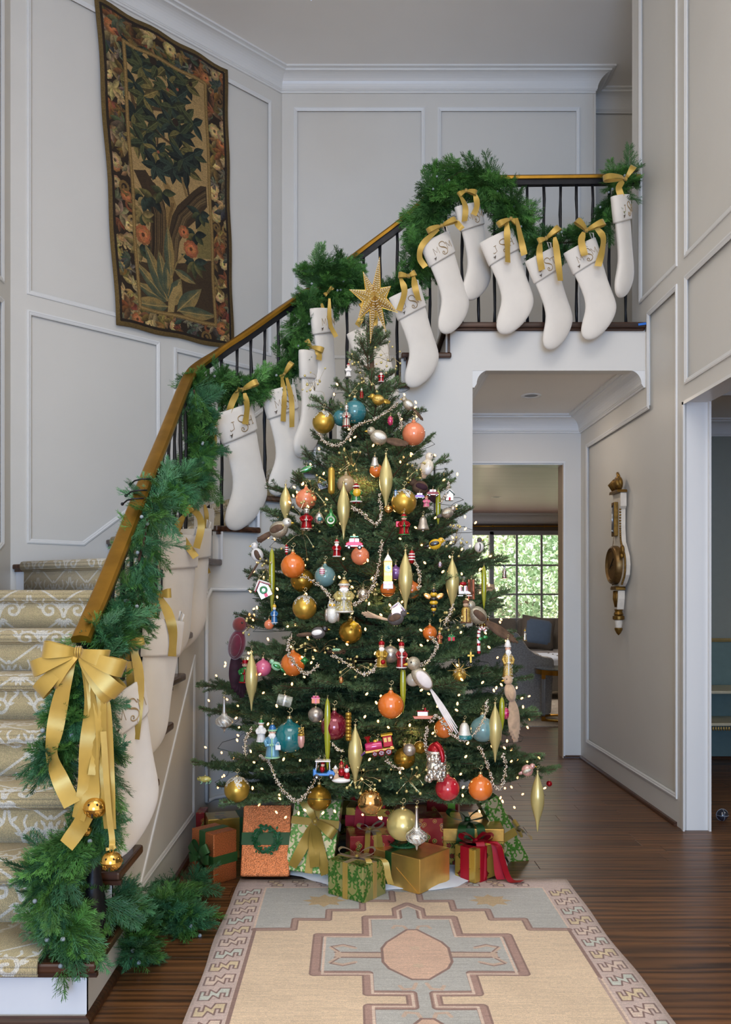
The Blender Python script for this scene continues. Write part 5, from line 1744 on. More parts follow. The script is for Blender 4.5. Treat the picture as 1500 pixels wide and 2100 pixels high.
def stocking(px, py, d, roll, yaw, sc, label, mono='', bee=True):
    u = .003105 * sc
    root = thing('christmas_stocking', label, 'stocking', P(px, py, d), 'stockings on the garland')
    O = (0, 0, 0)
    def pt(x, z, y=0): return Vector(((x - 38) * u, y * u, -z * u))
    def ring(a, b, t, k=18):
        a, b = pt(*a), pt(*b)
        c, hx = (a + b) / 2, (b - a) / 2
        out = []
        for i in range(k):
            an = 2 * math.pi * i / k
            ca, sa = math.cos(an), math.sin(an)
            ex = math.copysign(abs(ca) ** .8, ca)
            out.append(c + hx * ex + Vector((0, 1, 0)) * t * u * sa)
        return out
    rr = [ring((6, 20), (64, 18), 7)] + [ring(a, b, t) for a, b, t in ST_PAIRS]
    rr.append([sum(rr[-1], Vector()) / 18 + (p - sum(rr[-1], Vector()) / 18) * .3 + Vector((0, 0, -1.2 * u)) for p in rr[-1]])
    leg = M().rings(rr).build('leg_and_foot', WOOL, root, smooth=True, org=O)
    sb = leg.modifiers.new('smooth', 'SUBSURF'); sb.levels = 1; sb.render_levels = 1
    cr_ = [ring((5, 10), (71, 8), 8), ring((2, 0), (74, -1), 10.5), ring((0, 0), (76, 0), 12), ring((-.5, 6), (75.5, 5), 12.5), ring((-1, 24), (73, 21), 13), ring((-1.5, 44), (70.5, 39), 13), ring((-1, 47), (70, 42), 12), ring((1, 46), (68, 41), 10)]
    M().rings(cr_, cap=False).build('cuff', WOOL, root, smooth=True, org=O)
    lp = M().tube([pt(72, 2, 0), pt(75, -10, -2), pt(70, -14, 0), pt(69, -2, 1)], 1.4 * u, 6)
    lp.build('hanging_loop', WOOL, root, smooth=True, org=O)
    if mono:
        for k, (ch_, x0, z0, s_) in enumerate(zip(mono, (14, 27, 48), (32, 38, 30), (13, 25, 13))):
            m = M()
            for st_ in LET[ch_]:
                pp = smoothpath([(a, b, 0) for a, b in st_], 4) if ch_ == 'S' else [Vector((a, b, 0)) for a, b in st_]
                m.tube([pt(x0 + p.x * s_ * .95, z0 - p.y * s_, -13.2 + .8 * abs((x0 + p.x * s_ * .95 - 38) / 30) ** 2 * 3) for p in pp], (.75 if k == 1 else .5) * u, 4)
            m.build('monogram_letter', THREAD, root, org=O)
    if bee:
        m = M()
        m.tube([pt(10, 41, -12.3), pt(12, 37.5, -12.6)], [.5 * u, .9 * u], 6)
        m.tube([pt(12, 38, -12.6), pt(8.5, 37, -12.2)], [.9 * u, .5 * u], 6).tube([pt(12, 38, -12.6), pt(14, 35.5, -12.8)], [.9 * u, .5 * u], 6)
        m.build('embroidered_bee', DTHREAD, root, org=O)
    root.rotation_mode = 'QUATERNION'
    root.rotation_quaternion = (Matrix.Rotation(math.radians(yaw), 3, 'Z') @ Matrix.Rotation(-math.radians(roll), 3, 'Y')).to_quaternion()
    return root
SDS = {}
for (k, px, py, d, roll, yaw, sc, mono, lab) in [
    (1, 1273, 402, 5.33, 20, 52, 1.08, 'JSH', 'ivory stocking turned edgewise at the far right end of the landing rail'),
    (2, 1189, 504, 5.32, 28, 8, 1.0, 'MSM', 'ivory stocking monogrammed MSM hanging lowest over the landing beam on the right'),
    (3, 1106, 522, 5.30, 30, 24, 1.0, 'JST', 'ivory stocking whose toe dips below the landing beam, second hanging over it'),
    (4, 1018, 484, 5.30, 27, 10, 1.04, 'JSH', 'ivory stocking monogrammed JSH under a long flat gold ribbon tail'),
    (5, 960, 420, 5.38, 22, 38, 1.02, 'MSM', 'ivory stocking hanging highest, from the thick garland clump'),
    (6, 891, 488, 5.27, 30, 26, 1.0, 'MSM', 'ivory stocking with uncovered MSM monogram left of the highest stocking'),
    (7, 830, 598, 5.24, 27, 22, 1.0, 'JSH', 'ivory stocking right of the gold star, toe hanging over a stair tread'),
    (8, 749, 672, 5.15, 22, 6, 1.02, 'RST', 'ivory stocking monogrammed R behind the gold star and tree top'),
    (9, 660, 634, None, 14, 60, 1.05, 'MSM', 'narrow ivory stocking seen edgewise left of the gold star'),
    (10, 637, 724, None, 6, 68, 1.15, '', 'ivory stocking turned away with open cuff below the edgewise one near the star'),
    (11, 570, 797, None, 20, 40, 1.08, 'MSM', 'ivory stocking behind the left side of the tree top with two long ribbon tails'),
    (13, 478, 838, None, 22, 42, 1.18, 'JSH', 'long ivory stocking hanging clear over the stair treads left of the tree'),
    (14, 430, 888, None, 5, 80, .75, '', 'small glimpse of an ivory stocking beside the garland at the rail bend'),
    (15, 372, 1098, 4.0, 0, 64, 1.12, '', 'big ivory stocking with a folded cuff under the thick garland bend'),
    (16, 398, 1085, 4.32, 4, 60, 1.10, '', 'ivory stocking partly behind the big one under the garland bend'),
    (17, 338, 1272, 3.50, -6, 66, 1.06, '', 'long smooth ivory stocking with gaping cuff and large round toe on the lower stairs'),
    (19, 243, 1412, 2.90, 20, 58, .98, 'MSM', 'ivory stocking with wrinkled foot nearest the newel post'),
    (20, 420, 1043, None, 0, 74, .85, '', 'sliver of an ivory stocking behind the balusters beside the stair corner')]:
    if d is None: d = rail_d(px, .13 if k < 12 else .10)
    SDS[k] = d
    stocking(px, py, d, roll, yaw, sc, lab, mono, bee=k not in (5, 10, 14, 15, 16, 17, 20))

def px_bow(px, py, d, w, loops, tails, label, name='ribbon_bow', mat=GOLDRIB, lift=.35, cat='bow', group='gold bows on the stockings'):
    c = P(px, py, d)
    o = thing(name, label, cat, c, group)
    tl = [[P(x, y, d - .012 - .006 * i) for i, (x, y) in enumerate(t)] for t in tails]
    ww = w * d / F
    for (x, y, *kk) in loops:
        e = P(x, y, d)
        v = e - c
        k_ = kk[0] if kk else lift
        pts = loop_pts(c, v, Vector((0, -1, 0)), v.length, k_)
        sd = v.normalized().cross(Vector((0, -1, .25)).normalized())
        w2 = [ww * (.35 + .65 * min(1, 3.2 * min(i, len(pts) - 1 - i) / len(pts))) for i in range(len(pts))]
        M().strip(pts, w2, sides=[sd] * len(pts)).build('loop', mat, o, smooth=True)
    for t_, (pts_, raw) in enumerate(zip(tl, tails)):
        pts = smoothpath(pts_, 5)
        wt = ww
        m_ = len(pts)
        nn = [Vector((.55 * math.sin(i * .35 + t_ * 2 + px), -1, 0)) for i in range(m_)]
        M().strip(pts, [wt * (.5 + .5 * min(1, 4 * i / m_)) for i in range(m_)], nrm=nn).build('tail', mat, o, smooth=True)
    k = M().ball(c + Vector((0, -.004, 0)), (ww * .34, ww * .30, ww * .30), 12, 8)
    for i in range(3):
        k.tube([c + Vector(((i - 1) * ww * .14, -.004 - ww * .32 * math.cos(a_), ww * .34 * math.sin(a_))) for a_ in (-1.4, -.7, 0, .7, 1.4)], ww * .07, 5)
    k.build('knot', mat, o, smooth=True)
    return o
for (px, py, d, w, loops, tails, lab) in [
    (1283, 368, 5.30, 13, [(1236, 369), (1299, 343)], [[(1280, 372), (1270, 384), (1275, 404)]], 'gold bow at the top of the far right stocking'),
    (1203, 473, 5.26, 14, [(1181, 453), (1239, 458)], [[(1198, 476), (1193, 495), (1200, 524)], [(1222, 466), (1237, 485), (1236, 512), (1227, 546)]], 'gold bow on the MSM stocking over the landing beam'),
    (1120, 490, 5.24, 13, [(1147, 468), (1103, 496)], [[(1110, 494), (1107, 520), (1112, 554)], [(1138, 486), (1143, 520), (1150, 576)]], 'gold bow on the stocking that dips lowest below the beam'),
    (1048, 450, 5.24, 13, [(1020, 464), (1061, 458)], [[(1040, 450), (1041, 495), (1042, 538)], [(1060, 447), (1068, 485), (1076, 523)]], 'gold bow with long flat tail on the JSH stocking'),
    (956, 392, 5.30, 12, [(940, 402), (978, 398)], [[(944, 400), (955, 424), (953, 454)], [(974, 396), (979, 420), (972, 441)]], 'gold bow on the highest stocking'),
    (906, 464, 5.22, 12, [(876, 477), (936, 452)], [[(900, 470), (868, 500), (861, 528), (873, 548)], [(934, 452), (941, 462), (949, 470)]], 'gold bow with a curled tail left of the highest stocking'),
    (838, 567, 5.18, 13, [(817, 565), (853, 560)], [[(822, 570), (830, 598), (819, 637)], [(848, 566), (852, 590), (859, 616)]], 'gold bow on the stocking right of the star'),
    (752, 640, 5.10, 12, [(740, 622), (770, 625)], [[(748, 640), (740, 655), (733, 668)], [(768, 640), (770, 655), (768, 668)]], 'gold bow mostly hidden behind the gold star'),
    (673, 600, None, 9, [(683, 590), (666, 606)], [[(660, 622), (664, 642), (661, 666)], [(676, 612), (677, 662), (690, 691)]], 'gold bow on the edgewise stocking left of the star'),
    (638, 712, None, 12, [(628, 698), (664, 720)], [[(630, 715), (622, 738), (632, 757)], [(648, 716), (655, 728), (654, 738)]], 'gold bow on the stocking with the open cuff near the star'),
    (583, 768, None, 11, [(600, 744), (576, 776)], [[(578, 772), (583, 812), (581, 864)], [(588, 774), (598, 820), (599, 876)]], 'gold bow with two long tails left of the tree top'),
    (497, 800, None, 13, [(530, 784), (486, 800)], [[(490, 800), (478, 822), (469, 846)], [(502, 806), (507, 835), (503, 870)]], 'gold bow on the long stocking over the stair treads'),
    (432, 872, None, 15, [(444, 868), (424, 870)], [[(430, 874), (438, 905), (427, 962)]], 'gold bow with one broad tail at the rail bend'),
    (380, 1055, 3.98, 15, [(362, 1088), (396, 1040)], [[(388, 1042), (406, 1055), (413, 1080), (403, 1124)], [(368, 1092), (384, 1118), (402, 1143)]], 'gold bow on the big stocking under the garland bend'),
    (422, 1022, None, 9, [(430, 1016), (416, 1030)], [[(420, 1035), (424, 1058), (421, 1084)], [(414, 1090), (417, 1140), (428, 1176)]], 'narrow gold bow hanging behind the big stockings at the stair corner'),
    (325, 1219, 3.46, 20, [(298, 1216), (352, 1216)], [[(318, 1224), (310, 1280), (304, 1352)], [(328, 1225), (346, 1260), (355, 1300), (353, 1346)]], 'gold bow with a long broad tail on the gaping stocking'),
    (264, 1320, 2.95, 20, [(297, 1312), (258, 1352)], [[(272, 1324), (286, 1395), (277, 1516)], [(266, 1356), (271, 1420), (274, 1482)]], 'gold bow on the stocking nearest the newel post')]:
    if d is None: d = rail_d(px, .17)
    px_bow(px, py, d, w, loops, tails, 'satin ' + lab)
# the big bow on the newel
big = px_bow(163, 1337, 2.66, 34,
             [(70, 1372, .30), (92, 1330, .40), (82, 1420, .22), (108, 1402, .30), (258, 1372, .28), (250, 1420, .26), (232, 1432, .20), (225, 1350, .40)],
             [[(148, 1352), (128, 1420), (112, 1500), (106, 1548), (124, 1600), (148, 1650)], [(190, 1360), (202, 1440), (206, 1520), (198, 1590)], [(172, 1352), (186, 1450), (180, 1540), (176, 1620), (160, 1680)],
              [(196, 1372), (212, 1470), (218, 1600), (226, 1700)], [(178, 1352), (196, 1460), (190, 1560), (186, 1640), (166, 1690), (136, 1734)]],
             'huge gold satin bow with streaming tails tied on the newel post', name='newel_bow', group=None)
# sleigh bells on ribbons
BELL = pm('bell_brass', (216, 172, 88), .16, .95, .12, 10)
def sleigh_bell(px, py, d, r, top, lab):
    c = P(px, py, d); r = r * d / F
    o = thing('sleigh_bell', lab, 'bell', c, 'brass sleigh bells under the big bow')
    up = [(r * math.sin(t), r * .93 * math.cos(t)) for t in np.linspace(math.pi / 2, .02, 9)]
    lo = [(r * math.sin(t), r * .93 * math.cos(t)) for t in np.linspace(math.pi - .02, math.pi / 2, 9)]
    T_ = Matrix.Translation(c)
    M().lathe(up, 28, T_, cap=False).build('upper_half', BELL, o, smooth=True)
    M().lathe(lo, 28, T_, cap=False).build('lower_half', BELL, o, smooth=True)
    M().lathe([(r * .98, -.06 * r), (r * 1.05, -.05 * r), (r * 1.05, .05 * r), (r * .98, .06 * r)], 28, T_, cap=False).build('rim_band', BELL, o, smooth=True)
    dk = pm('bell_slot', (26, 18, 10), .8)
    m = M()
    for sx in (-.28, .42):
        m.ball(c + Vector((sx * r, -math.sqrt(max(0, 1 - sx * sx - .2)) * r, .40 * r)), (r * .10, r * .06, r * .12), 10, 6)
    m.build('sound_hole', dk, o)
    M().box(c + Vector((.03 * r, -.86 * r, -.42 * r)), (r * .10, r * .22, r * .55), Matrix.Rotation(-.45, 3, 'X')).build('slot', dk, o)
    for sx in (-.62, -.38, .34, .6):
        a_ = [c + Vector((sx * r + .11 * r * math.cos(t), 0, -.42 * r + .2 * r * math.sin(t))) for t in np.linspace(0, 6.28, 13)]
        pp = [c + (p - c).normalized() * r for p in [Vector((q_.x, c.y - math.sqrt(max(.01 * r * r, r * r - (q_.x - c.x) ** 2 - (q_.z - c.z) ** 2)), q_.z)) for q_ in a_]]
        M().tube(pp, r * .025, 4).build('scroll_relief', BELL, o, smooth=True)
    M().tube([c + Vector((r * .16 * math.cos(t), 0, r * 1.0 + r * .16 * math.sin(t))) for t in np.linspace(0, 6.28, 13)], r * .05, 6).build('loop', BELL, o, smooth=True)
    pts = smoothpath([P(x, y, d + .02) for x, y in top] + [c + Vector((0, 0, r * 1.1))], 5)
    M().strip(pts, .018, nrm=(0.3, -1, 0)).build('ribbon', GOLDRIB, o, smooth=True)
    bow(o, c + Vector((0, -.004, r * 1.2)), (1, 0, .3), (0, -1, .2), r * .5, r * .3, GOLDRIB)
sleigh_bell(184, 1590, 2.68, 15, [(176, 1480), (186, 1550)], 'small brass sleigh bell hanging highest under the newel bow')
sleigh_bell(195, 1656, 2.64, 24, [(190, 1500), (200, 1600)], 'largest brass sleigh bell in the middle under the newel bow')
sleigh_bell(229, 1766, 2.60, 22, [(212, 1500), (222, 1650), (230, 1720)], 'brass sleigh bell hanging lowest over the second tread')
sleigh_bell(174, 1702, 2.70, 15, [(182, 1600), (178, 1660)], 'brass sleigh bell half hidden in the garland below the largest one')
sleigh_bell(222, 1597, 2.72, 12, [(214, 1500), (220, 1560)], 'smallest brass sleigh bell at the right behind the ribbon tails')
# ================================================================== PRESENTS
def damask(bg, fg, fg2):
    w, h = .12, .15
    c = Canvas(0, w, 0, h, 1600, bg)
    for ox in (-w, 0, w):
        for oy in (-h, 0, h):
            for sx in (1, -1):
                for dx, dy in ((0, 0), (w / 2, h / 2)):
                    X = lambda x: w / 2 + sx * x + ox + dx
                    Y = lambda y: y + oy + dy
                    pts = [(.002, .02), (.018, .03), (.03, .05), (.026, .07), (.012, .072), (.010, .058), (.018, .054)]
                    c.line([(X(p.x), Y(p.y)) for p in smoothpath([(a, b, 0) for a, b in pts], 4)], .006, fg)
                    for (x, y, L, a, wd) in ((.03, .05, .022, .3, .012), (.026, .07, .024, 1.0, .012), (.018, .03, .022, -.5, .011), (.002, .08, .035, 1.2, .016), (.002, .09, .03, .6, .014), (.0, .02, .028, -1.0, .013), (.012, .072, .02, 2.0, .01), (.003, .115, .018, .2, .012), (.036, .035, .022, 1.6, .013), (.04, .06, .02, 2.4, .012), (.012, .10, .022, .9, .013), (.03, .085, .022, 1.9, .012), (.04, .01, .02, .8, .012)):
                        aa = a if sx > 0 else math.pi - a
                        c.leaf(X(x), Y(y), L, wd, aa, fg, fg2)
    c.grain(.10)
    return c
DAMASK = print_mat('damask_paper', damask((204, 190, 148), (96, 150, 56), (76, 128, 46)), .28, .35, bump=.12, bscale=30, coat=.3, var=.05)
DAMASK_D = print_mat('dark_damask_paper', damask((160, 160, 96), (72, 128, 42), (54, 106, 34)), .24, .4, bump=.15, bscale=26, coat=.4, var=.06)
def holly(bg):
    c = Canvas(0, .24, 0, .24, 1200, bg)
    r = random.Random(8)
    for i in range(9):
        x, y = r.uniform(0, .24), r.uniform(0, .24)
        a = r.random() * 6.28
        for ox in (-.24, 0, .24):
            for oy in (-.24, 0, .24):
                c.line([(x + ox, y + oy), (x + ox + .05 * math.cos(a), y + oy + .05 * math.sin(a))], .0015, (70, 60, 20))
                for k in range(4):
                    t = .012 * (k + 1)
                    for s_ in (1, -1):
                        c.leaf(x + ox + t * math.cos(a), y + oy + t * math.sin(a), .02, .009, a + s_ * .8, (70, 84, 26), (96, 104, 40))
                for k in range(5):
                    c.disc(x + ox + .05 * math.cos(a) + .007 * math.cos(k * 1.3), y + oy + .05 * math.sin(a) + .007 * math.sin(k * 1.3), .0042, (150, 28, 30))
    c.grain(.06)
    return c
HOLLY = print_mat('holly_gold_paper', holly((204, 170, 76)), .25, .6, bump=.15, bscale=24, coat=.4, var=.12)
def circles():
    c = Canvas(0, .2, 0, .2, 1200, (150, 34, 36))
    r = random.Random(9)
    for i in range(34):
        x, y, s_ = r.uniform(0, .2), r.uniform(0, .2), r.uniform(.006, .014)
        for ox in (-.2, 0, .2):
            for oy in (-.2, 0, .2):
                c.disc(x + ox, y + oy, s_, (196, 152, 70)); c.disc(x + ox, y + oy, s_ * .72, r.choice([(150, 34, 36), (80, 110, 60), (120, 60, 90)])); c.disc(x + ox, y + oy, s_ * .35, (206, 170, 96))
    return c
CIRC = print_mat('circle_red_paper', circles(), .3, .35, bump=.1, bscale=24, coat=.3)
COPPER = pm('copper_foil', (206, 120, 70), .32, .7, .5, 300, .5, 300, detail=1)
GOLDFOIL = pm('gold_foil', (226, 182, 98), .30, .75, .22, 7, .12, 24)
GOLDBLOCK = pm('marbled_gold_foil', (220, 172, 88), .30, .75, .30, 16, .12, 24, detail=8)
REDFOIL = pm('red_foil', (168, 30, 36), .3, .4, .15, 20, .1, 30)
LEAFG = pm('boxwood_leaf', (40, 92, 52), .45, var=.3, scale=30, rand=.3)
def gift(label, x, y, z, size, yaw=0, pitch=0, roll=0, paper=None, name='gift_box', pivot=(0, 0, 0)):
    """wrapped box whose local pivot (fractions of half size) rests at x, y, z"""
    o = thing(name, label, 'gift', (x, y, z), 'presents under the tree')
    sx, sy, sz_ = size
    c = Vector((-pivot[0] * sx / 2, -pivot[1] * sy / 2, sz_ / 2))
    b = M().box(c, size, uv=True).build('wrapped_box', paper, o, bevel=.004, org=(0, 0, 0))
    o.rotation_mode = 'QUATERNION'
    o.rotation_quaternion = (Matrix.Rotation(yaw, 3, 'Z') @ Matrix.Rotation(roll, 3, 'Y') @ Matrix.Rotation(pitch, 3, 'X')).to_quaternion()
    return o, c
def band(o, c, size, axis, off, w, mat):
    """ribbon round the box: axis 'x' = loop lying in the yz plane at x offset"""
    sx, sy, sz_ = size
    e = .0025
    m = M()
    if axis == 'x': m.box(c + Vector((off, 0, 0)), (w, sy + 2 * e, sz_ + 2 * e))
    elif axis == 'y': m.box(c + Vector((0, off, 0)), (sx + 2 * e, w, sz_ + 2 * e))
    else: m.box(c + Vector((0, 0, off)), (sx + 2 * e, sy + 2 * e, w))
    m.build('ribbon_band', mat, o, org=(0, 0, 0), bevel=.001)
def flap(o, c, size, face, paper):
    """folded end of the wrapping: a raised triangle"""
    sx, sy, sz_ = size
    e = .0018
    if face == 'x-': pts = [c + Vector((-sx / 2 - e, -sy / 2 * .96, -sz_ / 2)), c + Vector((-sx / 2 - e, sy / 2 * .96, -sz_ / 2)), c + Vector((-sx / 2 - e, 0, .1 * sz_))]; ext = (e, 0, 0)
    elif face == 'y-': pts = [c + Vector((-sx / 2 * .96, -sy / 2 - e, -sz_ / 2)), c + Vector((sx / 2 * .96, -sy / 2 - e, -sz_ / 2)), c + Vector((0, -sy / 2 - e, .1 * sz_))]; ext = (0, e, 0)
    else: pts = [c + Vector((-sx / 2 * .94, -sy / 2, -sz_ / 2 - e)), c + Vector((sx / 2 * .94, -sy / 2, -sz_ / 2 - e)), c + Vector((0, .1 * sy, -sz_ / 2 - e))]; ext = (0, 0, e)
    M().prism(pts, ext).build('paper_fold', paper, o, org=(0, 0, 0))
def wreath(o, c, n, ux, r, mat=LEAFG):
    """small boxwood wreath lying against a face with normal n"""
    n, ux = Vector(n).normalized(), Vector(ux).normalized(); uy = n.cross(ux)
    m = M()
    rw = random.Random(3)
    for i in range(150):
        a = rw.random() * 6.283
        t = ux * -math.sin(a) + uy * math.cos(a)
        e = ux * math.cos(a) + uy * math.sin(a)
        p = c + e * (r + rw.uniform(-.2, .2) * r) + n * (.004 + rw.uniform(0, .014))
        d = (t * rw.uniform(.4, 1) + e * rw.uniform(-.9, .9) + n * rw.uniform(0, .6)).normalized()
        L = r * rw.uniform(.28, .42); s_ = d.cross(n).normalized() * L * .28
        m.add([p, p + d * L * .5 + s_ + n * .002, p + d * L, p + d * L * .5 - s_ + n * .002], [(0, 1, 2, 3)])
    m.tube([c + (ux * math.cos(a) + uy * math.sin(a)) * r + n * .006 for a in np.linspace(0, 6.283, 25)], .006, 6)
    w_ = m.build('boxwood_wreath', mat, o, org=(0, 0, 0)); w_['kind'] = 'stuff'
U = Vector
FY = (0, -1, 0)
def topbow(o, c, size, L, w, mat, ang=0.0, off=(0, 0), tails=True, nl=2, hang=0.0):
    k = c + U((off[0], off[1], size[2] / 2 + .004))
    ux = U((math.cos(ang), math.sin(ang), 0)); uy = U((-math.sin(ang), math.cos(ang), 0))
    for s_ in (1, -1):
        for j in range(nl // 2 if nl > 2 else 1):
            dr = (ux * s_ + uy * (-.35 + .7 * j if nl > 2 else -.2) + U((0, 0, .32))).normalized()
            pts = loop_pts(k, dr, U((0, 0, 1)), L * (1 - .15 * j), .34)
            ww = [w * (.4 + .6 * min(1, 3.2 * min(i, len(pts) - 1 - i) / len(pts))) for i in range(len(pts))]
            M().strip(pts, ww, sides=[dr.cross(U((0, 0, 1)))] * len(pts)).build('loop', mat, o, smooth=True, org=(0, 0, 0))
    if tails:
        for s_ in (.75, -.6):
            e = -size[1] / 2 - .006 - off[1]
            pts = smoothpath([k, k + ux * s_ * L * .35 + U((0, e * .5, .010)), k + ux * s_ * L * .6 + U((0, e, .006)), k + ux * s_ * L * .7 + U((0, e - .012, -.04 - hang)), k + ux * s_ * L * .85 + U((0, e - .014, -.075 - hang))], 5)
            M().strip(pts, w * .9, sides=[ux] * len(pts)).build('tail', mat, o, smooth=True, org=(0, 0, 0))
    M().ball(k + U((0, 0, w * .2)), (w * .34, w * .34, w * .3), 12, 8).build('knot', mat, o, smooth=True, org=(0, 0, 0))
# 1 green damask cube in front
s = (.168, .196, .155)
o, c = gift('green damask cube with gold ribbon standing on the rug in front', .048, 3.66, .0105, s, math.radians(37), 0, 0, DAMASK_D, pivot=(-1, -1, 0))
o.rotation_quaternion = Matrix.Rotation(math.radians(52), 3, 'Z').to_quaternion()
band(o, c, s, 'x', 0, .028, GOLDRIB); band(o, c, s, 'y', 0, .028, GOLDRIB); topbow(o, c, s, .085, .03, GOLDRIB, -.9, nl=2, hang=.02); flap(o, c, s, 'y-', DAMASK_D)
# 2 gold box with wreath
s = (.235, .264, .155)
o, c = gift('plain gold foil box with green ribbon and a small wreath on top', .301, 3.77, .0105, s, math.radians(49.5), 0, 0, GOLDFOIL, pivot=(-1, -1, 0))
band(o, c, s, 'y', .045, .035, RIB['green'])
wreath(o, c + U((.0, .045, s[2] / 2 + .004)), (0, 0, 1), (1, 0, 0), .062); flap(o, c, s, 'x-', GOLDFOIL)
# 3 holly box with red bow
s = (.165, .12, .155)
o, c = gift('gold holly box with a big red satin bow at the front right', .565, 3.91, .0105, s, math.radians(44), 0, 0, HOLLY, pivot=(-1, -1, 0))
band(o, c, s, 'x', -.02, .05, RIB['red']); band(o, c, s, 'y', 0, .05, RIB['red'])
topbow(o, c, s, .085, .045, RIB['red'], -.7, nl=4, hang=.08)
pts = smoothpath([c + U((0, 0, s[2] / 2 + .02)), c + U((.03, -.10, s[2] / 2 + .01)), c + U((.045, -.12, .02)), c + U((.06, -.15, -.07)), c + U((.075, -.21, -s[2] / 2 + .012))], 6)
M().strip(pts, .046, sides=[U((1, .1, 0))] * len(pts)).build('tail', RIB['red'], o, smooth=True, org=(0, 0, 0))
# 4 copper box with green bow, left
s = (.135, .17, .232)
o, c = gift('copper foil box with a green satin bow beside the stair wall', -.636, 3.92, 0, s, math.radians(46), 0, 0, COPPER, pivot=(-1, -1, 0))
band(o, c, s, 'z', -.01, .045, RIB['green']); band(o, c, s, 'y', 0, .045, RIB['green'])
kk = c + U((-s[0] / 2 - .008, 0, -.0))
bow(o, kk, (0, -1, 0), (-1, 0, 0), .085, .045, RIB['green'], ((1, .7), (-1, .75), (1, .0, .8), (-1, -.2, .9)), ([kk, kk + U((-.012, .01, -.07)), kk + U((-.02, -.02, -.125))], [kk, kk + U((-.02, -.03, -.07)), kk + U((-.05, -.08, -.12)), kk + U((-.06, -.17, -.125))]), (0, 0, 0))
# 5 copper flat box upright with wreath
s = (.228, .075, .325)
o, c = gift('copper foil box standing upright with a boxwood wreath on its front', -.405, 4.03, .0, s, 0, math.radians(-24), 0, COPPER, pivot=(0, 1, 0))
band(o, c, s, 'z', .005, .058, RIB['green']); wreath(o, c + U((0, -s[1] / 2 - .002, .0)), (0, -1, 0), (1, 0, 0), .055); flap(o, c, s, 'z-', COPPER)
# 6 tall damask leaning
s = (.225, .105, .40)
o, c = gift('tall green damask box leaning back with a gold bow on its front', -.195, 4.06, .005, s, math.radians(-6), math.radians(-22), math.radians(5), DAMASK, pivot=(0, 1, 0))
band(o, c, s, 'z', .03, .036, GOLDRIB); band(o, c, s, 'x', .0, .036, GOLDRIB)
kk = c + U((0, -s[1] / 2 - .006, .035))
bow(o, kk, (1, 0, 0), FY, .13, .05, GOLDRIB, ((-1, .95), (1, -.5, .9)), ([kk, kk + U((-.03, -.02, -.10)), kk + U((-.075, -.03, -.22))], [kk, kk + U((.01, -.02, -.10)), kk + U((.03, -.03, -.21))], [kk, kk + U((.03, -.02, -.10)), kk + U((.085, -.03, -.235))]), (0, 0, 0), .3)
# 7 holly box that carries the wide gold box
s = (.33, .34, .14)
o, c = gift('gold holly box lying under the wide marbled gold box', .585, 4.32, 0.004, s, math.radians(-3), 0, 0, HOLLY)
s = (.33, .32, .062)
o, c = gift('wide flat marbled gold box with a dark green bow on top', .575, 4.27, .146, s, math.radians(-2), 0, 0, GOLDBLOCK)
band(o, c, s, 'x', 0, .045, RIB['green']); topbow(o, c, s, .11, .045, RIB['green'], .15, nl=2, off=(0, -.03), tails=True)
# 8 leaning narrow damask on the right
s = (.10, .085, .375)
o, c = gift('narrow green damask box leaning to the right with a gold bow', .895, 4.29, .002, s, math.radians(12), 0, math.radians(-27), DAMASK, pivot=(1, -1, 0))
band(o, c, s, 'z', -.02, .042, GOLDRIB)
kk = c + U((s[0] / 2 + .006, -.01, -.02))
bow(o, kk, (0, -1, .2), (1, 0, 0), .075, .038, GOLDRIB, ((1, .5), (-1, .9), (1, -.5, .8)), ([kk, kk + U((.03, -.02, -.03)), kk + U((.055, -.03, -.08))],), (0, 0, 0))
# behind
s = (.30, .15, .205)
o, c = gift('gold holly box with green ribbon behind the copper boxes', -.60, 4.40, .0, s, math.radians(16), 0, 0, HOLLY)
band(o, c, s, 'x', .03, .04, RIB['green'])
s = (.045, .12, .21)
o, c = gift('thin red patterned box squeezed against the stair wall', -.785, 4.47, .0, s, math.radians(0), 0, 0, CIRC)
s = (.15, .13, .24)
o, c = gift('red foil box with a lime green bow between the copper and green boxes', -.30, 4.24, .0, s, math.radians(8), 0, 0, REDFOIL)
band(o, c, s, 'x', .02, .035, RIB['lime']); band(o, c, s, 'z', .02, .035, RIB['lime']); topbow(o, c, s, .085, .04, RIB['lime'], .2, nl=4, tails=True)
s = (.21, .15, .205)
o, c = gift('red box printed with rings and tied in gold behind the green cube', .085, 4.03, .014, s, math.radians(8), 0, 0, CIRC)
band(o, c, s, 'x', .02, .028, GOLDRIB); topbow(o, c, s, .07, .03, GOLDRIB, .3, nl=2)
s = (.24, .14, .27)
o, c = gift('gold holly box with a red ribbon behind the red ring box', .10, 4.27, .014, s, math.radians(-10), 0, 0, HOLLY)
band(o, c, s, 'z', .07, .055, RIB['red']); topbow(o, c, s, .12, .055, RIB['red'], .4, nl=4, hang=.03)
s = (.14, .12, .30)
o, c = gift('tall gold block print box deep under the left branches', -.05, 4.72, 0.012, s, math.radians(12), 0, 0, HOLLY)
s = (.12, .12, .29)
o, c = gift('dark red box beside the tall gold one under the tree', -.215, 4.74, 0.0, s, math.radians(12), 0, 0, REDFOIL)
s = (.17, .12, .40)
o, c = gift('tall red printed box with lime ribbon behind the orange ball', .50, 4.66, .012, s, math.radians(-12), 0, 0, CIRC)
band(o, c, s, 'x', .05, .04, RIB['lime']); topbow(o, c, s, .09, .04, RIB['lime'], .2, nl=4)
kk = P(958, 1640, 4.42) - U((.50, 4.66, .012))
s = (.12, .14, .25)
o, c = gift('small red and gold box behind the plain gold one', .375, 4.17, .012, s, math.radians(5), 0, 0, CIRC)
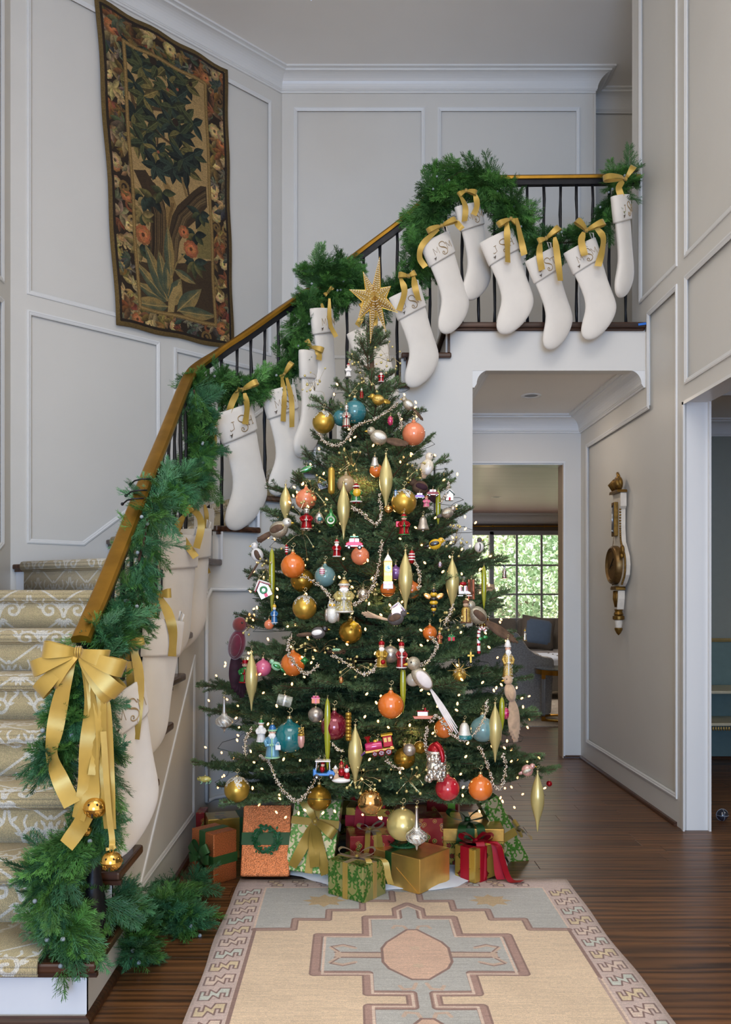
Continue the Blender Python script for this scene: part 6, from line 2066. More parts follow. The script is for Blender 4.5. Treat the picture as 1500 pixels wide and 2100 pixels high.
# ================================================================== ORNAMENTS
def glass(name, rgb, rough=.12, metal=.0, coat=1.0, var=.04, sc=6): return pm(name, rgb, rough, metal, var, sc, coat=coat)
OR = {
 'orange': glass('orange_glass', (226, 118, 44)), 'peach': glass('peach_glass', (232, 134, 92)), 'teal': glass('teal_glass', (26, 110, 112)), 'paleteal': glass('pale_teal_glass', (112, 150, 150)), 'seateal': glass('sea_teal_glass', (46, 116, 122)),
 'gold': pm('satin_gold', (196, 160, 70), .30, .7, .06, 8), 'deepgold': pm('deep_gold', (160, 124, 44), .24, .7, .08, 8), 'champ': pm('champagne_satin', (206, 190, 122), .26, .45, .05, 8, coat=.5),
 'finial': pm('pearl_gold', (206, 190, 124), .28, .35, .06, 10, coat=.6), 'beige': glass('beige_glass', (176, 150, 112)), 'lime': glass('olive_lime_glass', (158, 160, 34), .2), 'burg': glass('burgundy_glass', (128, 24, 48), .1, .3),
 'red': glass('red_glass', (190, 34, 50), .12), 'redm': pm('red_mirror', (160, 14, 26), .16, .35, .08), 'silver': pm('silver_mirror', (214, 210, 204), .14, .9, .08), 'silverm': pm('frosted_silver', (186, 176, 164), .3, .7, .2, 60, .2, 200),
 'glit': pm('silver_glitter', (244, 236, 216), .3, .45, .35, 600, .4, 600), 'goldglit': pm('gold_glitter', (214, 182, 104), .25, .8, .45, 500, .5, 500), 'mirror': pm('mirror_gold', (212, 170, 110), .07, .95, .04),
 'cream': glass('cream_glass', (226, 214, 192), .25), 'white': glass('white_glaze', (236, 232, 226), .2), 'brown': pm('brown_feather', (96, 72, 54), .8, 0, .35, 40), 'tan': pm('tan_feather', (206, 172, 138), .85, 0, .2, 40, sheen=.4),
 'dove': pm('dove_glitter', (186, 176, 154), .35, .5, .35, 300, .3, 300), 'plume': pm('white_plume', (236, 226, 220), .85, 0, .08, 30, sheen=.5), 'burgv': pm('burgundy_velvet', (92, 16, 40), .9, 0, .15, 40, sheen=.6), 'burgf': pm('burgundy_feather', (52, 22, 34), .8, 0, .35, 40),
 'black': glass('black_glaze', (22, 22, 26), .2), 'grey': pm('grey_feather', (96, 90, 88), .7, 0, .25, 40), 'green': glass('green_glass', (24, 122, 52), .12, .3), 'mint': glass('mint_glass', (150, 200, 160), .2), 'yellow': glass('yellow_glass', (226, 178, 40), .18),
 'blue': glass('blue_glass', (40, 110, 170), .12, .3), 'paleblue': glass('pale_blue_glass', (112, 168, 196), .14, .3), 'pink': glass('pink_glass', (216, 106, 140), .18), 'rose': glass('rose_pearl', (212, 160, 150), .2, .3), 'magenta': glass('magenta_glass', (190, 30, 96), .15, .2),
 'purple': glass('purple_glass', (130, 86, 150), .15, .3), 'skin': glass('painted_skin', (226, 176, 150), .35), 'wood': pm('twig_brown', (104, 70, 48), .7, 0, .3, 50), 'copper': glass('copper_glass', (180, 100, 70), .15, .6), 'nest': pm('nest_twigs', (74, 52, 34), .9, 0, .4, 80),
 'wire': pm('hook_wire', (196, 178, 130), .3, .8)}
def od(px, py, k=1.0, off=0.0):
    """depth where the pixel's ray meets the foliage surface of the tree"""
    d = TCY - .4
    for _ in range(30):
        x = (px - CX) * d / F; z = H - (py - CY) * d / F
        r = RT(z) * k; dx = x - TCX
        d = .5 * d + .5 * (TCY - math.sqrt(max(r * r - dx * dx, .0004)))
    return d - off
def orn(name, label, px, py, k=1.03, off=.015, group=None, cat='ornament', d=None):
    d = d if d is not None else od(px, py, k, off)
    c = P(px, py, d)
    return thing(name, label, cat, c, group), c, d / F
def cap_hook(o, top, s, curl=True):
    M().lathe([(s * .95, -s * .5), (s, 0), (s * .8, s * .5), (s * .3, s * .6)], 12, Matrix.Translation(top)).build('cap', OR['wire'], o, smooth=True, angle=40)
    pts = [top + Vector((0, 0, s * .5)), top + Vector((s * .2, 0, s * 1.6))]
    if curl:
        pts += [top + Vector((s * (1.3 - .12 * i) * math.cos(i * .7 + 3.6) + s * .3, -.001, s * 3.0 + s * (1.3 - .12 * i) * math.sin(i * .7 + 3.6))) for i in range(11)]
    else:
        pts += [top + Vector((0, .004, s * 3)), top + Vector((.003, .012, s * 4))]
    M().tube(smoothpath(pts, 3), s * .13, 4).build('hook', OR['wire'], o, smooth=True)
BALLG = 'glass ball ornaments on the tree'
def ball(px, py, r, mat, label, neck=True, glitter=False, k=1.0, off=.0):
    o, c, u = orn('ball_ornament', label, px, py, k, off, BALLG)
    r *= u
    if neck:
        prof = [(r * math.sin(t), -r * math.cos(t)) for t in np.linspace(.02, 2.85, 18)] + [(r * .20, r * 1.02), (r * .13, r * 1.16), (r * .12, r * 1.26)]
        M().lathe(prof, 30, Matrix.Translation(c)).build('glass_ball', mat, o, smooth=True)
        top = c + Vector((0, 0, r * 1.28))
    else:
        M().ball(c, r, 30, 18).build('glass_ball', mat, o, smooth=True)
        top = c + Vector((0, 0, r * 1.02))
    cap_hook(o, top, r * .17)
    if glitter:
        rg_ = random.Random(int(px))
        m = M()
        for i in range(640):
            a = rg_.random() * 6.283
            lim = .55 + .75 * abs(math.cos(a * 2.5)) ** 2
            t = rg_.random() ** .7 * lim
            n = Vector((math.sin(t) * math.cos(a), math.sin(t) * math.sin(a), math.cos(t)))
            p = c + n * r * 1.012
            s_ = r * .066
            e1 = n.orthogonal().normalized(); e2 = n.cross(e1)
            b = rg_.random() * 6.28
            v1 = e1 * math.cos(b) + e2 * math.sin(b) + n * rg_.uniform(-.5, .5); v2 = n.cross(v1).normalized()
            m.add([p - v1 * s_, p + v2 * s_, p + v1 * s_, p - v2 * s_], [(0, 1, 2, 3)])
        g = m.build('glitter', OR['glit'], o, org=None); g['kind'] = 'stuff'
    return o
for px, py, r, mt, lab, kw in [
    (728, 845, 24, 'seateal', 'teal glass ball near the tree top behind a silver figure', {}), (700, 857, 17, 'seateal', 'second teal ball half hidden left of the silver figure', dict(k=.8)),
    (664, 866, 23, 'gold', 'satin gold ball with glitter crown on the upper left of the tree', dict(glitter=True, neck=False)), (849, 890, 24, 'peach', 'peach orange glass ball against the white wall at the upper right', {}),
    (772, 965, 14, 'orange', 'orange ball half hidden below the silver bell', dict(k=.85)), (710, 993, 19, 'beige', 'beige glass ball behind a gold finial near the upper middle', dict(k=.93)),
    (628, 1024, 22, 'peach', 'peach ball buried in branches at the left above the silver elephant', dict(k=.84)), (601, 1161, 25, 'orange', 'clear orange ball high on the left with a loop neck', {}),
    (739, 1140, 19, 'peach', 'peach ball peeking out under the red car', dict(k=.9)), (667, 1182, 22, 'paleteal', 'pale translucent ball deep behind branches near the silver owl', dict(k=.85)),
    (620, 1190, 24, 'deepgold', 'dull gold ball tucked behind the clear orange one', dict(k=.85)), (625, 1246, 25, 'gold', 'gold ball with glitter petals left of the robed gold figure', dict(glitter=True, neck=False)),
    (719, 1296, 24, 'deepgold', 'plain gold ball behind a tiny amber top', dict(k=.95)), (552, 1281, 10, 'peach', 'small peach ball at the left edge above the burgundy bird', dict(k=.98)),
    (829, 1030, 26, 'gold', 'large gold ball with glitter top on the upper right', dict(glitter=True, neck=False)), (882, 1298, 15, 'orange', 'sliver of an orange ball deep in the right branches', dict(k=.86)),
    (845, 1210, 18, 'orange', 'orange ball in shade under the clock tower', dict(k=.8)), (796, 1208, 16, 'orange', 'orange ball hidden below the clock tower plaque', dict(k=.85)),
    (601, 1362, 25, 'orange', 'orange ball under a silver bead swag on the left', dict(k=.97)), (540, 1370, 17, 'pink', 'rosy glitter ball behind the pale gold finial on the left', dict(k=.92)),
    (594, 1512, 32, 'teal', 'largest deep teal ball low on the left', {}), (486, 1619, 26, 'gold', 'gold ball with glitter drips hanging lowest on the left', dict(glitter=True, neck=False, k=1.0)),
    (686, 1490, 28, 'burg', 'burgundy glass ball behind a lime icicle', dict(k=.98)), (648, 1466, 16, 'silverm', 'frosted silver ball with a copper band near the burgundy ball', dict(neck=False, k=.95)),
    (655, 1638, 25, 'deepgold', 'gold ball resting just above the tall damask present', dict(k=.8)), (801, 1342, 18, 'silverm', 'frosted silver ball between the two painted santas', dict(neck=False, k=.98)),
    (847, 1394, 14, 'cream', 'cream ball behind the white dove', dict(neck=False, k=.92)), (802, 1447, 27, 'orange', 'clear orange ball beside a long lime icicle in the middle', {}),
    (840, 1538, 13, 'silverm', 'small frosted silver ball right of the train', dict(neck=False)), (862, 1533, 13, 'deepgold', 'small dark gold ball behind the small silver one', dict(neck=False, k=.93)),
    (911, 1494, 20, 'orange', 'orange ball behind the white tail of the dove', dict(k=.95)), (990, 1496, 26, 'paleteal', 'pale teal ball behind the large gold finial on the right', dict(k=.97)),
    (918, 1617, 25, 'red', 'crackled red ball low on the right', dict(k=1.0)), (986, 1617, 25, 'orange', 'clear orange ball lowest on the right beside the red one', dict(k=1.0)),
    (1127, 1607, 6, 'redm', 'tiny red ball hanging from the far right branch tip', dict(neck=False, k=1.0)), (826, 1691, 33, 'champ', 'biggest champagne ball at the bottom above the gold box', dict(neck=False, k=1.0)),
    (760, 1645, 26, 'mirror', 'mirror gold ball with white leaf trim at the bottom middle', dict(neck=False, k=1.0)), (745, 1219, 13, 'silver', 'small silver and red ball right of the robed figure', dict(neck=False, k=.98)),
    (830, 1555, 22, 'deepgold', 'gold ball deep in the lower branches right of the train', dict(k=.8)), (765, 1042, 0.1, 'gold', '', {}), (812, 1175, 14, 'purple', 'purple and teal ball beside the clock tower', dict(k=.97)),
    (943, 1384, 14, 'gold', 'glitter topped gold ball behind the starburst', dict(glitter=True, neck=False, k=.95)), (797, 1045, 9, 'mirror', 'clear gold bubble ball under the upper gold finial', dict(neck=False, k=.95))]:
    if lab: ball(px, py, r, OR[mt], lab, **kw)
# spindle finials and icicles
def spindle(px, y0, y1, r, mat, label, icicle=False, k=1.04):
    o, c, u = orn('icicle_ornament' if icicle else 'finial_ornament', label, px, y0, k, .01, 'icicle ornaments on the tree' if icicle else 'spindle finials on the tree')
    h = (y1 - y0) * u; r *= u
    if icicle: pr = [(.08, 0), (.5, .04), (.85, .15), (1, .35), (.9, .6), (.5, .85), (.2, .95), (.03, 1)]
    else: pr = [(.12, 0), (.16, .05), (.45, .14), (.78, .26), (.97, .38), (1, .46), (.92, .56), (.66, .68), (.36, .79), (.2, .88), (.14, .95), (.03, 1)]
    sp = smoothpath([(a, b, 0) for a, b in pr], 3)
    M().lathe([(max(1e-4, p.x * r), -p.y * h) for p in sp], 20, Matrix.Translation(c)).build('glass_spindle', mat, o, smooth=True)
    cap_hook(o, c + Vector((0, 0, r * .1)), r * .22)
for a in [(792, 932, 1048, 14, 'pearl gold finial in the upper middle of the tree'), (586, 995, 1076, 12, 'pearl gold finial high on the left against the stair wall'), (705, 990, 1107, 13, 'pearl gold finial in front of the beige ball'),
          (832, 1130, 1256, 15, 'pearl gold finial in the middle right of the clock tower'), (928, 1143, 1256, 14, 'peach tinted gold finial on the right beside the bee'), (516, 1336, 1458, 13, 'pearl gold finial on the left beside the burgundy bird'),
          (729, 1488, 1615, 15, 'pearl gold finial low in the middle beside the train'), (1016, 1443, 1564, 14, 'pearl gold finial on the right in front of the pale teal ball'), (1103, 1583, 1706, 14, 'pearl gold finial hanging alone over the floor at the far right')]:
    spindle(a[0], a[1], a[2], a[3], OR['finial'], a[4])
for a in [(558, 1125, 1256, 6.5, 'lime icicle on the left between the orange ball and the birdhouse'), (899, 1005, 1076, 5.5, 'lime icicle at the upper right behind branches'), (993, 1160, 1250, 5.5, 'lime icicle in front of the living room window'),
          (672, 1432, 1582, 7, 'long lime icicle in front of the burgundy ball'), (827, 1365, 1463, 6.5, 'lime icicle below the plaid santa'), (1030, 1430, 1500, 6, 'lime icicle behind the large finial on the right')]:
    spindle(a[0], a[1], a[2], a[3], OR['lime'], a[4], True)
# onion drops
def onion(px, y0, yb, r, mat, label):
    o, c, u = orn('onion_drop_ornament', label, px, y0, 1.03, .01, 'onion drops on the tree')
    h = (yb - y0) * u; r *= u
    pr = [(.16, 0), (.13, .05), (.16, .2), (.24, .42), (.42, .52), (.86, .60), (1, .67), (.9, .75), (.5, .83), (.16, .89), (.10, .95), (.02, 1)]
    sp = smoothpath([(a, b, 0) for a, b in pr], 3)
    M().lathe([(max(1e-4, p.x * r), -p.y * h) for p in sp], 24, Matrix.Translation(c)).build('glass_drop', mat, o, smooth=True)
    m = M()
    for i in range(12):
        a = i / 12 * 6.283
        m.tube([c + Vector((math.cos(a + t * .6) * p.x * r * 1.01, math.sin(a + t * .6) * p.x * r * 1.01, -p.y * h)) for t, p in enumerate(sp[10:24])], r * .035, 4)
    m.build('swirl_relief', OR['glit'], o)
    cap_hook(o, c, r * .17)
onion(460, 1430, 1503, 18, OR['silverm'], 'antique silver onion drop hanging out at the left edge of the tree')
onion(855, 1655, 1744, 22, OR['silver'], 'silver onion drop with glitter swirls at the bottom above the gold box')
# small tops
def top_orn(px, py, r, mat, label):
    o, c, u = orn('spinning_top_ornament', label, px, py, 1.05, .03)
    r *= u
    M().lathe([(.02 * r, -1.1 * r), (.3 * r, -.6 * r), (r, 0), (.95 * r, .15 * r), (.4 * r, .6 * r), (.12 * r, .9 * r)], 20, Matrix.Translation(c)).build('glass_top', mat, o, smooth=True)
    cap_hook(o, c + Vector((0, 0, r)), r * .2)
top_orn(726, 1281, 9, OR['yellow'], 'tiny amber top in front of the plain gold ball'); top_orn(625, 1355, 9, OR['green'], 'tiny green top in front of the orange ball')
def egg(px, py, w, h, mat, label, band_=None):
    o, c, u = orn('egg_ornament', label, px, py, 1.03, .02)
    w, h = w * u / 2, h * u / 2
    M().ball(c, (w, w, h), 18, 12).build('glass_egg', mat, o, smooth=True)
    m = M()
    for i in range(16):
        a, b = i * 2.4, -.8 + 1.6 * i / 15
        m.ball(c + Vector((w * math.cos(b) * math.cos(a), w * math.cos(b) * math.sin(a), h * math.sin(b))), w * .16, 6, 4)
    m.build('gold_dots', OR['goldglit'], o)
    cap_hook(o, c + Vector((0, 0, h)), w * .3)
egg(801, 863, 12, 20, OR['magenta'], 'small magenta egg with gold dots near the tree top'); egg(1038, 1463, 14, 24, OR['magenta'], 'small pink pine cone egg in front of the long cream feather tail')
# ---- birds
def feather(m, a, b, w, droop=0.0):
    a, b = Vector(a), Vector(b)
    pts = smoothpath([a, a.lerp(b, .5) + Vector((0, 0, droop)), b], 5)
    n_ = len(pts)
    m.strip(pts, [w * (.35 + 1.1 * math.sin(math.pi * min(.92, .12 + i / n_)) * .7) for i in range(n_)], nrm=(0, -1, .15))
def bird(px, py, L, f, body, wing, tail, label, tilt=.25, tl=.9, tdir=None, beak='yellow', fat=.42, plumes=3, belly=None, headmat=None, k=1.03, tw=.25, off=.02, d=None):
    """perching bird, body length L px, f=+1 faces right"""
    o, c, u = orn('bird_ornament', label, px, py, k, off, 'birds on the tree', d=d)
    L *= u
    ax = Vector((f * math.cos(tilt), -.12, math.sin(tilt))).normalized()
    rot = ax.to_track_quat('X', 'Z').to_matrix()
    M().ball(c, (L * .5, L * fat * .82, L * fat), 22, 14, rot).build('body', body, o, smooth=True)
    hd = c + ax * L * .46 + Vector((0, 0, L * .20))
    M().ball(hd, (L * .25, L * .23, L * .24), 18, 12, rot).build('head', headmat or body, o, smooth=True)
    bk = M().lathe([(L * .06, 0), (L * .045, L * .08), (.0005, L * .17)], 8, Matrix.Translation(hd + Vector((f * L * .21, -L * .05, -L * .02))) @ Vector((f, -.25, -.1)).to_track_quat('Z', 'Y').to_matrix().to_4x4())
    bk.build('beak', OR[beak], o, smooth=True)
    ey = M().ball(hd + Vector((f * L * .10, -L * .20, L * .06)), L * .035, 8, 6)
    ey.build('eye', OR['black'], o)
    for s_ in (-1,):
        M().ball(c - ax * L * .08 + Vector((0, s_ * L * fat * .66, L * .05)), (L * .38, L * .10, L * .20), 16, 10, rot).build('wing', wing, o, smooth=True)
    if belly:
        M().ball(c + Vector((f * L * .05, -L * .10, -L * .14)), (L * .36, L * .28, L * .26), 16, 10, rot).build('belly', belly, o, smooth=True)
    td = Vector(tdir).normalized() if tdir is not None else (-ax + Vector((0, 0, -.15))).normalized()
    t0 = c - ax * L * .40
    m = M()
    for i in range(plumes):
        s_ = (i - (plumes - 1) / 2)
        sp_ = Vector((0, 0, 1)).cross(Vector((0, 1, 0)))
        side = td.cross(Vector((0, 1, 0))).normalized()
        feather(m, t0, t0 + td * L * tl * (1 - .08 * abs(s_)) + side * s_ * L * .07 + Vector((0, .004 * i, 0)), L * tw, L * .03 * s_)
    tm_ = m.build('tail', tail, o, smooth=True)
    so_ = tm_.modifiers.new('thickness', 'SOLIDIFY'); so_.thickness = L * .02
    ft = M()
    for s_ in (-.08, .08):
        ft.tube([c + Vector((s_ * L, -.0, -L * fat * .8)), c + Vector((s_ * L, -L * .03, -L * fat * 1.15))], L * .018, 5)
    ft.build('foot', OR['wire'], o)
    return o
bird(776, 820, 26, -1, OR['gold'], OR['goldglit'], OR['gold'], 'small gold glass bird near the tree top facing left', .1, .6)
bird(838, 830, 24, -1, OR['dove'], OR['glit'], OR['brown'], 'silver glitter bird on the upper right branch with wispy tail', .6, 1.5, (.6, 0, -.7), plumes=4, tw=.14)
bird(777, 897, 36, -1, OR['dove'], OR['glit'], OR['brown'], 'silver glitter bird in the upper middle with a brown tail', .35, 1.4, (.9, 0, -.15), plumes=4)
bird(876, 958, 34, 1, OR['cream'], OR['cream'], OR['tan'], 'plump cream porcelain bird perched on the right branch', 1.25, .3, beak='black', fat=.40, belly=OR['white'])
bird(572, 1086, 40, 1, OR['dove'], OR['brown'], OR['brown'], 'brown winged glitter bird on the left branch below a finial', .35, .9, (-.8, 0, -.5), headmat=OR['glit'], plumes=4)
bird(528, 1138, 30, -1, OR['white'], OR['brown'], OR['brown'], 'white and brown bird hanging at the left edge with a long thin tail', 1.15, 1.6, (-.5, 0, -.8), plumes=2, tw=.12)
bird(893, 1116, 26, 1, OR['yellow'], OR['black'], OR['black'], 'yellow goldfinch with black and white wing on the right', .2, .5)
bird(983, 1122, 22, 1, OR['white'], OR['grey'], OR['grey'], 'grey and white chickadee perched before the living room window', 1.5, .3, (0, 0, 1), headmat=OR['grey'], fat=.5)
bird(918, 1052, 26, 1, OR['silverm'], OR['dove'], OR['grey'], 'pewter bird at the right below the little lighthouse', .3, .5)
bird(980, 1262, 42, -1, OR['dove'], OR['brown'], OR['brown'], 'glitter breasted bird with a long brown pheasant tail on the right', .7, 2.0, (.85, -.05, -.55), plumes=5, tw=.22)
bird(486, 1322, 64, 1, OR['burgv'], OR['burgv'], OR['burgf'], 'burgundy velvet bird with a long dark feather tail on the left', 1.35, 1.35, (.18, 0, -1), headmat=pm('rust_velvet', (116, 44, 40), .9, sheen=.5), beak='brown', fat=.30, plumes=7, tw=.30)
bird(653, 1298, 30, 1, OR['grey'], OR['white'], OR['brown'], 'dark headed bird with striped wing above a nest of eggs', .15, 1.1, (-1, 0, -.1), headmat=OR['black'], plumes=3)
bird(567, 1366, 22, -1, OR['mint'], OR['green'], OR['green'], 'tiny green hummingbird on the left', .5, .7, beak='black', plumes=2)
bird(866, 1392, 58, -1, OR['dove'], OR['plume'], OR['plume'], 'glittered white dove with a very long trailing plume tail', .85, 2.0, (.52, -.05, -.86), fat=.28, plumes=4, tw=.075, off=.05)
bird(1082, 1580, 24, 1, OR['rose'], OR['dove'], OR['rose'], 'round rosy bird on the far right branch with a tiny wooden perch', .4, .4, fat=.5)
bird(812, 1268, 34, 1, OR['grey'], OR['brown'], OR['tan'], 'mottled bird with curling pale plumes under the middle finial', .3, 1.8, (-.95, 0, .25), plumes=6, tw=.16)
bird(1047, 1420, 40, -1, OR['tan'], OR['tan'], OR['tan'], 'cream feather bird tail hanging long below the pillar santa', 1.3, 2.3, (.10, 0, -1), plumes=8, tw=.36, fat=.30)
bird(862, 1000, 34, -1, OR['brown'], OR['burgf'], OR['burgf'], 'dark feathered bird in shade behind the upper finial', .3, 1.0, (.6, 0, -.8), k=.9, plumes=4)
# ---- painted glass figures
def fig(px, y0, y1, w, robe, trim, hat, label, hatkind='hood', beard=None, face='skin', belt=None, feet=None, arms=True, name='santa_ornament', sparkle=False, k=1.04, held=None, robe2=None):
    o, c, u = orn(name, label, px, y1, k, .02, 'figure ornaments on the tree')
    h = (y1 - y0) * u; w = w * u
    B = lambda x, z, y=0: c + Vector((x * w, y * w, z * h))
    Tm = Matrix.Translation(c)
    M().lathe([(w * .40, 0), (w * .47, .02 * h), (w * .44, .12 * h), (w * .37, .34 * h), (w * .38, .50 * h), (w * .36, .60 * h), (w * .16, .68 * h)], 20, Tm).build('robe', robe, o, smooth=True)
    M().tube([B(.46 * math.cos(a), .025, .46 * math.sin(a)) for a in np.linspace(0, 6.283, 19)[:-1]], w * .06, 6, closed=True).build('hem_trim', trim, o, smooth=True)
    M().tube([B(0, .60, -.38), B(0, .4, -.40), B(0, .2, -.43), B(0, .04, -.48)], w * .055, 6).build('front_trim', trim, o, smooth=True)
    if arms:
        for s_ in (-1, 1):
            M().tube([B(.30 * s_, .58, -.05), B(.44 * s_, .48, -.20), B(.34 * s_, .39, -.42), B(.10 * s_, .41, -.48)], [w * .12, w * .13, w * .12, w * .09], 8).build('arm', robe2 or robe, o, smooth=True)
            M().ball(B(.08 * s_, .41, -.50), w * .085, 10, 6).build('hand', trim, o, smooth=True)
    M().ball(B(0, .76, -.04), (w * .24, w * .24, .10 * h), 18, 12).build('head', OR[face], o, smooth=True)
    fm_ = M().ball(B(-.09, .785, -.26), w * .03, 6, 4).ball(B(.09, .785, -.26), w * .03, 6, 4)
    fm_.build('eye', OR['black'], o)
    M().ball(B(0, .755, -.28), w * .05, 8, 6).build('nose', OR[face], o, smooth=True)
    if beard:
        bd = M().ball(B(0, .66, -.20), (w * .24, w * .16, .09 * h), 16, 10)
        for i in range(7):
            bd.ball(B(-.18 + .06 * i, .66 - .035 * (3 - abs(i - 3)), -.30), (w * .07, w * .07, .035 * h), 8, 6)
        bd.build('beard', beard, o, smooth=True)
    if hatkind == 'hood':
        M().lathe([(w * .27, .80 * h), (w * .26, .86 * h), (w * .16, .94 * h), (w * .05, .99 * h)], 16, Matrix.Translation(c + Vector((0, w * .04, 0)))).build('hat', hat, o, smooth=True)
        M().tube([B(.25 * math.cos(a), .81, .25 * math.sin(a)) for a in np.linspace(0, 6.283, 17)[:-1]], w * .07, 6, closed=True).build('hat_trim', trim, o, smooth=True)
    elif hatkind == 'top':
        M().lathe([(w * .36, .835 * h), (w * .36, .85 * h), (w * .22, .855 * h), (w * .22, .97 * h)], 16, Tm).build('hat', hat, o, smooth=True, angle=40)
    elif hatkind == 'dome':
        M().ball(B(0, .86, 0), (w * .27, w * .27, .11 * h), 16, 10).build('hat', hat, o, smooth=True)
    if belt:
        M().lathe([(w * .385, .40 * h), (w * .40, .42 * h), (w * .40, .45 * h), (w * .385, .47 * h)], 18, Tm, cap=False).build('belt', belt, o, smooth=True)
    if feet:
        for s_ in (-1, 1):
            M().ball(B(.17 * s_, -.03, -.12), (w * .15, w * .22, .045 * h), 12, 8).build('boot', feet, o, smooth=True)
    if sparkle:
        m = M(); rs_ = random.Random(int(px))
        for i in range(120):
            a = rs_.uniform(-2.6, -.5); z = rs_.random() * .62
            r_ = (.45 - .12 * z) * 1.0
            m.ball(B(r_ * math.cos(a), z, r_ * math.sin(a)), w * .028, 5, 3)
        g = m.build('glitter', OR['glit'], o); g['kind'] = 'stuff'
    if held: held(o, B, w, h)
    cap_hook(o, B(0, 1.0), w * .10)
    return o
O_ = OR
fig(715, 744, 773, 13, O_['white'], O_['white'], O_['redm'], 'small santa face drop with red cap at the tree top', 'hood', O_['white'])
fig(782, 760, 784, 13, O_['redm'], O_['white'], O_['black'], 'tiny red santa with black belt right of the tree top', 'dome', O_['white'], belt=O_['black'])
fig(711, 828, 876, 18, O_['silver'], O_['redm'], O_['silver'], 'silver spaceman like figure with a red belt in front of the teal ball', 'dome', belt=O_['redm'], feet=O_['silver'], face='silver')
fig(629, 1040, 1086, 26, O_['redm'], O_['silver'], O_['silver'], 'silver elephant figure in a red sequin dress on the left', 'dome', feet=O_['silver'], face='silver')
def gball(o, B, w, h): M().ball(B(0.05, .45, -.62), w * .34, 16, 10).build('held_ball', OR['yellow'], o, smooth=True)
fig(731, 990, 1030, 25, O_['green'], O_['white'], O_['redm'], 'santa hugging a golden ball beside the beige glass ball', 'hood', None, face='redm', feet=O_['redm'], held=gball)
def pack(o, B, w, h): M().box(B(-.5, .5, .1), (w * .4, w * .3, .26 * h)).build('pack', OR['redm'], o, bevel=.002)
fig(829, 1052, 1098, 24, O_['redm'], O_['green'], O_['redm'], 'smiling elf in a red suit with green collar on the upper right', 'hood', feet=O_['black'], held=pack, name='elf_ornament')
fig(691, 1105, 1142, 18, O_['redm'], O_['white'], O_['redm'], 'little red and white santa with a sack left of the red car', 'hood', O_['white'])
fig(706, 1186, 1256, 40, O_['champ'], O_['glit'], O_['goldglit'], 'large robed father christmas in gold and silver glitter in the middle', 'hood', O_['white'], sparkle=True)
fig(563, 1238, 1278, 15, O_['blue'], O_['white'], O_['yellow'], 'small snowman in blue with a striped cap on the left', 'dome', face='white', feet=O_['paleblue'], name='snowman_ornament')
fig(536, 1474, 1521, 21, O_['white'], O_['white'], O_['green'], 'santa in white with a green cap on a green base', 'hood', O_['white'], feet=O_['green'])
def bag(o, B, w, h):
    M().box(B(.40, .34, -.5), (w * .34, w * .08, .14 * h)).build('shopping_bag', OR['white'], o, bevel=.001)
    M().tube([B(.30, .41, -.5), B(.34, .48, -.5), B(.46, .48, -.5), B(.50, .41, -.5)], w * .02, 5).build('bag_handle', OR['white'], o)
fig(559, 1484, 1554, 32, O_['paleblue'], O_['mint'], O_['blue'], 'tall santa in a pale blue coat carrying a white bag low on the left', 'hood', O_['white'], held=bag)
fig(783, 1312, 1368, 24, O_['gold'], O_['goldglit'], O_['redm'], 'golden santa holding a red lantern in the middle', 'dome', O_['white'], held=lambda o, B, w, h: M().ball(B(.1, .2, -.55), (w * .2, w * .2, .09 * h), 12, 8).build('lantern', OR['redm'], o, smooth=True))
PLAID = pm('plaid_glaze', (150, 30, 36), .25, .2, .6, 90, coat=.8)
fig(824, 1314, 1370, 23, PLAID, O_['white'], O_['redm'], 'santa in a plaid kilt with black boots right of the golden santa', 'dome', O_['white'], feet=O_['black'], belt=O_['black'])
fig(1042, 1310, 1392, 24, O_['goldglit'], O_['white'], O_['white'], 'tall slim gold and white pillar santa with black boots at the right edge', 'hood', O_['white'], feet=O_['black'], sparkle=True)
fig(956, 1228, 1278, 24, O_['goldglit'], O_['wood'], O_['wood'], 'golden owl eyed woodland figure behind the long tailed bird', 'dome', face='tan', arms=False, name='woodland_ornament')
fig(875, 1016, 1040, 15, O_['pink'], O_['rose'], O_['copper'], 'small pink dressed girl figure at the upper right', 'dome', name='girl_ornament')
fig(902, 1292, 1320, 12, O_['copper'], O_['gold'], O_['gold'], 'little copper cherub in the right branches', 'dome', name='cherub_ornament')
fig(503, 1352, 1400, 26, O_['green'], O_['redm'], O_['redm'], 'green and red nutcracker half hidden behind the left finial', 'top', name='nutcracker_ornament', k=.93)
fig(1035, 1158, 1186, 11, O_['silver'], O_['redm'], O_['black'], 'tiny mirrored snowman hanging before the window', 'top', face='white', arms=False, name='snowman_ornament')
fig(1077, 1290, 1314, 9, O_['silver'], O_['goldglit'], O_['gold'], 'tiny silver and gold bottle doll at the tip of the right branch', 'dome', arms=False, face='silver', name='doll_ornament')
fig(742, 796, 818, 9, O_['redm'], O_['green'], O_['white'], 'tiny striped elf near the tree top', 'hood', arms=False, name='elf_ornament')
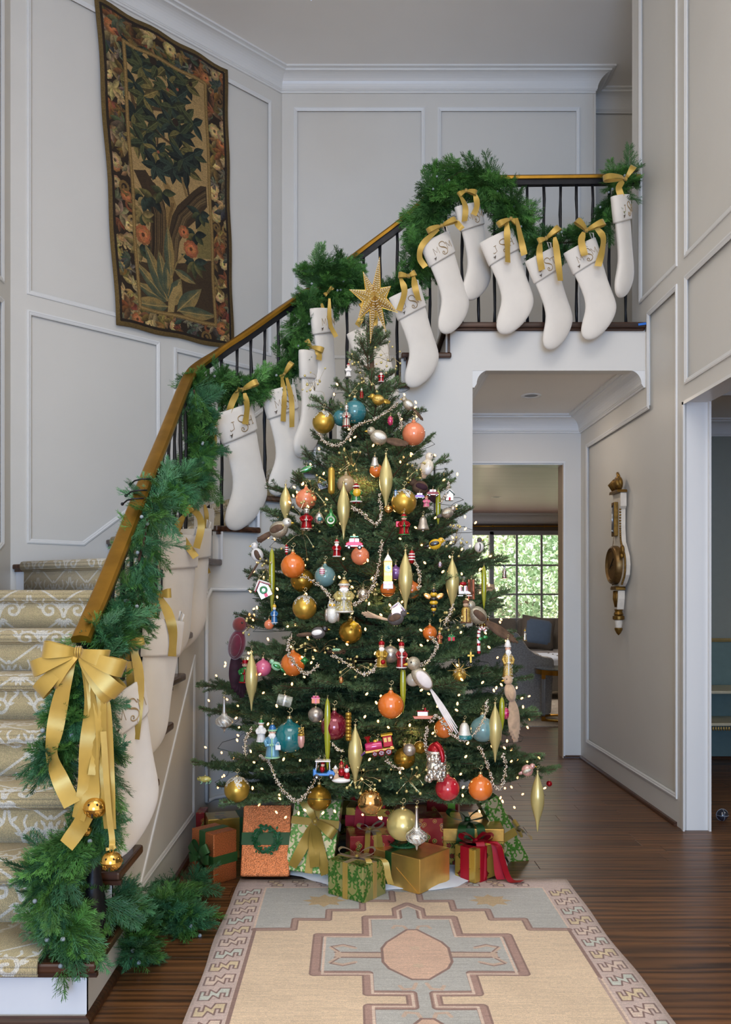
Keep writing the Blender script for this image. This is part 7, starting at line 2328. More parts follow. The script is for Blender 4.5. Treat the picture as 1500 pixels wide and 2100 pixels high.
# santa head
o, c, u = orn('santa_head_ornament', 'big pearly santa head with curled beard and red cap low on the right', 893, 1565, 1.05, .03, 'figure ornaments on the tree')
w = 44 * u
M().ball(c + Vector((0, 0, w * .25)), (w * .36, w * .34, w * .42), 20, 14).build('face', O_['skin'], o, smooth=True)
bd = M(); rb = random.Random(2)
for i in range(46):
    a, t = rb.uniform(-3.0, -.1), rb.uniform(-.75, .35)
    bd.ball(c + Vector((w * .42 * math.cos(a), w * .40 * math.sin(a), w * t)), (w * .12, w * .12, w * .14), 10, 6)
bd.ball(c + Vector((0, 0, -w * .2)), (w * .44, w * .40, w * .60), 20, 12)
bd.build('curled_beard', O_['silver'], o, smooth=True)
M().lathe([(w * .38, w * .50), (w * .37, w * .66), (w * .28, w * .82), (w * .12, w * .94), (w * .02, w * .98)], 18, Matrix.Translation(c)).tube(smoothpath([c + Vector((0, -.1 * w, w * .9)), c + Vector((w * .2, -w * .30, w * .72)), c + Vector((w * .30, -w * .40, w * .36)), c + Vector((w * .30, -w * .44, w * .12))], 5), [w * .17 - w * .006 * i for i in range(16)], 12).build('cap_cloth', O_['redm'], o, smooth=True)
M().tube([c + Vector((w * .40 * math.cos(a), w * .38 * math.sin(a), w * .52)) for a in np.linspace(0, 6.283, 19)[:-1]], w * .09, 8, closed=True).build('cap_fur', O_['silver'], o, smooth=True)
cap_hook(o, c + Vector((0, -.1 * w, w * 1.28)), w * .08)
# owl
o, c, u = orn('owl_ornament', 'silver glitter owl left of the robed figure', 682, 1260, 1.05, .02)
w = 28 * u
M().ball(c, (w * .48, w * .42, w * .66), 20, 14).build('body', O_['glit'], o, smooth=True)
M().ball(c + Vector((0, -.05 * w, w * .62)), (w * .36, w * .34, w * .32), 18, 12).build('head', O_['glit'], o, smooth=True)
for s_ in (-1, 1):
    M().ball(c + Vector((s_ * w * .14, -w * .36, w * .68)), w * .11, 10, 6).build('eye', O_['yellow'], o, smooth=True)
    M().lathe([(w * .1, 0), (.0005, w * .22)], 8, Matrix.Translation(c + Vector((s_ * w * .2, 0, w * .86)))).build('ear_tuft', O_['glit'], o)
    M().ball(c + Vector((s_ * w * .42, -.05 * w, -.05 * w)), (w * .14, w * .3, w * .5), 12, 8).build('wing', O_['silverm'], o, smooth=True)
M().lathe([(w * .06, 0), (.0005, w * .14)], 6, Matrix.Translation(c + Vector((0, -w * .38, w * .58))) @ Matrix.Rotation(2.2, 4, 'X')).build('beak', O_['gold'], o)
cap_hook(o, c + Vector((0, 0, w * .95)), w * .1)
# vehicles
def wheels(o, c, pts, r, mat, hub, wd):
    for x, z in pts:
        M().lathe([(r * .2, -wd), (r, -wd * .8), (r, wd * .8), (r * .2, wd)], 18, Matrix.Translation(c + Vector((x, -.004, z))) @ Matrix.Rotation(math.pi / 2, 4, 'X')).build('wheel', mat, o, smooth=True, angle=40)
        M().lathe([(r * .35, -wd * 1.3), (r * .35, wd * 1.3)], 12, Matrix.Translation(c + Vector((x, -.004, z))) @ Matrix.Rotation(math.pi / 2, 4, 'X')).build('hub', hub, o)
def car_like(px, py, w, label, body, name, k=1.04):
    o, c, u = orn(name, label, px, py, k, .02)
    w *= u
    pr = [(-.5, -.2), (.5, -.2), (.5, .06), (.34, .12), (.22, .34), (-.24, .34), (-.36, .12), (-.5, .08)]
    M().prism([c + Vector((a * w, w * .2, b * w)) for a, b in pr], (0, -w * .4, 0)).build('body', body, o, bevel=w * .05)
    for a, b in (((-.28, .12), (-.02, .30)), ((.03, .12), (.27, .30))):
        M().box(c + Vector(((a[0] + b[0]) / 2 * w, -w * .205, (a[1] + b[1]) / 2 * w)), ((b[0] - a[0]) * w, w * .02, (b[1] - a[1]) * w)).build('window', O_['silver'], o, bevel=.001)
    wheels(o, c, [(-.3 * w, -.2 * w), (.3 * w, -.2 * w)], w * .13, O_['black'], O_['silver'], w * .23)
    M().box(c + Vector((0, -w * .2, -.12 * w)), (w * 1.02, w * .04, w * .06)).build('bumper', O_['silver'], o, bevel=.001)
    cap_hook(o, c + Vector((0, 0, w * .38)), w * .06)
    return o, c, w
o, c, w = car_like(727, 1116, 36, 'shiny red vintage car hanging above the peach ball', O_['redm'], 'car_ornament')
M().box(c + Vector((0, 0, w * .42)), (w * .5, w * .2, w * .08)).build('roof_tree', O_['green'], o, bevel=.002)
car_like(888, 1012, 24, 'small dark red train engine at the upper right', O_['burg'], 'engine_ornament')
car_like(861, 1018, 20, 'small jewel coloured carriage at the upper right', O_['purple'], 'carriage_ornament')
# golf cart
o, c, u = orn('golf_cart_ornament', 'blue golf cart with santa driving near the bottom of the tree', 665, 1580, 1.05, .03)
w = 46 * u
M().prism([c + Vector((a * w, w * .2, b * w)) for a, b in [(-.5, -.22), (.5, -.22), (.5, .0), (.2, .06), (.1, -.08), (-.3, -.08), (-.34, .10), (-.5, .10)]], (0, -w * .4, 0)).build('body', O_['blue'], o, bevel=w * .04)
M().box(c + Vector((-.05 * w, 0, w * .44)), (w * .7, w * .44, w * .07)).build('roof', O_['white'], o, bevel=w * .03)
for x in (-.36, .26):
    for y_ in (-.18, .18):
        M().tube([c + Vector((x * w, y_ * w, 0)), c + Vector((x * w * .92, y_ * w, w * .42))], w * .018, 6).build('roof_post', O_['silver'], o)
M().ball(c + Vector((-.08 * w, -.02 * w, w * .06)), (w * .12, w * .12, w * .16), 14, 10).build('driver_coat', O_['redm'], o, smooth=True)
M().ball(c + Vector((-.06 * w, -.04 * w, w * .25)), w * .09, 12, 8).build('driver_head', O_['skin'], o, smooth=True)
M().ball(c + Vector((-.06 * w, -.02 * w, w * .32)), (w * .10, w * .10, w * .07), 12, 8).build('driver_cap', O_['redm'], o, smooth=True)
wheels(o, c, [(-.32 * w, -.24 * w), (.32 * w, -.24 * w)], w * .12, O_['black'], O_['silver'], w * .23)
cap_hook(o, c + Vector((0, 0, w * .5)), w * .05)
# train
o, c, u = orn('train_ornament', 'big red and gold steam train in the lower middle of the tree', 777, 1532, 1.06, .03)
w = 62 * u
tl = Matrix.Rotation(-.16, 3, 'Y')
def TP(x, y_, z): return c + tl @ Vector((x * w, y_ * w, z * w))
M().lathe([(w * .14, 0), (w * .15, .02 * w), (w * .15, .5 * w), (w * .12, .56 * w)], 20, Matrix.Translation(TP(.12, 0, .05)) @ tl.to_4x4() @ Matrix.Rotation(-math.pi / 2, 4, 'Y')).build('boiler', O_['magenta'], o, smooth=True, angle=40)
M().box(TP(.32, 0, .16), (w * .32, w * .30, w * .36), tl).build('cab', O_['redm'], o, bevel=.003)
M().box(TP(.32, 0, .37), (w * .40, w * .36, w * .05), tl).build('cab_roof', O_['yellow'], o, bevel=.003)
for x in (.25, .39):
    M().box(TP(x, -.155, .22), (w * .10, w * .02, w * .14), tl).build('cab_window', O_['yellow'], o)
M().box(TP(.02, 0, -.09), (w * .96, w * .26, w * .07), tl).build('frame', O_['yellow'], o, bevel=.002)
M().lathe([(w * .05, 0), (w * .05, w * .12), (w * .10, w * .2), (w * .11, w * .24)], 14, Matrix.Translation(TP(-.32, 0, .16)) @ tl.to_4x4()).build('chimney', O_['redm'], o, smooth=True, angle=40)
M().ball(TP(-.08, 0, .2), (w * .07, w * .07, w * .06), 12, 8).build('dome', O_['yellow'], o, smooth=True)
M().prism([TP(-.46, -.12, -.1), TP(-.62, 0, -.22), TP(-.46, .12, -.1)], tl @ Vector((0, 0, .06 * w))).build('cowcatcher', O_['purple'], o)
for x in (-.16, .06, .30):
    wc = TP(x, -.15, -.18)
    r_ = w * (.105 if x > -.1 else .085)
    M().lathe([(r_ * .8, -.01), (r_, -.008), (r_, .008), (r_ * .8, .01)], 20, Matrix.Translation(wc) @ Matrix.Rotation(math.pi / 2, 4, 'X'), cap=False).build('wheel_rim', O_['redm'], o, smooth=True)
    m = M().lathe([(.0005, -.004), (r_ * .8, -.004)], 20, Matrix.Translation(wc) @ Matrix.Rotation(math.pi / 2, 4, 'X'), cap=False)
    m.build('wheel_face', O_['white'], o)
    m = M()
    for k_ in range(5):
        a = k_ * 1.2566
        m.tube([wc + Vector((0, -.008, 0)), wc + Vector((r_ * .8 * math.cos(a), -.008, r_ * .8 * math.sin(a)))], r_ * .07, 4)
    m.build('spokes', O_['redm'], o)
cap_hook(o, TP(0, 0, .25), w * .05)
# riverboat
o, c, u = orn('boat_ornament', 'small red and silver boat on the right of the orange ball', 868, 1468, 1.04, .02)
w = 44 * u
M().prism([c + Vector((a * w, w * .14, b * w)) for a, b in [(-.5, 0), (-.42, -.14), (.36, -.14), (.5, .02)]], (0, -w * .28, 0)).build('hull', O_['copper'], o, bevel=.002)
M().box(c + Vector((-.02 * w, 0, .10 * w)), (w * .5, w * .2, w * .2)).build('cabin', O_['silver'], o, bevel=.002)
M().box(c + Vector((-.02 * w, 0, .22 * w)), (w * .56, w * .24, w * .05)).build('cabin_roof', O_['redm'], o, bevel=.002)
M().lathe([(w * .05, .24 * w), (w * .05, .38 * w)], 10, Matrix.Translation(c + Vector((.1 * w, 0, 0)))).build('funnel', O_['redm'], o)
cap_hook(o, c + Vector((0, 0, w * .34)), w * .05)
# houses, tower
def house(px, py, w, label, wall, roof, tilt=0.0, name='house_ornament', wr=True):
    o, c, u = orn(name, label, px, py, 1.04, .02)
    w *= u
    rt = Matrix.Rotation(tilt, 3, 'Y')
    Q = lambda x, y_, z: c + rt @ Vector((x * w, y_ * w, z * w))
    M().prism([Q(-.36, -.3, -.5), Q(.36, -.3, -.5), Q(.36, -.3, .08), Q(0, -.3, .42), Q(-.36, -.3, .08)], rt @ Vector((0, .6 * w, 0))).build('walls', wall, o, bevel=.001)
    for s_ in (-1, 1):
        M().prism([Q(0, -.36, .46), Q(.48 * s_, -.36, .02), Q(.48 * s_, -.36, .10), Q(0, -.36, .55)], rt @ Vector((0, .72 * w, 0))).build('roof', roof, o)
        M().tube([Q(0, -.37, .56), Q(.48 * s_, -.37, .11)], w * .05, 6).build('snow_trim', O_['white'], o, smooth=True)
    if wr:
        M().tube([Q(.17 * math.cos(a), -.33, -.06 + .17 * math.sin(a)) for a in np.linspace(0, 6.283, 17)[:-1]], w * .06, 6, closed=True).build('wreath', O_['green'], o, smooth=True)
    M().box(Q(0, -.31, -.34), (w * .18, w * .03, w * .28), rt).build('door', O_['redm'], o)
    cap_hook(o, Q(0, 0, .6), w * .08)
house(541, 1208, 36, 'red roofed birdhouse with a green wreath at the left edge', O_['cream'], O_['redm'], -.45, 'birdhouse_ornament')
house(815, 1252, 30, 'iced gingerbread house in the shade under the middle finial', O_['copper'], O_['burg'], .1, 'gingerbread_house_ornament', False)
house(922, 1016, 22, 'small white lighthouse topped house at the far upper right', O_['silver'], O_['seateal'], 0, wr=False)
o, c, u = orn('clock_tower_ornament', 'gold clock tower with a lettered plaque in the middle right', 796, 1172, 1.05, .02)
w = 18 * u
M().box(c, (w, w, w * 2.3)).build('shaft', O_['gold'], o, bevel=w * .06)
M().lathe([(w * .66, w * 1.15), (w * .60, w * 1.3), (w * .12, w * 1.9), (w * .03, w * 2.1)], 4, Matrix.Translation(c) @ Matrix.Rotation(math.pi / 4, 4, 'Z')).build('spire', O_['cream'], o)
M().lathe([(.0005, 0), (w * .36, 0), (w * .36, w * .05)], 20, Matrix.Translation(c + Vector((0, -w * .53, w * .35))) @ Matrix.Rotation(math.pi / 2, 4, 'X'), cap=False).build('clock_face', O_['paleblue'], o)
M().tube([c + Vector((0, -w * .58, w * .35)), c + Vector((0, -w * .58, w * .6))], w * .03, 4).tube([c + Vector((0, -w * .58, w * .35)), c + Vector((w * .18, -w * .58, w * .35))], w * .03, 4).build('clock_hands', O_['black'], o)
m = M()
for x in (-.36, -.12, .12, .36):
    for z in (-.3, .85):
        m.box(c + Vector((x * w, -w * .51, z * w)), (w * .10, w * .04, w * .34))
m.build('gold_ribs', O_['copper'], o)
M().box(c + Vector((0, 0, -w * 1.55)), (w * 1.12, w * 1.1, w * .85)).build('plaque', O_['white'], o, bevel=w * .06)
def text_part(txt, loc, size, mat, parent, rot=(math.pi / 2, 0, 0)):
    cu = bpy.data.curves.new('lettering', 'FONT'); cu.body = txt; cu.size = size; cu.extrude = size * .03; cu.align_x = 'CENTER'; cu.align_y = 'CENTER'
    tmp = bpy.data.objects.new('tmp', cu); COL.objects.link(tmp)
    dg = bpy.context.evaluated_depsgraph_get()
    me = bpy.data.meshes.new_from_object(tmp.evaluated_get(dg))
    bpy.data.objects.remove(tmp)
    me.materials.clear(); me.materials.append(mat)
    t = bpy.data.objects.new('lettering', me); COL.objects.link(t)
    t.parent = parent; t.location = Vector(loc) - W[parent.name]; t.rotation_euler = rot
    return t
text_part('BIG BEN', c + Vector((0, -w * .565, -w * 1.5)), w * .30, O_['redm'], o)
cap_hook(o, c + Vector((0, 0, w * 2.1)), w * .12)
# bell ornaments
def bell_o(px, py, w, label, mat, band_=None):
    o, c, u = orn('bell_ornament', label, px, py, 1.04, .02, 'bells on the tree')
    w *= u
    M().lathe([(w * .5, -w * .55), (w * .46, -w * .42), (w * .34, -.1 * w), (w * .28, .25 * w), (w * .18, .42 * w), (w * .05, .5 * w)], 22, Matrix.Translation(c)).build('bell_body', mat, o, smooth=True)
    if band_:
        M().lathe([(w * .5, -w * .56), (w * .53, -w * .48), (w * .46, -w * .30), (w * .43, -.3 * w)], 22, Matrix.Translation(c), cap=False).build('bell_band', band_, o, smooth=True)
    M().ball(c + Vector((0, 0, -w * .62)), w * .1, 10, 6).build('clapper', O_['silver'], o, smooth=True)
    cap_hook(o, c + Vector((0, 0, w * .55)), w * .1)
bell_o(769, 946, 20, 'small silver bell in the upper middle of the tree', O_['silver'])
bell_o(868, 1072, 26, 'pale shell shaped bell on the right below the big gold ball', O_['silverm'])
bell_o(953, 1497, 32, 'silver glitter bell with a teal rim on the lower right', O_['glit'], O_['teal'])
# goldfinch companions: bee
o, c, u = orn('bee_ornament', 'gold and black striped bumblebee on the right', 890, 1232, 1.04, .02)
w = 26 * u
for i, (z, r_) in enumerate(((.5, .30), (.15, .36), (-.15, .34), (-.42, .28), (-.66, .20), (-.86, .12))):
    M().ball(c + Vector((0, 0, z * w)), (r_ * w, r_ * w, w * .2), 16, 8).build('body_stripe', O_['black'] if i % 2 else O_['yellow'], o, smooth=True)
M().lathe([(w * .06, 0), (.0005, -w * .3)], 8, Matrix.Translation(c + Vector((0, 0, -w * .95)))).build('sting', O_['gold'], o)
for s_ in (-1, 1):
    M().ball(c + Vector((s_ * w * .48, -.05 * w, w * .36)), (w * .36, w * .06, w * .22), 14, 8, Matrix.Rotation(-s_ * .5, 3, 'Y')).build('wing', O_['mirror'], o, smooth=True)
M().ball(c + Vector((0, -.04 * w, w * .76)), w * .22, 14, 8).build('head', O_['black'], o, smooth=True)
cap_hook(o, c + Vector((0, 0, w)), w * .1)
# ice skates
o, c, u = orn('ice_skates_ornament', 'pair of white ice skates with red laces on the right', 950, 1212, 1.05, .02)
w = 24 * u
for s_ in (-.22, .22):
    b = c + Vector((s_ * w, -abs(s_) * w * .3, 0))
    M().prism([b + Vector((a * w, 0, z * w)) for a, z in [(-.18, .45), (.12, .45), (.14, .02), (.42, -.12), (.44, -.28), (-.18, -.28)]], (0, -w * .2, 0)).build('boot', O_['white'], o, bevel=w * .06)
    M().box(b + Vector((.14 * w, -.1 * w, -.40 * w)), (w * .75, w * .03, w * .06)).build('blade', O_['silver'], o)
    M().box(b + Vector((.05 * w, -.22 * w, .2 * w)), (w * .06, w * .03, w * .4)).build('laces', O_['redm'], o)
M().ball(c + Vector((0, -.1 * w, .62 * w)), (w * .3, w * .12, w * .16), 12, 8).build('red_bow', O_['redm'], o, smooth=True)
cap_hook(o, c + Vector((0, 0, w * .8)), w * .08)
# log bundle
o, c, u = orn('log_bundle_ornament', 'bundle of glittery brown logs beside the ice skates', 967, 1208, 1.04, .03)
w = 14 * u
for i, (x, y_) in enumerate(((-.35, 0), (0, -.1), (.35, 0), (-.18, .3), (.18, .3))):
    M().tube([c + Vector((x * w, y_ * w, -1.5 * w)), c + Vector((x * w * .9, y_ * w, 1.4 * w))], w * .2, 8).build('log', O_['wood'] if i % 2 else O_['copper'], o, smooth=True, angle=40)
cap_hook(o, c + Vector((0, 0, w * 1.5)), w * .14)
# candy cane
o, c, u = orn('candy_cane_ornament', 'red and white candy cane with a green bow on the right', 985, 1310, 1.04, .03)
w = 15 * u
pts = smoothpath([c + Vector((-.15 * w, 0, -2.0 * w)), c + Vector((-.2 * w, 0, 0)), c + Vector((-.1 * w, 0, 1.1 * w)), c + Vector((.35 * w, 0, 1.5 * w)), c + Vector((.8 * w, 0, 1.0 * w))], 6)
for i in range(len(pts) - 1):
    M().tube([pts[i], pts[i + 1]], w * .24, 10).build('cane_stripe', O_['redm'] if i % 3 == 0 else O_['white'], o, smooth=True, angle=40)
for s_ in (-1, 1):
    M().ball(c + Vector((.35 * w + s_ * .34 * w, -.25 * w, .1 * w + .12 * w * s_)), (w * .36, w * .12, w * .26), 12, 8).build('bow_loop', O_['green'], o, smooth=True)
cap_hook(o, pts[-8] + Vector((0, 0, w * .3)), w * .12)
# starburst, cross, present, purse, money roll, bottle, stack, fish, pan, leaf, nest ...
o, c, u = orn('starburst_ornament', 'gold wire starburst on the right above the bell', 943, 1375, 1.06, .03)
w = 26 * u
m = M()
for i in range(20):
    a, b = i * 2.39996, math.asin(-.9 + 1.8 * i / 19)
    dv = Vector((math.cos(b) * math.cos(a), math.cos(b) * math.sin(a), math.sin(b)))
    m.tube([c, c + dv * w * (1.0 if i % 2 else .7)], [w * .045, w * .008], 5)
m.build('rays', O_['goldglit'], o); M().ball(c, w * .14, 12, 8).build('centre', O_['goldglit'], o, smooth=True)
o, c, u = orn('cross_ornament', 'small gold cross above the starburst', 966, 1348, 1.05, .02)
w = 14 * u
M().box(c, (w * .3, w * .2, w * 1.6)).box(c + Vector((0, 0, w * .25)), (w, w * .2, w * .3)).build('cross_bars', O_['gold'], o, bevel=w * .05); M().ball(c + Vector((0, -w * .12, w * .25)), w * .14, 8, 6).build('gem', O_['yellow'], o, smooth=True); cap_hook(o, c + Vector((0, 0, w * .9)), w * .1)
def mini_gift(px, py, w, a, b, label):
    o, c, u = orn('present_ornament', label, px, py, 1.04, .02)
    w *= u
    M().box(c, (w, w * .7, w * .6)).build('box', a, o, bevel=w * .04); M().box(c, (w * .2, w * .72, w * .62)).box(c + Vector((0, 0, w * .34)), (w * 1.05, w * .75, w * .14)).build('ribbon', b, o, bevel=w * .02)
    for s_ in (-1, 1): M().ball(c + Vector((s_ * w * .2, 0, w * .5)), (w * .2, w * .1, w * .12), 10, 6).build('bow_loop', b, o, smooth=True)
    cap_hook(o, c + Vector((0, 0, w * .6)), w * .1)
mini_gift(648, 1437, 17, O_['copper'], O_['pink'], 'tiny copper and pink present above the burgundy ball')
mini_gift(926, 1310, 14, O_['redm'], O_['green'], 'tiny red and green present in the shade on the right')
o, c, u = orn('purse_ornament', 'black quilted purse with a gold chain on the upper left', 663, 996, 1.0, .0)
w = 22 * u; rt = Matrix.Rotation(-.35, 3, 'Y')
M().box(c, (w, w * .3, w * .72), rt).build('bag', O_['black'], o, bevel=w * .06)
m = M()
for i in range(5):
    for j in range(4): m.ball(c + rt @ Vector(((-.4 + .2 * i) * w, -.155 * w, (-.26 + .17 * j) * w)), w * .035, 6, 4)
m.build('stud', O_['silver'], o)
M().tube([c + rt @ Vector((-.4 * w, 0, .36 * w)), c + rt @ Vector((0, 0, .8 * w)), c + rt @ Vector((.4 * w, 0, .36 * w))], w * .03, 5).build('chain', O_['gold'], o); M().box(c + rt @ Vector((.3 * w, -.17 * w, 0)), (w * .16, w * .04, w * .12), rt).build('clasp', O_['yellow'], o)
o, c, u = orn('money_roll_ornament', 'rolled banknote drum ornament with a cream end on the left', 584, 1437, 1.05, .02)
w = 30 * u; T_ = Matrix.Translation(c) @ Matrix.Rotation(.25, 4, 'Y') @ Matrix.Rotation(math.pi / 2, 4, 'Y')
M().lathe([(w * .36, -w * .5), (w * .38, -w * .46), (w * .38, w * .46), (w * .36, w * .5)], 24, T_, cap=False).build('roll', pm('banknote_grey', (150, 152, 138), .4, 0, .45, 70, coat=.4), o, smooth=True)
M().lathe([(.0005, -w * .49), (w * .37, -w * .49)], 24, T_, cap=False).lathe([(.0005, w * .49), (w * .37, w * .49)], 24, T_, cap=False).build('cream_end', O_['cream'], o)
M().lathe([(w * .385, -w * .06), (w * .39, 0), (w * .385, w * .06)], 24, T_, cap=False).build('paper_band', O_['white'], o, smooth=True); cap_hook(o, c + Vector((0, 0, w * .42)), w * .07)
o, c, u = orn('bottle_ornament', 'rose pink bottle with a gold beaded stopper in front of the teal ball', 618, 1512, 1.08, .04)
w = 16 * u
M().lathe([(w * .08, -1.4 * w), (w * .32, -1.2 * w), (w * .46, -.6 * w), (w * .46, .1 * w), (w * .4, .3 * w)], 20, Matrix.Translation(c)).build('bottle', O_['rose'], o, smooth=True)
M().lathe([(w * .44, .22 * w), (w * .46, .4 * w), (w * .4, .46 * w)], 20, Matrix.Translation(c)).build('gold_collar', O_['gold'], o, smooth=True)
m = M()
for i in range(14): m.ball(c + Vector((w * .28 * math.cos(i * 2.4), w * .28 * math.sin(i * 2.4), w * (.55 + .05 * i))), w * .14, 8, 6)
m.build('beaded_stopper', O_['goldglit'], o, smooth=True); cap_hook(o, c + Vector((0, 0, w * 1.3)), w * .1)
o, c, u = orn('ribbed_stack_ornament', 'ribbed gold stack ornament beside the burgundy ball', 715, 1490, 1.04, .03)
w = 11 * u
for i in range(8): M().lathe([(w * .4, -w * .32), (w * .55, -w * .2), (w * .55, w * .2), (w * .4, w * .32)], 16, Matrix.Translation(c + Vector((0, 0, (i - 3.5) * w * .66)))).build('ring', O_['gold'] if i % 2 else O_['deepgold'], o, smooth=True)
cap_hook(o, c + Vector((0, 0, w * 2.8)), w * .14)
o, c, u = orn('gold_bar_ornament', 'tall mirrored gold capsule near the upper middle', 680, 986, 1.04, .02)
w = 14 * u
M().lathe([(w * .1, -2 * w), (w * .42, -1.8 * w), (w * .5, -1.4 * w), (w * .5, 1.4 * w), (w * .42, 1.8 * w), (w * .2, 2 * w)], 18, Matrix.Translation(c)).build('capsule', O_['gold'], o, smooth=True); cap_hook(o, c + Vector((0, 0, 2 * w)), w * .14)
o, c, u = orn('frog_ornament', 'yellow and green speckled frog hanging at the far left tip', 421, 1598, 1.0, .0, d=4.13)
w = 30 * u
m = M().ball(c, (w * .42, w * .22, w * .22), 18, 12).ball(c + Vector((-w * .36, 0, w * .04)), (w * .2, w * .18, w * .16), 14, 10)
m.build('body', pm('frog_glaze', (214, 200, 110), .25, 0, .5, 50, coat=.8), o, smooth=True)
for x, z in ((-.25, -.22), (.1, -.25), (.32, -.2), (.4, -.1)):
    M().tube([c + Vector((x * w, -.1 * w, -.1 * w)), c + Vector((x * w + .06 * w, -.16 * w, z * w)), c + Vector((x * w - .04 * w, -.2 * w, z * w - .06 * w))], w * .045, 6).build('leg', O_['mint'], o, smooth=True)
M().ball(c + Vector((-.42 * w, -.12 * w, .14 * w)), w * .045, 8, 6).build('eye', O_['black'], o); cap_hook(o, c + Vector((0, 0, w * .26)), w * .07, False)
o, c, u = orn('leaf_ornament', 'shiny green glass leaf on the upper left', 629, 962, 1.02, .01)
w = 26 * u
M().ball(c, (w * .5, w * .12, w * .24), 16, 8, Matrix.Rotation(-.45, 3, 'Y')).build('leaf_blade', O_['green'], o, smooth=True); M().tube([c + Vector((-.5 * w, -.1 * w, -.2 * w)), c + Vector((.5 * w, -.1 * w, .22 * w))], w * .03, 5).build('midrib', O_['glit'], o); cap_hook(o, c + Vector((0, 0, w * .24)), w * .08)
o, c, u = orn('reflector_ornament', 'green glass drop with a silver starburst hollow on the left', 679, 1066, 1.03, .02)
w = 27 * u
M().lathe([(w * .02, -w * .6), (w * .3, -w * .42), (w * .48, -.1 * w), (w * .42, .2 * w), (w * .16, .5 * w), (w * .05, .9 * w)], 22, Matrix.Translation(c)).build('glass_drop', O_['green'], o, smooth=True)
M().lathe([(.0005, .0), (w * .16, -.04 * w), (w * .30, .03 * w)], 16, Matrix.Translation(c + Vector((0, -w * .43, -w * .06))) @ Matrix.Rotation(math.pi / 2, 4, 'X'), cap=False).build('starburst_hollow', O_['glit'], o); cap_hook(o, c + Vector((0, 0, w * .9)), w * .07)
o, c, u = orn('peacock_drop_ornament', 'silver teardrop painted with a teal eye left of the green drop', 655, 1064, 1.02, .02)
w = 24 * u
M().lathe([(w * .05, -w * .5), (w * .4, -.3 * w), (w * .46, 0), (w * .2, .45 * w), (w * .06, .6 * w)], 20, Matrix.Translation(c)).build('glass_drop', O_['silver'], o, smooth=True); M().ball(c + Vector((.05 * w, -w * .40, -.05 * w)), (w * .2, w * .08, w * .2), 14, 8).build('teal_eye', O_['teal'], o, smooth=True); cap_hook(o, c + Vector((0, 0, w * .6)), w * .08)
o, c, u = orn('bird_nest_ornament', 'twig nest holding pale teal eggs in the left middle', 691, 1336, 1.03, .02)
w = 40 * u
rn_ = random.Random(6); m = M()
for i in range(60):
    a = rn_.random() * 6.283
    m.tube([c + Vector((w * rn_.uniform(.34, .5) * math.cos(a + t), w * .42 * math.sin(a + t), w * (.06 * math.sin(t * 3 + i) + rn_.uniform(-.1, .06)))) for t in (0, .35, .7)], w * .014, 3)
m.build('twigs', O_['nest'], o)['kind'] = 'stuff'
for x, y_ in ((-.12, -.1), (.1, -.08), (0, .1)): M().ball(c + Vector((x * w, y_ * w, w * .06)), (w * .13, w * .11, w * .10), 12, 8).build('egg', O_['mint'], o, smooth=True)
o, c, u = orn('caroling_bears_ornament', 'cluster of carolling bears in red caps on a snowy base at the bottom', 700, 1582, 1.05, .02)
w = 36 * u
M().ball(c + Vector((0, 0, -w * .5)), (w * .55, w * .3, w * .16), 18, 8).build('snow_base', O_['white'], o, smooth=True)
for x, z, mt, hm in ((-.32, -.16, 'tan', 'white'), (.02, .10, 'copper', 'redm'), (.32, -.12, 'white', 'redm')):
    b = c + Vector((x * w, -.02 * w, z * w))
    M().ball(b + Vector((0, 0, -w * .12)), (w * .19, w * .17, w * .26), 14, 10).build('bear_body', O_['redm' if x > 0 else mt], o, smooth=True)
    hh = M().ball(b + Vector((0, -.04 * w, w * .2)), w * .15, 14, 10).ball(b + Vector((-.11 * w, 0, w * .32)), w * .05, 8, 6).ball(b + Vector((.11 * w, 0, w * .32)), w * .05, 8, 6).ball(b + Vector((0, -.17 * w, w * .16)), w * .06, 8, 6)
    hh.build('bear_head', O_[mt], o, smooth=True)
    M().lathe([(w * .14, w * .28), (w * .1, w * .40), (w * .02, w * .52)], 12, Matrix.Translation(b)).build('cap_cloth', O_[hm], o, smooth=True)
cap_hook(o, c + Vector((0, 0, w * .66)), w * .07)
def drop(px, py, w, h, mat, bandm, label):
    o, c, u = orn('striped_drop_ornament', label, px, py, 1.03, .02)
    w, h = w * u / 2, h * u / 2
    M().ball(c, (w, w, h), 18, 12).build('glass_drop', mat, o, smooth=True)
    for z in (-.4, 0, .4):
        M().lathe([(w * math.sqrt(1 - z * z) * 1.02, z * h - h * .09), (w * math.sqrt(1 - z * z) * 1.05, z * h), (w * math.sqrt(1 - z * z) * 1.02, z * h + h * .09)], 18, Matrix.Translation(c), cap=False).build('stripe', bandm, o, smooth=True)
    cap_hook(o, c + Vector((0, 0, h)), w * .25)
drop(845, 1142, 14, 28, O_['redm'], O_['white'], 'red drop with white rings right of the elf'); drop(588, 1127, 7, 22, O_['redm'], O_['white'], 'tiny striped candy drop above the clear orange ball'); drop(903, 908 + 250, 8, 14, O_['silver'], O_['purple'], 'tiny striped silver bead in the right branches')
drop(661, 1172, 12, 18, O_['white'], O_['magenta'], 'tiny white and magenta striped drop left of the robed figure'); drop(705, 1345 + 220, 7, 12, O_['green'], O_['redm'], 'tiny green and red drop near the carolling bears'); drop(700, 1215 + 180, 9, 14, O_['copper'], O_['gold'], 'tiny copper drop below the bird nest')
drop(812, 1012, 8, 16, O_['blue'], O_['silver'], 'tiny blue drop left of the large gold ball')
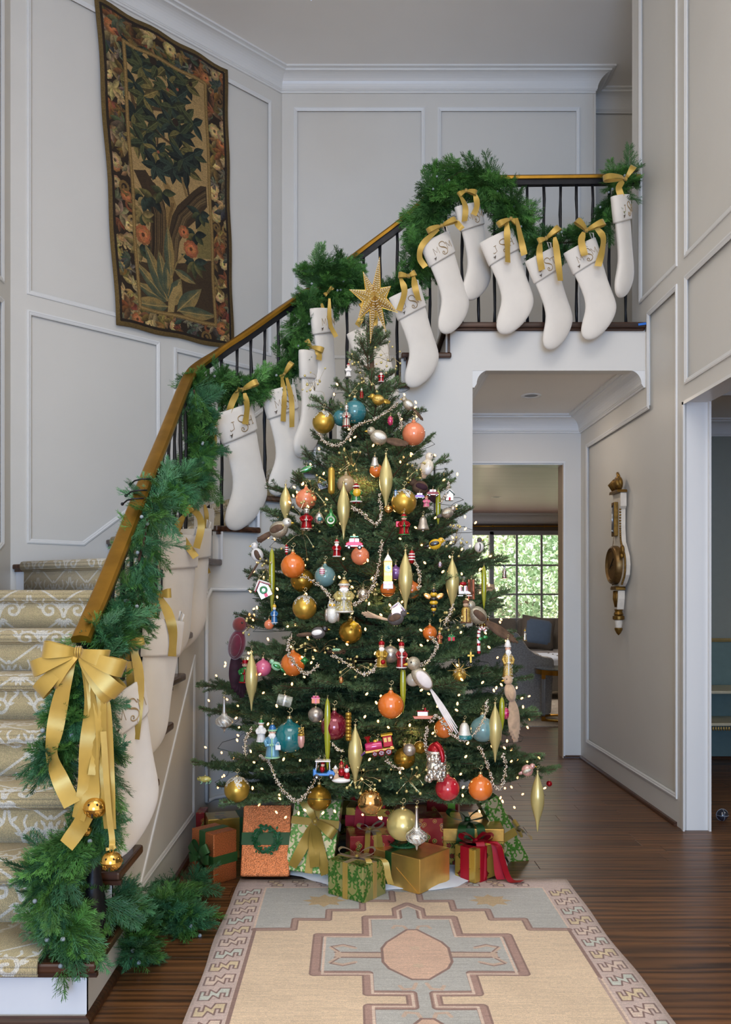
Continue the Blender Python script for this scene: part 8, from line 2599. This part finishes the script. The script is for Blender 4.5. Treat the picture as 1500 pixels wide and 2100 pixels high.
# ---- bead garlands
BEAD = pm('silver_bead', (214, 204, 190), .2, .85, .25, 40)
def rope(pts, label, k=1.05):
    pp = [P(x, y, od(x, y, k, .02)) for x, y in pts]
    sp = smoothpath(pp, 10)
    o = thing('bead_garland', label, 'bead garland', pp[0], 'silver bead garlands on the tree')
    M().tube(sp, .0016, 4).build('cord', OR['wire'], o)
    r_ = random.Random(int(pts[0][0] * 3 + pts[0][1]))
    L = sum((b - a).length for a, b in zip(sp[:-1], sp[1:]))
    m = M()
    for i in range(int(L * 620)):
        t = r_.random() * (len(sp) - 1.001); j = int(t)
        p = sp[j].lerp(sp[j + 1], t - j)
        n = Vector((r_.gauss(0, 1), r_.gauss(0, 1), r_.gauss(0, 1))).normalized()
        m.ball(p + n * r_.uniform(.003, .0105), r_.uniform(.0026, .0042), 6, 4)
    b = m.build('beads', BEAD, o, smooth=True); b['kind'] = 'stuff'
rope([(654, 890), (665, 906), (689, 914), (710, 903), (723, 882), (737, 871), (779, 855), (817, 826)], 'silver bead garland dipping across the top of the tree under the teal ball')
rope([(817, 846), (823, 862), (822, 880)], 'short silver bead strand left of the peach ball near the top')
rope([(620, 1181), (648, 1195), (669, 1214), (683, 1236)], 'silver bead strand slanting from the clear orange ball to the owl')
rope([(723, 1242), (749, 1225), (767, 1198), (777, 1160), (784, 1108)], 'silver bead strand rising past the left side of the clock tower')
rope([(779, 1013), (781, 1060), (770, 1078)], 'short silver bead strand below the uppermost finial')
rope([(721, 1041), (744, 1052), (765, 1074)], 'short silver bead strand right of the finial before the beige ball')
rope([(850, 1150), (860, 1175), (860, 1210)], 'short silver bead strand left of the bee')
rope([(930, 1240), (922, 1262), (912, 1280)], 'short silver bead strand under the peach tinted finial')
rope([(920, 990), (918, 1010), (905, 1030)], 'short silver bead strand at the far upper right of the tree')
rope([(597, 1305), (590, 1331), (605, 1361), (629, 1381), (656, 1362)], 'silver bead garland looped over the left orange ball')
rope([(678, 1344), (708, 1358), (735, 1378), (752, 1382), (768, 1372), (777, 1350)], 'silver bead garland dipping below the bird nest to the golden santa')
rope([(834, 1353), (868, 1364), (889, 1342), (897, 1322), (882, 1305)], 'silver bead garland curling above the white dove')
rope([(516, 1494), (503, 1521), (504, 1548)], 'short silver bead strand left of the white coated santa')
rope([(533, 1550), (553, 1563), (567, 1600), (587, 1627), (607, 1642), (627, 1630), (646, 1598), (654, 1553)], 'long silver bead garland hanging free in a deep loop at the bottom left', 1.03)
rope([(681, 1524), (692, 1536), (704, 1541)], 'short silver bead strand under the burgundy ball')
rope([(792, 1556), (808, 1572), (824, 1577)], 'short silver bead strand below the train')
rope([(876, 1490), (873, 1520), (878, 1552)], 'silver bead strand down the left side of the santa head')
rope([(882, 1481), (897, 1469), (912, 1486), (930, 1508), (954, 1517), (981, 1496), (997, 1462), (999, 1436)], 'silver bead garland looped under the glitter bell')
rope([(984, 1532), (999, 1565), (1014, 1612), (1029, 1613), (1038, 1574), (1032, 1547)], 'silver bead garland hanging in a loop over the leaning present at the right', 1.02)
# ---- wired berry sprays
bsm = M().ball((0, 0, 0), .0058, 10, 8).build('spray_bead', OR['champ'], link=False, smooth=True).data
sr_ = random.Random(31)
WIRE2 = OR['wire']
for i, (x, y, sx, sy, lab) in enumerate([(645, 795, 24, 40, 'at the upper left of the tree top'), (745, 780, 30, 50, 'right beside the trunk near the top'), (800, 735, 30, 36, 'sticking up at the right of the tree top'), (640, 1005, 26, 30, 'between the purse and the stair treads'),
                                 (725, 950, 34, 30, 'in the middle of the upper branches'), (852, 968, 26, 20, 'beside the porcelain bird'), (935, 1110, 22, 34, 'standing up at the right before the white wall'), (925, 1270, 26, 26, 'under the bee on the right'),
                                 (506, 1290, 18, 26, 'sticking out left above the burgundy bird'), (655, 1335, 44, 26, 'around the bird nest'), (730, 1370, 36, 24, 'right of the bird nest'), (745, 1210, 30, 30, 'right of the robed figure'),
                                 (620, 1090, 50, 60, 'on the left below the silver elephant'), (740, 1600, 40, 26, 'low in the middle above the mirror ball'), (545, 1165, 14, 26, 'behind the lime icicle on the left'), (840, 1600, 40, 30, 'low right of the middle')]):
    c = P(x, y, od(x, y, 1.0, .02))
    o = thing('berry_spray', 'wire spray of small champagne beads ' + lab, 'bead spray', c, 'berry sprays on the tree')
    m = M()
    u = c.y / F
    for j in range(13):
        e = c + Vector((sr_.uniform(-sx, sx) * u, sr_.uniform(-.05, .0), sr_.uniform(-sy, sy) * u))
        mid = c.lerp(e, .5) + Vector((sr_.uniform(-.02, .02), -.01, .015))
        m.tube(smoothpath([c + Vector((0, .03, -.01)), mid, e], 3), .0007, 3)
        b = bpy.data.objects.new('spray_bead', bsm); COL.objects.link(b); b.parent = o
        b.location = e - W[o.name]
        s_ = sr_.uniform(.75, 1.2); b.scale = (s_, s_, s_)
    m.build('wire', WIRE2, o)
# ---- the star
SG = pm('star_gold_glitter', (228, 190, 112), .28, .8, .4, 260, .5, 260)
c = P(768, 612, 4.30)
u = 4.30 / F
star = thing('tree_topper_star', 'gold glitter eight pointed star on top of the tree', 'star', c)
tips = [(779, 527), (802, 587), (816, 641), (792, 680), (760, 704), (735, 654), (717, 594), (745, 557)]
tv = [P(a, b, 4.30) for a, b in tips]
n_ = len(tv)
for i in range(n_):
    a, b, p = tv[i - 1] - c, tv[(i + 1) % n_] - c, tv[i] - c
    ln_ = p.length
    r_in = .060
    da = (p.normalized() + a.normalized()).normalized() * r_in
    db = (p.normalized() + b.normalized()).normalized() * r_in
    f_ = Vector((0, -.045, 0))
    ridge = p * .0
    m = M()
    m.add([c + f_, c + da, c + p, c + db, c - f_], [(0, 1, 2), (0, 2, 3), (4, 2, 1), (4, 3, 2)])
    ray = m.build('ray', SG, star)
    e = M()
    e.tube([c + da, c + p], [.0028, .0012], 5); e.tube([c + p, c + db], [.0012, .0028], 5)
    e.build('gold_edge', OR['gold'], ray)
    st_ = M()
    for q_ in (da, db):
        mid = (f_ + q_) / 2
        k_ = max(4, int(ln_ / .013))
        for t in range(1, k_):
            t_ = t / k_
            base = mid.lerp(p, t_)
            for s2 in (-.25, .25):
                pp = base + (q_ - f_) * s2 * (1 - t_)
                st_.ball(c + pp + Vector((0, -.002, 0)), .0028 * (1.1 - .5 * t_), 5, 3)
    st_.build('rhinestones', OR['glit'], ray)
